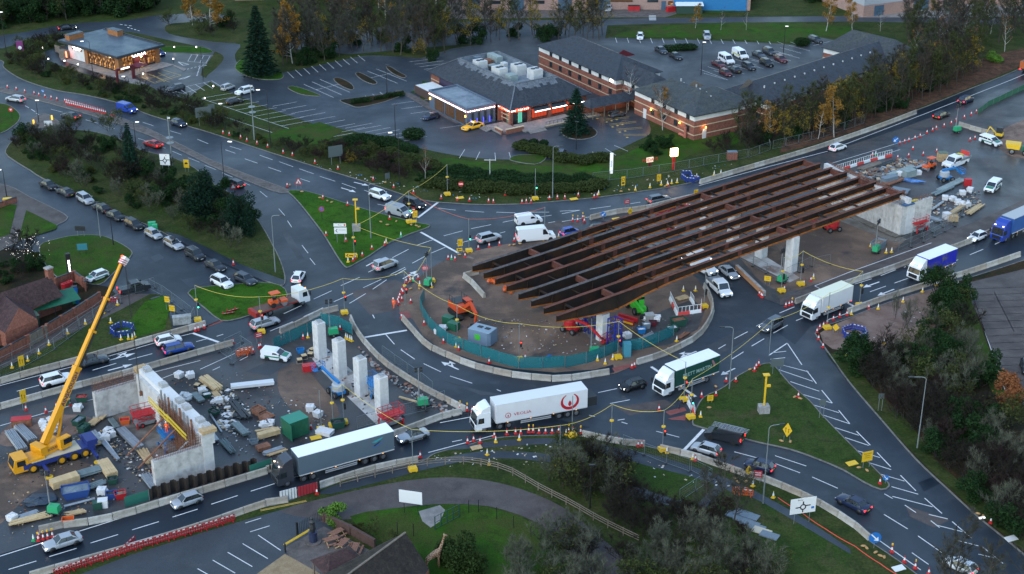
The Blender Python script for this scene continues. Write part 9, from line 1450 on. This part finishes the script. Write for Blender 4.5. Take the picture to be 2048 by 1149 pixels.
for i,p in enumerate([(-5.4,158.2),(-4.2,158.3),(-1.9,156.7),(0.2,154.8),(2.3,152.9),(4.4,150.3),(-14.0,153.5),(-12.0,153.0)]):tag(MB().box((0,0,.9),(.09,.09,1.8)).obj('fence_post',POLE_B,None,(*p,.12)),'dark green fence post around the inn lawn','post','fence posts around the inn lawn')
for i,p in enumerate([(27.8,157.4),(28.7,156.5),(29.4,155.6),(30.0,154.8),(30.6,153.9),(31.4,153.0),(28.8,157.8),(29.6,157.2)]):tag(MB().box((0,0,.06),(2.3,1.3,.12)).obj('concrete_slab',SGREY if i!=4 else M('cream_slab',(.48,.43,.32),.8),None,(*p,.14+.013*i),(0,0,-.55)),'grey concrete slab in the row by the south shrubs' if i!=4 else 'cream slab at the end of the slab row','slab','slabs by the south shrubs' if i!=4 else None)
# trees, shrubs, hedges
def leafmat(name,c,var=.45,vs=.8,rough=.8):return M(name,c,rough,var=var,vs=vs,spec=.08)
BARK=M('bark',(.055,.046,.036),.9,var=.3,vs=2);BARK_B=M('birch_bark',(.34,.32,.29),.85,var=.4,vs=1.5);BARK_D=M('dark_bark',(.026,.022,.018),.9)
TW_GREY=leafmat('grey_twigs',(.052,.053,.043));TW_BRN=leafmat('brown_twigs',(.022,.019,.015));TW_OLV=leafmat('olive_twigs',(.038,.046,.020));TW_MID=leafmat('umber_twigs',(.046,.039,.032));TW_RED=leafmat('russet_twigs',(.034,.022,.020));TW_PALE=leafmat('pale_twigs',(.085,.09,.064))
LF_GOLD=leafmat('gold_leaves',(.23,.12,.022));LF_YEL=leafmat('yellow_leaves',(.20,.14,.02));LF_RUST=leafmat('rust_leaves',(.22,.085,.035));LF_OLV=leafmat('olive_leaves',(.045,.055,.014));LF_GRN=leafmat('green_leaves',(.013,.034,.010));LF_DK=leafmat('dark_needles',(.008,.024,.014));LF_FIR=leafmat('fir_needles',(.009,.030,.018));LF_BRI=leafmat('bright_leaves',(.10,.20,.03));LF_HDG=leafmat('hedge_leaves',(.014,.034,.010));LF_HOL=leafmat('hedge_olive',(.036,.050,.014))
class Tri:
 def __init__(s):s.v=[];s.f=[]
 def sliver(s,p,q,w,rnd):
  d=q-p;u=d.cross(Vector((rnd.uniform(-1,1),rnd.uniform(-1,1),rnd.uniform(-1,1))))
  if u.length<1e-5:return
  u.normalize();n=len(s.v);s.v+=[tuple(p-u*w/2),tuple(p+u*w/2),tuple(q)];s.f.append((n,n+1,n+2))
 def leaf(s,p,a,rnd):
  u=Vector((rnd.gauss(0,1),rnd.gauss(0,1),rnd.gauss(0,.7))).normalized();w=u.cross(Vector((rnd.gauss(0,1),rnd.gauss(0,1),rnd.gauss(0,1)))).normalized()
  n=len(s.v);s.v+=[tuple(p-u*a),tuple(p+w*a*.55),tuple(p+u*a),tuple(p-w*a*.55)];s.f.append((n,n+1,n+2,n+3))
 def mesh(s,name,mat):
  me=bpy.data.meshes.new(name);me.from_pydata(s.v,[],s.f);me.materials.append(mat);return me
def bare(seed,h,w,bark,twig,leaf=None,nleaf=0,leafsize=.16,nb=16,upright=.6,clear=.25,dens=1.0,stems=1,tw=.035):
 rnd=random.Random(seed);T=MB();C=Tri();Lf=Tri();tips=[]
 for st in range(stems):
  base=Vector((rnd.uniform(-.5,.5)*(stems>1),rnd.uniform(-.5,.5)*(stems>1),0));lean=Vector((rnd.uniform(-.12,.12),rnd.uniform(-.12,.12),1))if stems==1 else Vector((rnd.gauss(0,.45),rnd.gauss(0,.45),1)).normalized()
  H=h*(1 if stems==1 else rnd.uniform(.7,1.0));pts=[base];r0=h*(.012 if stems==1 else.008)
  for k in range(6):pts.append(pts[-1]+(lean+Vector((rnd.uniform(-.08,.08),rnd.uniform(-.08,.08),0)))*(H*.95/6))
  for k in range(6):T.tube(pts[k],pts[k+1],r0*(1-k/6.3),r0*(1-(k+1)/6.3),5,caps=False)
  for i in range(max(3,nb//stems)):
   f=clear+(1-clear)*(i+rnd.random())/max(3,nb//stems);k=min(5,int(f*6));p=pts[k].lerp(pts[k+1],f*6-k)
   a=rnd.uniform(0,2*pi);el=upright+rnd.uniform(-.25,.25);L=w*(1.15-.75*f)*rnd.uniform(.7,1.1);d=Vector((cos(a)*cos(el),sin(a)*cos(el),sin(el)))
   q=p+d*L*.55;e=q+(d+Vector((0,0,.35))).normalized()*L*.5;rb=r0*(1-f)*.55+.012
   T.tube(p,q,rb,rb*.6,4,caps=False);T.tube(q,e,rb*.6,.01,3,caps=False)
   for j in range(int(9*dens)):
    t=rnd.uniform(.25,1.0);s=p.lerp(q,t/.55)if t<.55 else q.lerp(e,(t-.55)/.45)
    d2=(d+Vector((rnd.gauss(0,.6),rnd.gauss(0,.6),rnd.gauss(.25,.4)))).normalized();l2=L*rnd.uniform(.18,.42);s2=s+d2*l2
    C.sliver(s,s2,tw*1.3,rnd)
    for m_ in range(int(8*dens)):
     s3=s.lerp(s2,rnd.uniform(.2,1));d3=(d2+Vector((rnd.gauss(0,.6),rnd.gauss(0,.6),rnd.gauss(.3,.4)))).normalized();e3=s3+d3*rnd.uniform(.35,.95)*(.5+w/8)
     C.sliver(s3,e3,tw,rnd);tips.append(e3)
 if leaf:
  for i in range(nleaf):Lf.leaf(rnd.choice(tips)+Vector((rnd.gauss(0,.15),rnd.gauss(0,.15),rnd.gauss(-.1,.2))),leafsize*rnd.uniform(.6,1.3),rnd)
 return(T.mesh('trunk',[bark]),C.mesh('crown',twig),Lf.mesh('leaves',leaf)if leaf else None)
def leafy(seed,blobs,n,leaf,size,trunk=None):
 rnd=random.Random(seed);C=Tri();tot=sum(b[3]*b[4]*b[5]for b in blobs)
 for(x,y,z,rx,ry,rz)in blobs:
  for i in range(int(n*rx*ry*rz/tot)+40):
   u=Vector((rnd.gauss(0,1),rnd.gauss(0,1),rnd.gauss(0,1))).normalized()*(rnd.random()**.28)*rnd.uniform(.86,1.06);p=Vector((x+u.x*rx,y+u.y*ry,max(.05,z+u.z*rz)));C.leaf(p,size*rnd.uniform(.6,1.3),rnd)
 T=MB();th=trunk or 0
 if th:T.tube((0,0,0),(0,0,th),.22,.1,6,caps=False)
 for(x,y,z,rx,ry,rz)in blobs[:8]:T.bar((x*.2,y*.2,max(.0,th*.6)),(x,y,z),.07)
 return(T.mesh('trunk',[BARK_D]),C.mesh('crown',leaf),None)
def conifer(seed,h,w,leaf,n=26):
 rnd=random.Random(seed);C=Tri();T=MB();T.tube((0,0,0),(0,0,h),h*.016,.02,6,caps=False)
 for k in range(n):
  f=(k+.5)/n;z=h*(.06+.93*f);R=w*(1-f)**.8*rnd.uniform(.85,1.1)+.15;m_=int(9+8*(1-f))
  for i in range(m_):
   a=2*pi*i/m_+rnd.uniform(-.3,.3);r_=R*rnd.uniform(.7,1.12);d=Vector((cos(a),sin(a),-.12-.1*(1-f)));p=Vector((0,0,z));q=p+d*r_;
   for j in range(int(7+9*r_/w*1.4)):
    t=rnd.uniform(.15,1);s=p.lerp(q,t);sd=Vector((-sin(a),cos(a),0))*rnd.choice((-1,1));e=s+(d*.6+sd*rnd.uniform(.3,.9)+Vector((0,0,rnd.uniform(-.25,.3)))).normalized()*rnd.uniform(.35,.75)*(.5+.5*r_/w)*(w/2.5)
    C.sliver(s,e,.17*(w/2.5),rnd)
 return(T.mesh('trunk',[BARK_D]),C.mesh('crown',leaf),None)
KIND={}
KIND['grey']=[bare(s,11,3.7,BARK,TW_GREY,nb=26,dens=1.25,tw=.042,upright=.75,clear=.15)for s in(1,2,3)]
KIND['brown']=[bare(s,11,3.8,BARK,TW_MID,nb=26,dens=1.25,tw=.042,upright=.7,clear=.15)for s in(4,5)]
KIND['olive']=[bare(s,11,3.6,BARK,TW_OLV,LF_OLV,700,.14,nb=24,dens=1.2,tw=.042,upright=.7,clear=.12)for s in(6,7)]
KIND['birch']=[bare(s,11,2.6,BARK_B,TW_GREY,LF_GOLD,n_,.15,nb=18,upright=.55,clear=.2,dens=.8)for s,n_ in((8,1500),(9,2300))]
KIND['yellow']=[bare(s,9,2.8,BARK,TW_OLV,LF_YEL,n_,.14,nb=16,upright=.6,clear=.15,dens=.8)for s,n_ in((10,900),(11,420))]
KIND['bigbirch']=[bare(12,15,3.6,BARK_B,TW_BRN,LF_GOLD,5200,.19,nb=26,upright=.5,clear=.12,dens=.8)]
KIND['palebirch']=[bare(13,9.5,4.0,BARK_B,TW_RED,nb=16,upright=.7,clear=.25,dens=.7),bare(14,9,3.4,BARK_B,TW_GREY,LF_RUST,160,.14,nb=16,upright=.8,clear=.2,dens=.8)]
KIND['beech']=[bare(15,5.2,2.7,BARK,TW_BRN,LF_RUST,4200,.17,nb=26,upright=.4,clear=.06,dens=.7)]
KIND['thorn']=[bare(s,4.2,2.4,BARK_D,TW_BRN,nb=26,stems=4,upright=.7,clear=.1,dens=1.0,tw=.03)for s in(16,17)]
KIND['thicket']=[bare(s,4.4,2.3,BARK_D,TW_PALE,nb=26,stems=5,upright=.9,clear=.1,dens=1.0,tw=.03)for s in(18,19)]
KIND['redthorn']=[bare(20,3.6,2.2,BARK_D,TW_RED,nb=26,stems=5,upright=.7,clear=.08,dens=1.0,tw=.03)]
KIND['olivebush']=[bare(s,4.2,2.3,BARK_D,TW_OLV,LF_OLV,700,.13,nb=26,stems=4,upright=.7,clear=.08,dens=.9,tw=.03)for s in(21,22)]
KIND['yellowbush']=[bare(23,3.6,1.9,BARK_D,TW_OLV,LF_YEL,700,.12,nb=20,stems=4,upright=.7,clear=.08,dens=.8,tw=.03)]
rb=random.Random(40)
def cl(n,R,h,z0=.4):return[(rb.uniform(-R,R)*.7,rb.uniform(-R,R)*.7,z0+rb.random()*h*.75,R*rb.uniform(.3,.5),R*rb.uniform(.3,.5),h*rb.uniform(.2,.34))for _ in range(n)]
KIND['evergreen']=[leafy(30+i,cl(10,2.2,3.4),2600,LF_GRN,.15)for i in range(2)]
KIND['lowbush']=[leafy(33+i,cl(8,1.5,1.3,.3),1300,m_,.12)for i,m_ in enumerate((LF_GRN,LF_OLV,LF_HDG))]
KIND['pine']=[leafy(37,cl(22,4.2,8.5,1.2),8000,LF_DK,.22,7)]
KIND['fir']=[conifer(38,10,3.3,LF_FIR)];KIND['bigfir']=[conifer(39,17,4.6,LF_DK,36)]
KIND['hedge']=[leafy(41+i,[(0,0,.5,1.0,1.0,.55)],1500,m_,.09)for i,m_ in enumerate((LF_HDG,LF_HOL))]
KIND['box']=[leafy(44,[(x,0,.55,.75,.62,.62)for x in(-1.6,-.8,0,.8,1.6)],2600,LF_HDG,.09)]
KIND['laurel']=[leafy(45,cl(10,1.9,1.9),2600,LF_BRI,.15)]
KIND['cypress']=[leafy(46,[(rb.uniform(-2,2),rb.uniform(-1.6,1.6),.8+rb.random()*1.6,1.0,1.0,1.3)for _ in range(12)],6000,leafmat('cypress_leaves',(.022,.040,.010)),.13)]
NM={'grey':'bare_tree','brown':'bare_tree','olive':'bare_tree','birch':'birch_tree','yellow':'autumn_tree','bigbirch':'birch_tree','palebirch':'birch_tree','beech':'beech_tree','thorn':'thorn_shrub','thicket':'twiggy_shrub','redthorn':'russet_shrub','olivebush':'olive_shrub','yellowbush':'olive_shrub','evergreen':'evergreen_bush','lowbush':'bush','pine':'pine_tree','fir':'fir_tree','bigfir':'fir_tree','hedge':'hedge_bush','box':'clipped_hedge','laurel':'laurel_bush','cypress':'conifer_bush'}
LOOK={'grey':'bare grey-twigged tree','brown':'bare brown-twigged tree','olive':'thin olive-leaved tree','birch':'birch with golden autumn leaves','yellow':'small tree with yellow leaves','thorn':'dark leafless thorn shrub','thicket':'pale twiggy leafless shrub','redthorn':'russet leafless shrub','olivebush':'olive-green straggly shrub','yellowbush':'yellow-leaved shrub','evergreen':'dark evergreen bush','lowbush':'low rounded bush','hedge':'rounded clipped bush','palebirch':'pale bare birch'}
CNT=[0]
def tree(kind,x,y,label,group=None,sc=1.0,rz=None,z=.1,var=None,sxy=None):
 CNT[0]+=1;vs=KIND[kind];T,C,Lf=vs[(CNT[0]if var is None else var)%len(vs)]
 nm=NM[kind];cat='shrub' if 'shrub' in nm or 'bush' in nm else 'hedge' if nm=='clipped_hedge' else 'tree'
 o=thing(nm,label,cat,(x,y,z),CNT[0]*2.4 if rz is None else rz,group);o.scale=(sxy or sc,sxy or sc,sc)
 put('trunk',T,o);put('crown',C,o)
 if Lf:put('leaves',Lf,o)
 return o
def inside(p,poly):
 r=False;j=len(poly)-1
 for i in range(len(poly)):
  a,c=poly[i],poly[j]
  if(a[1]>p[1])!=(c[1]>p[1])and p[0]<(c[0]-a[0])*(p[1]-a[1])/(c[1]-a[1])+a[0]:r=not r
  j=i
 return r
def wood(poly,n,kinds,where,seed,sc=(.8,1.15),dist=2.0,z=.1):
 rnd=random.Random(seed);xs=[p[0]for p in poly];ys=[p[1]for p in poly];got=[];tries=0
 while len(got)<n and tries<n*60:
  tries+=1;p=(rnd.uniform(min(xs),max(xs)),rnd.uniform(min(ys),max(ys)))
  if inside(p,poly)and all(hypot(p[0]-q[0],p[1]-q[1])>dist for q in got):
   got.append(p);k=rnd.choice(kinds);tree(k,p[0],p[1],LOOK[k]+' '+where,NM[k].replace('_',' ').replace('bush','bushe')+'s '+where,rnd.uniform(*sc),z=z)
 return got
# belts of trees
wood([(-141.0,381.7),(-120.3,391.6),(-104.2,396.7),(-94.5,402.0),(-105.2,452.7),(-164.3,452.7)],62,['evergreen','olive','olive','evergreen','brown'],'in the dark belt at the top left',1,(.7,1.1),3)
wood([(-141.7,383.7),(-120.9,393.7),(-94.8,403.0),(-97.3,415.1),(-150.5,410.6)],26,['evergreen'],'in the tall dark screen along the access road',30,(1.5,2.3),3.5)
wood([(-89.7,378.8),(-73.2,369.5),(-70.3,371.3),(-71.3,384.6),(-78.6,396.7),(-91.0,391.6)],7,['evergreen','olivebush','thorn'],'beneath the gold tree by the access road',2,(.8,1.2),3)
wood([(-55.7,348.7),(-46.7,353.7),(-37.8,362.3),(-27.7,360.6),(-18.8,355.4),(-15.5,365.9),(-3.1,373.2),(23.1,374.1),(23.6,381.7),(-16.0,376.9),(-41.3,373.2),(-58.2,365.9)],92,['grey','grey','brown','olive','yellow','grey','evergreen','yellowbush'],'in the belt behind the empty car park',3,(.8,1.25),2.6)
wood([(-55.5,384.6),(-19.3,395.7),(22.5,399.9),(25.0,421.9),(-60.3,421.9)],40,['grey','brown','olive','birch'],'in front of the industrial units',4,(.75,1.1),4)
wood([(63.2,409.5),(94.8,415.1),(97.1,433.8),(65.0,433.8)],10,['olivebush','evergreen','grey','thorn'],'on the bank at the top right',5,(.8,1.2),4)
wood([(100.5,379.8),(113.4,389.6),(138.9,394.7),(129.8,365.9),(115.1,358.0),(102.0,345.4),(96.8,348.7)],42,['grey','grey','brown','olive','palebirch'],'on the far bank right of the hotel',6,(.8,1.2),2.6)
wood([(46.6,296.7),(56.7,301.4),(73.7,317.5),(90.9,338.6),(103.4,350.8),(113.4,356.2),(111.3,344.6),(94.9,326.9),(80.4,312.7),(70.0,304.0),(56.7,294.5),(47.0,292.1)],120,['grey','olive','olive','yellow','brown','evergreen'],'in the belt below the hotel',7,(.7,1.0),1.7)
wood([(43.2,295.2),(50.2,299.9),(56.0,296.7),(46.5,288.5),(40.2,286.7)],8,['thorn','thorn','redthorn'],'at the left end of the hotel belt',8,(.8,1.2),2)
wood([(69.5,223.1),(72.2,222.2),(71.7,212.9),(68.9,202.6),(68.9,187.1),(67.8,178.7),(63.3,174.7),(60.3,178.7),(58.9,193.1),(58.2,199.3),(64.0,204.3)],30,['thicket','olivebush','thorn','evergreen','thicket'],'on the east bank below the car park',9,(1.0,1.5),2.2)
wood([(50.5,198.5),(58.4,200.2),(61.1,193.1),(61.0,181.4),(64.9,173.4),(70.1,170.9),(62.9,148.3),(59.1,160.1),(55.8,172.1),(53.3,184.2)],80,['thorn','thorn','redthorn','thicket','thorn','thicket','evergreen'],'on the dark east bank beside the slip road',10,(.8,1.4),2.0)
wood([(9.1,171.5),(13.3,170.2),(15.2,164.2),(13.6,160.1),(8.0,161.2),(4.9,166.0)],20,['thicket','olivebush','thorn','thorn'],'around the lamp post on the south verge',11,(.9,1.4),1.6)
wood([(13.7,161.2),(17.4,159.9),(24.6,156.7),(25.6,154.5),(16.8,152.4),(10.8,154.5)],20,['redthorn','thorn','thorn'],'in the hollow south of the fence corner',12,(.7,1.1),1.6)
wood([(0.4,145.8),(4.6,151.9),(10.7,152.9),(16.7,151.4),(24.1,152.4),(29.7,149.3),(31.0,142.4),(26.5,135.0),(1.4,135.0)],60,['thicket','thicket','thicket','olivebush','thicket','thorn'],'at the bottom edge of the south verge',13,(.85,1.25),1.5)
wood([(23.2,157.8),(27.7,156.7),(27.6,151.4),(24.1,152.4)],6,['thorn','redthorn','grey'],'beside the concrete slabs',14,(.5,.9),1.5)
wood([(47.2,142.4),(52.3,144.3),(60.5,144.3),(57.6,135.0),(45.4,135.0)],6,['thicket','grey'],'poking up at the bottom right corner',15,(.8,1.1),2)
wood([(-102.8,293.3),(-101.3,298.9),(-95.9,302.1),(-88.3,301.4),(-80.5,295.2),(-73.3,286.1),(-67.8,279.0),(-55.3,264.2),(-48.0,254.3),(-45.4,240.6),(-48.3,239.5),(-55.4,245.0),(-63.1,252.0),(-71.1,259.2),(-81.2,269.4),(-91.5,279.0),(-98.6,286.1)],105,['olivebush','thorn','redthorn','thicket','evergreen','thorn','lowbush','thorn'],'on the shrub island left of the junction',16,(.65,1.1),1.7,.12)
wood([(-123.1,355.0),(-121.9,369.5),(-116.3,376.9),(-112.7,373.2),(-117.1,365.9),(-117.5,358.8),(-113.4,352.8),(-98.8,338.6),(-89.3,332.8),(-82.7,329.1),(-73.1,321.1),(-63.6,311.3),(-55.4,300.8),(-50.3,295.2),(-52.4,295.2),(-64.6,305.3),(-80.0,316.8),(-98.3,332.1),(-114.6,344.6)],125,['lowbush','lowbush','olivebush','thorn','thorn'],'on the strip between cafe and dual carriageway',17,(.5,.9),1.5)
wood([(-49.9,292.1),(-39.6,292.1),(-33.4,292.1),(-24.7,286.1),(-16.2,277.6),(-15.9,272.1),(-24.0,276.2),(-32.5,283.2),(-43.1,287.6)],60,['thorn','redthorn','lowbush','olivebush'],'on the verge below the empty car park',18,(.5,.85),1.4)
wood([(-89.2,239.5),(-84.3,240.6),(-80.9,236.3),(-79.0,231.1),(-80.7,228.0),(-84.5,224.1)],9,['thorn','evergreen','lowbush'],'in the inn garden at the left edge',19,(.6,.9),1.8)
wood([(-20.7,156.5),(-18.0,154.0),(-14.1,150.8),(-16.0,151.9),(-18.7,154.3)],7,['lowbush','olivebush'],'along the inn garden wall',20,(.5,.7),1.2)
wood([(26.9,292.7),(31.8,295.2),(33.1,292.1),(30.1,287.6),(27.1,288.5)],8,['lowbush','hedge','evergreen'],'at the bend of the restaurant drive',21,(.6,1.0),1.3)
# rolling clipped hedges below the restaurant
rnd=random.Random(9)
for row,(pts,n)in enumerate((([(-36.3,292.1),(-31.8,297.0),(-26.4,295.2),(-19.8,289.1)],26),([(-33.9,286.7),(-27.0,289.1),(-19.5,283.8),(-15.3,280.4)],22),([(-14.3,279.0),(-6.3,275.9),(3.5,273.7),(15.2,273.2)],30),([(-15.9,271.6),(-6.1,268.9),(5.4,267.9),(17.0,270.5)],34),([(-15.1,274.8),(-12.0,272.6),(-2.3,271.6),(7.3,271.0)],20),([(2.2,292.1),(5.7,290.3),(9.7,286.7),(13.7,284.4),(17.8,285.6)],18))):
 pth=smooth(pts,6);L=plen(pth)
 for x,y,h in walk(pth,L/n):
  k=row%2;tree('hedge',x+rnd.uniform(-.5,.5),y+rnd.uniform(-.8,.8),('dark green' if k==0 else 'olive-green')+' rounded bush in clipped hedge row '+('nearest the empty car park','just below the empty car park','above the crescent verge','along the mesh fence by the main road','in the middle of the crescent','around the restaurant drive bend')[row],'clipped hedge bushes below the restaurant',rnd.uniform(1.2,1.7),var=k,sxy=rnd.uniform(1.7,2.3))
for x,y,lab,s in((-33.9,322.8,'left long clipped hedge in the car park island',1.1),(-29.6,325.4,'middle short clipped hedge in the car park island',.8),(-26.6,327.2,'right clipped hedge in the car park island',1.1)):tree('box',x,y,lab,sc=s,rz=radians(22))
for x,y in((39.5,365.0),(42.4,365.9),(44.4,366.3)):tree('hedge',x,y,'low clipped hedge bush in the hotel car park island','hedge in the hotel car park',1.2,sxy=2.4,var=0)
for x,y,lab in((2.5,294.5,'left of three ball bushes by the restaurant drive'),(4.5,294.8,'middle of three ball bushes by the restaurant drive'),(6.6,294.2,'right of three ball bushes by the restaurant drive')):tree('hedge',x,y,lab,sc=1.3,sxy=1.1,var=0)
tree('hedge',73.3,369.5,'round dark bush at the end of the far bays',sc=1.9,sxy=2.3,var=0);tree('hedge',-20.7,299.2,'dark round bush at the edge of the restaurant bays',sc=2.0,sxy=2.6,var=0);tree('yellowbush',-31.9,283.2,'small golden bush on the verge by the grey sign',sc=.7)
tree('bigfir',-59.8,343.8,'tall dark fir tree beside the gold birch');tree('bigbirch',-53.4,353.7,'tall birch with golden leaves beside the dark fir');tree('bigbirch',-79.1,384.6,'broad gold-leaved birch behind the access road',sc=.85,sxy=1.1);tree('bigbirch',-84.5,388.6,'smaller gold birch left of the broad gold birch',sc=.7)
tree('fir',13.5,302.1,'dark green fir on its round bed by the restaurant',z=.2);tree('fir',-74.8,277.0,'slim dark conifer rising from the shrub island',sc=1.1,sxy=.65);tree('pine',-57.2,256.3,'broad dark pine on the shrub island',sxy=.95);tree('pine',-48.9,247.3,'second broad dark pine nearest the slip road',sc=.85,sxy=.8);tree('evergreen',-52.2,252.0,'dark evergreen bush between the two pines',sc=1.2)
tree('palebirch',25.7,317.5,'leafless white-barked birch by the hotel entrance',var=0);tree('palebirch',32.1,304.0,'second bare birch before the hotel wall',var=1,sc=1.05);tree('birch',31.7,308.0,'russet birch against the hotel wall',sc=.7)
tree('beech',69.2,184.0,'copper-leaved beech below the empty car park');tree('laurel',-22.1,156.7,'bright green laurel at the corner of the inn terrace');tree('cypress',-6.0,146.3,'dense green conifer bush beside the giraffe',sc=1.3)
tree('birch',67.8,299.5,'tall gold birch in the belt below the hotel',sc=1.0,var=1);tree('birch',64.2,298.3,'second gold birch in the hotel belt',sc=.75,var=0);tree('birch',53.5,294.5,'thin gold birch at the left of the hotel belt',sc=.8,var=0);tree('birch',100.3,344.6,'rust-gold birch at the right end of the hotel',sc=.75);tree('birch',81.9,382.7,'gold birch on the lawn by the industrial road',sc=.95,var=1);tree('birch',88.6,381.7,'second gold birch on the lawn by the industrial road',sc=.9,var=1);tree('birch',48.1,385.6,'small gold birch on the grass bank',sc=.6)
tree('yellow',20.8,376.0,'yellow-leaved tree at the end of the belt by the far bays',sc=1.2);tree('birch',113.6,396.7,'gold birch before the far industrial yard',sc=.5);tree('laurel',117.3,355.0,'bright green bush on the far right bank',sc=1.2);tree('palebirch',-16.9,273.5,'slender pale birch on the verge below the restaurant',var=1,sc=.75,sxy=.5);tree('palebirch',96.0,382.7,'leaning pale birch by the hotel car park exit',var=0,sc=.6);tree('palebirch',54.6,383.7,'bare young birch on the grass bank, left',var=0,sc=.6,sxy=.4);tree('palebirch',61.2,383.7,'bare young birch on the grass bank, right',var=0,sc=.6,sxy=.4);tree('olivebush',-85.5,303.1,'olive-yellow shrub beside the slim conifer',sc=1.2);tree('thorn',-83.9,236.3,'leafless shrub hung with fairy lights in the inn garden',sc=1.4);tree('evergreen',72.0,219.3,'dark evergreen bush beside the empty car park grass',sc=1.2);tree('thicket',61.0,209.4,'tall bare twigs standing on the red earth',sc=1.2,sxy=.8);tree('thicket',60.6,212.9,'thin bare sapling on the red earth',sc=1.2,sxy=.35)
b=MB();rnd=random.Random(4)
for i in range(90):b.blob((rnd.gauss(0,1.9),rnd.gauss(0,1.6),rnd.uniform(.8,4.6)),.03,4,2)
t=b.obj('fairy_lights',L_WHITE,None,(-83.9,236.3,.1));tag(t,'string of small white fairy lights in the inn garden shrub','lights',kind='stuff')
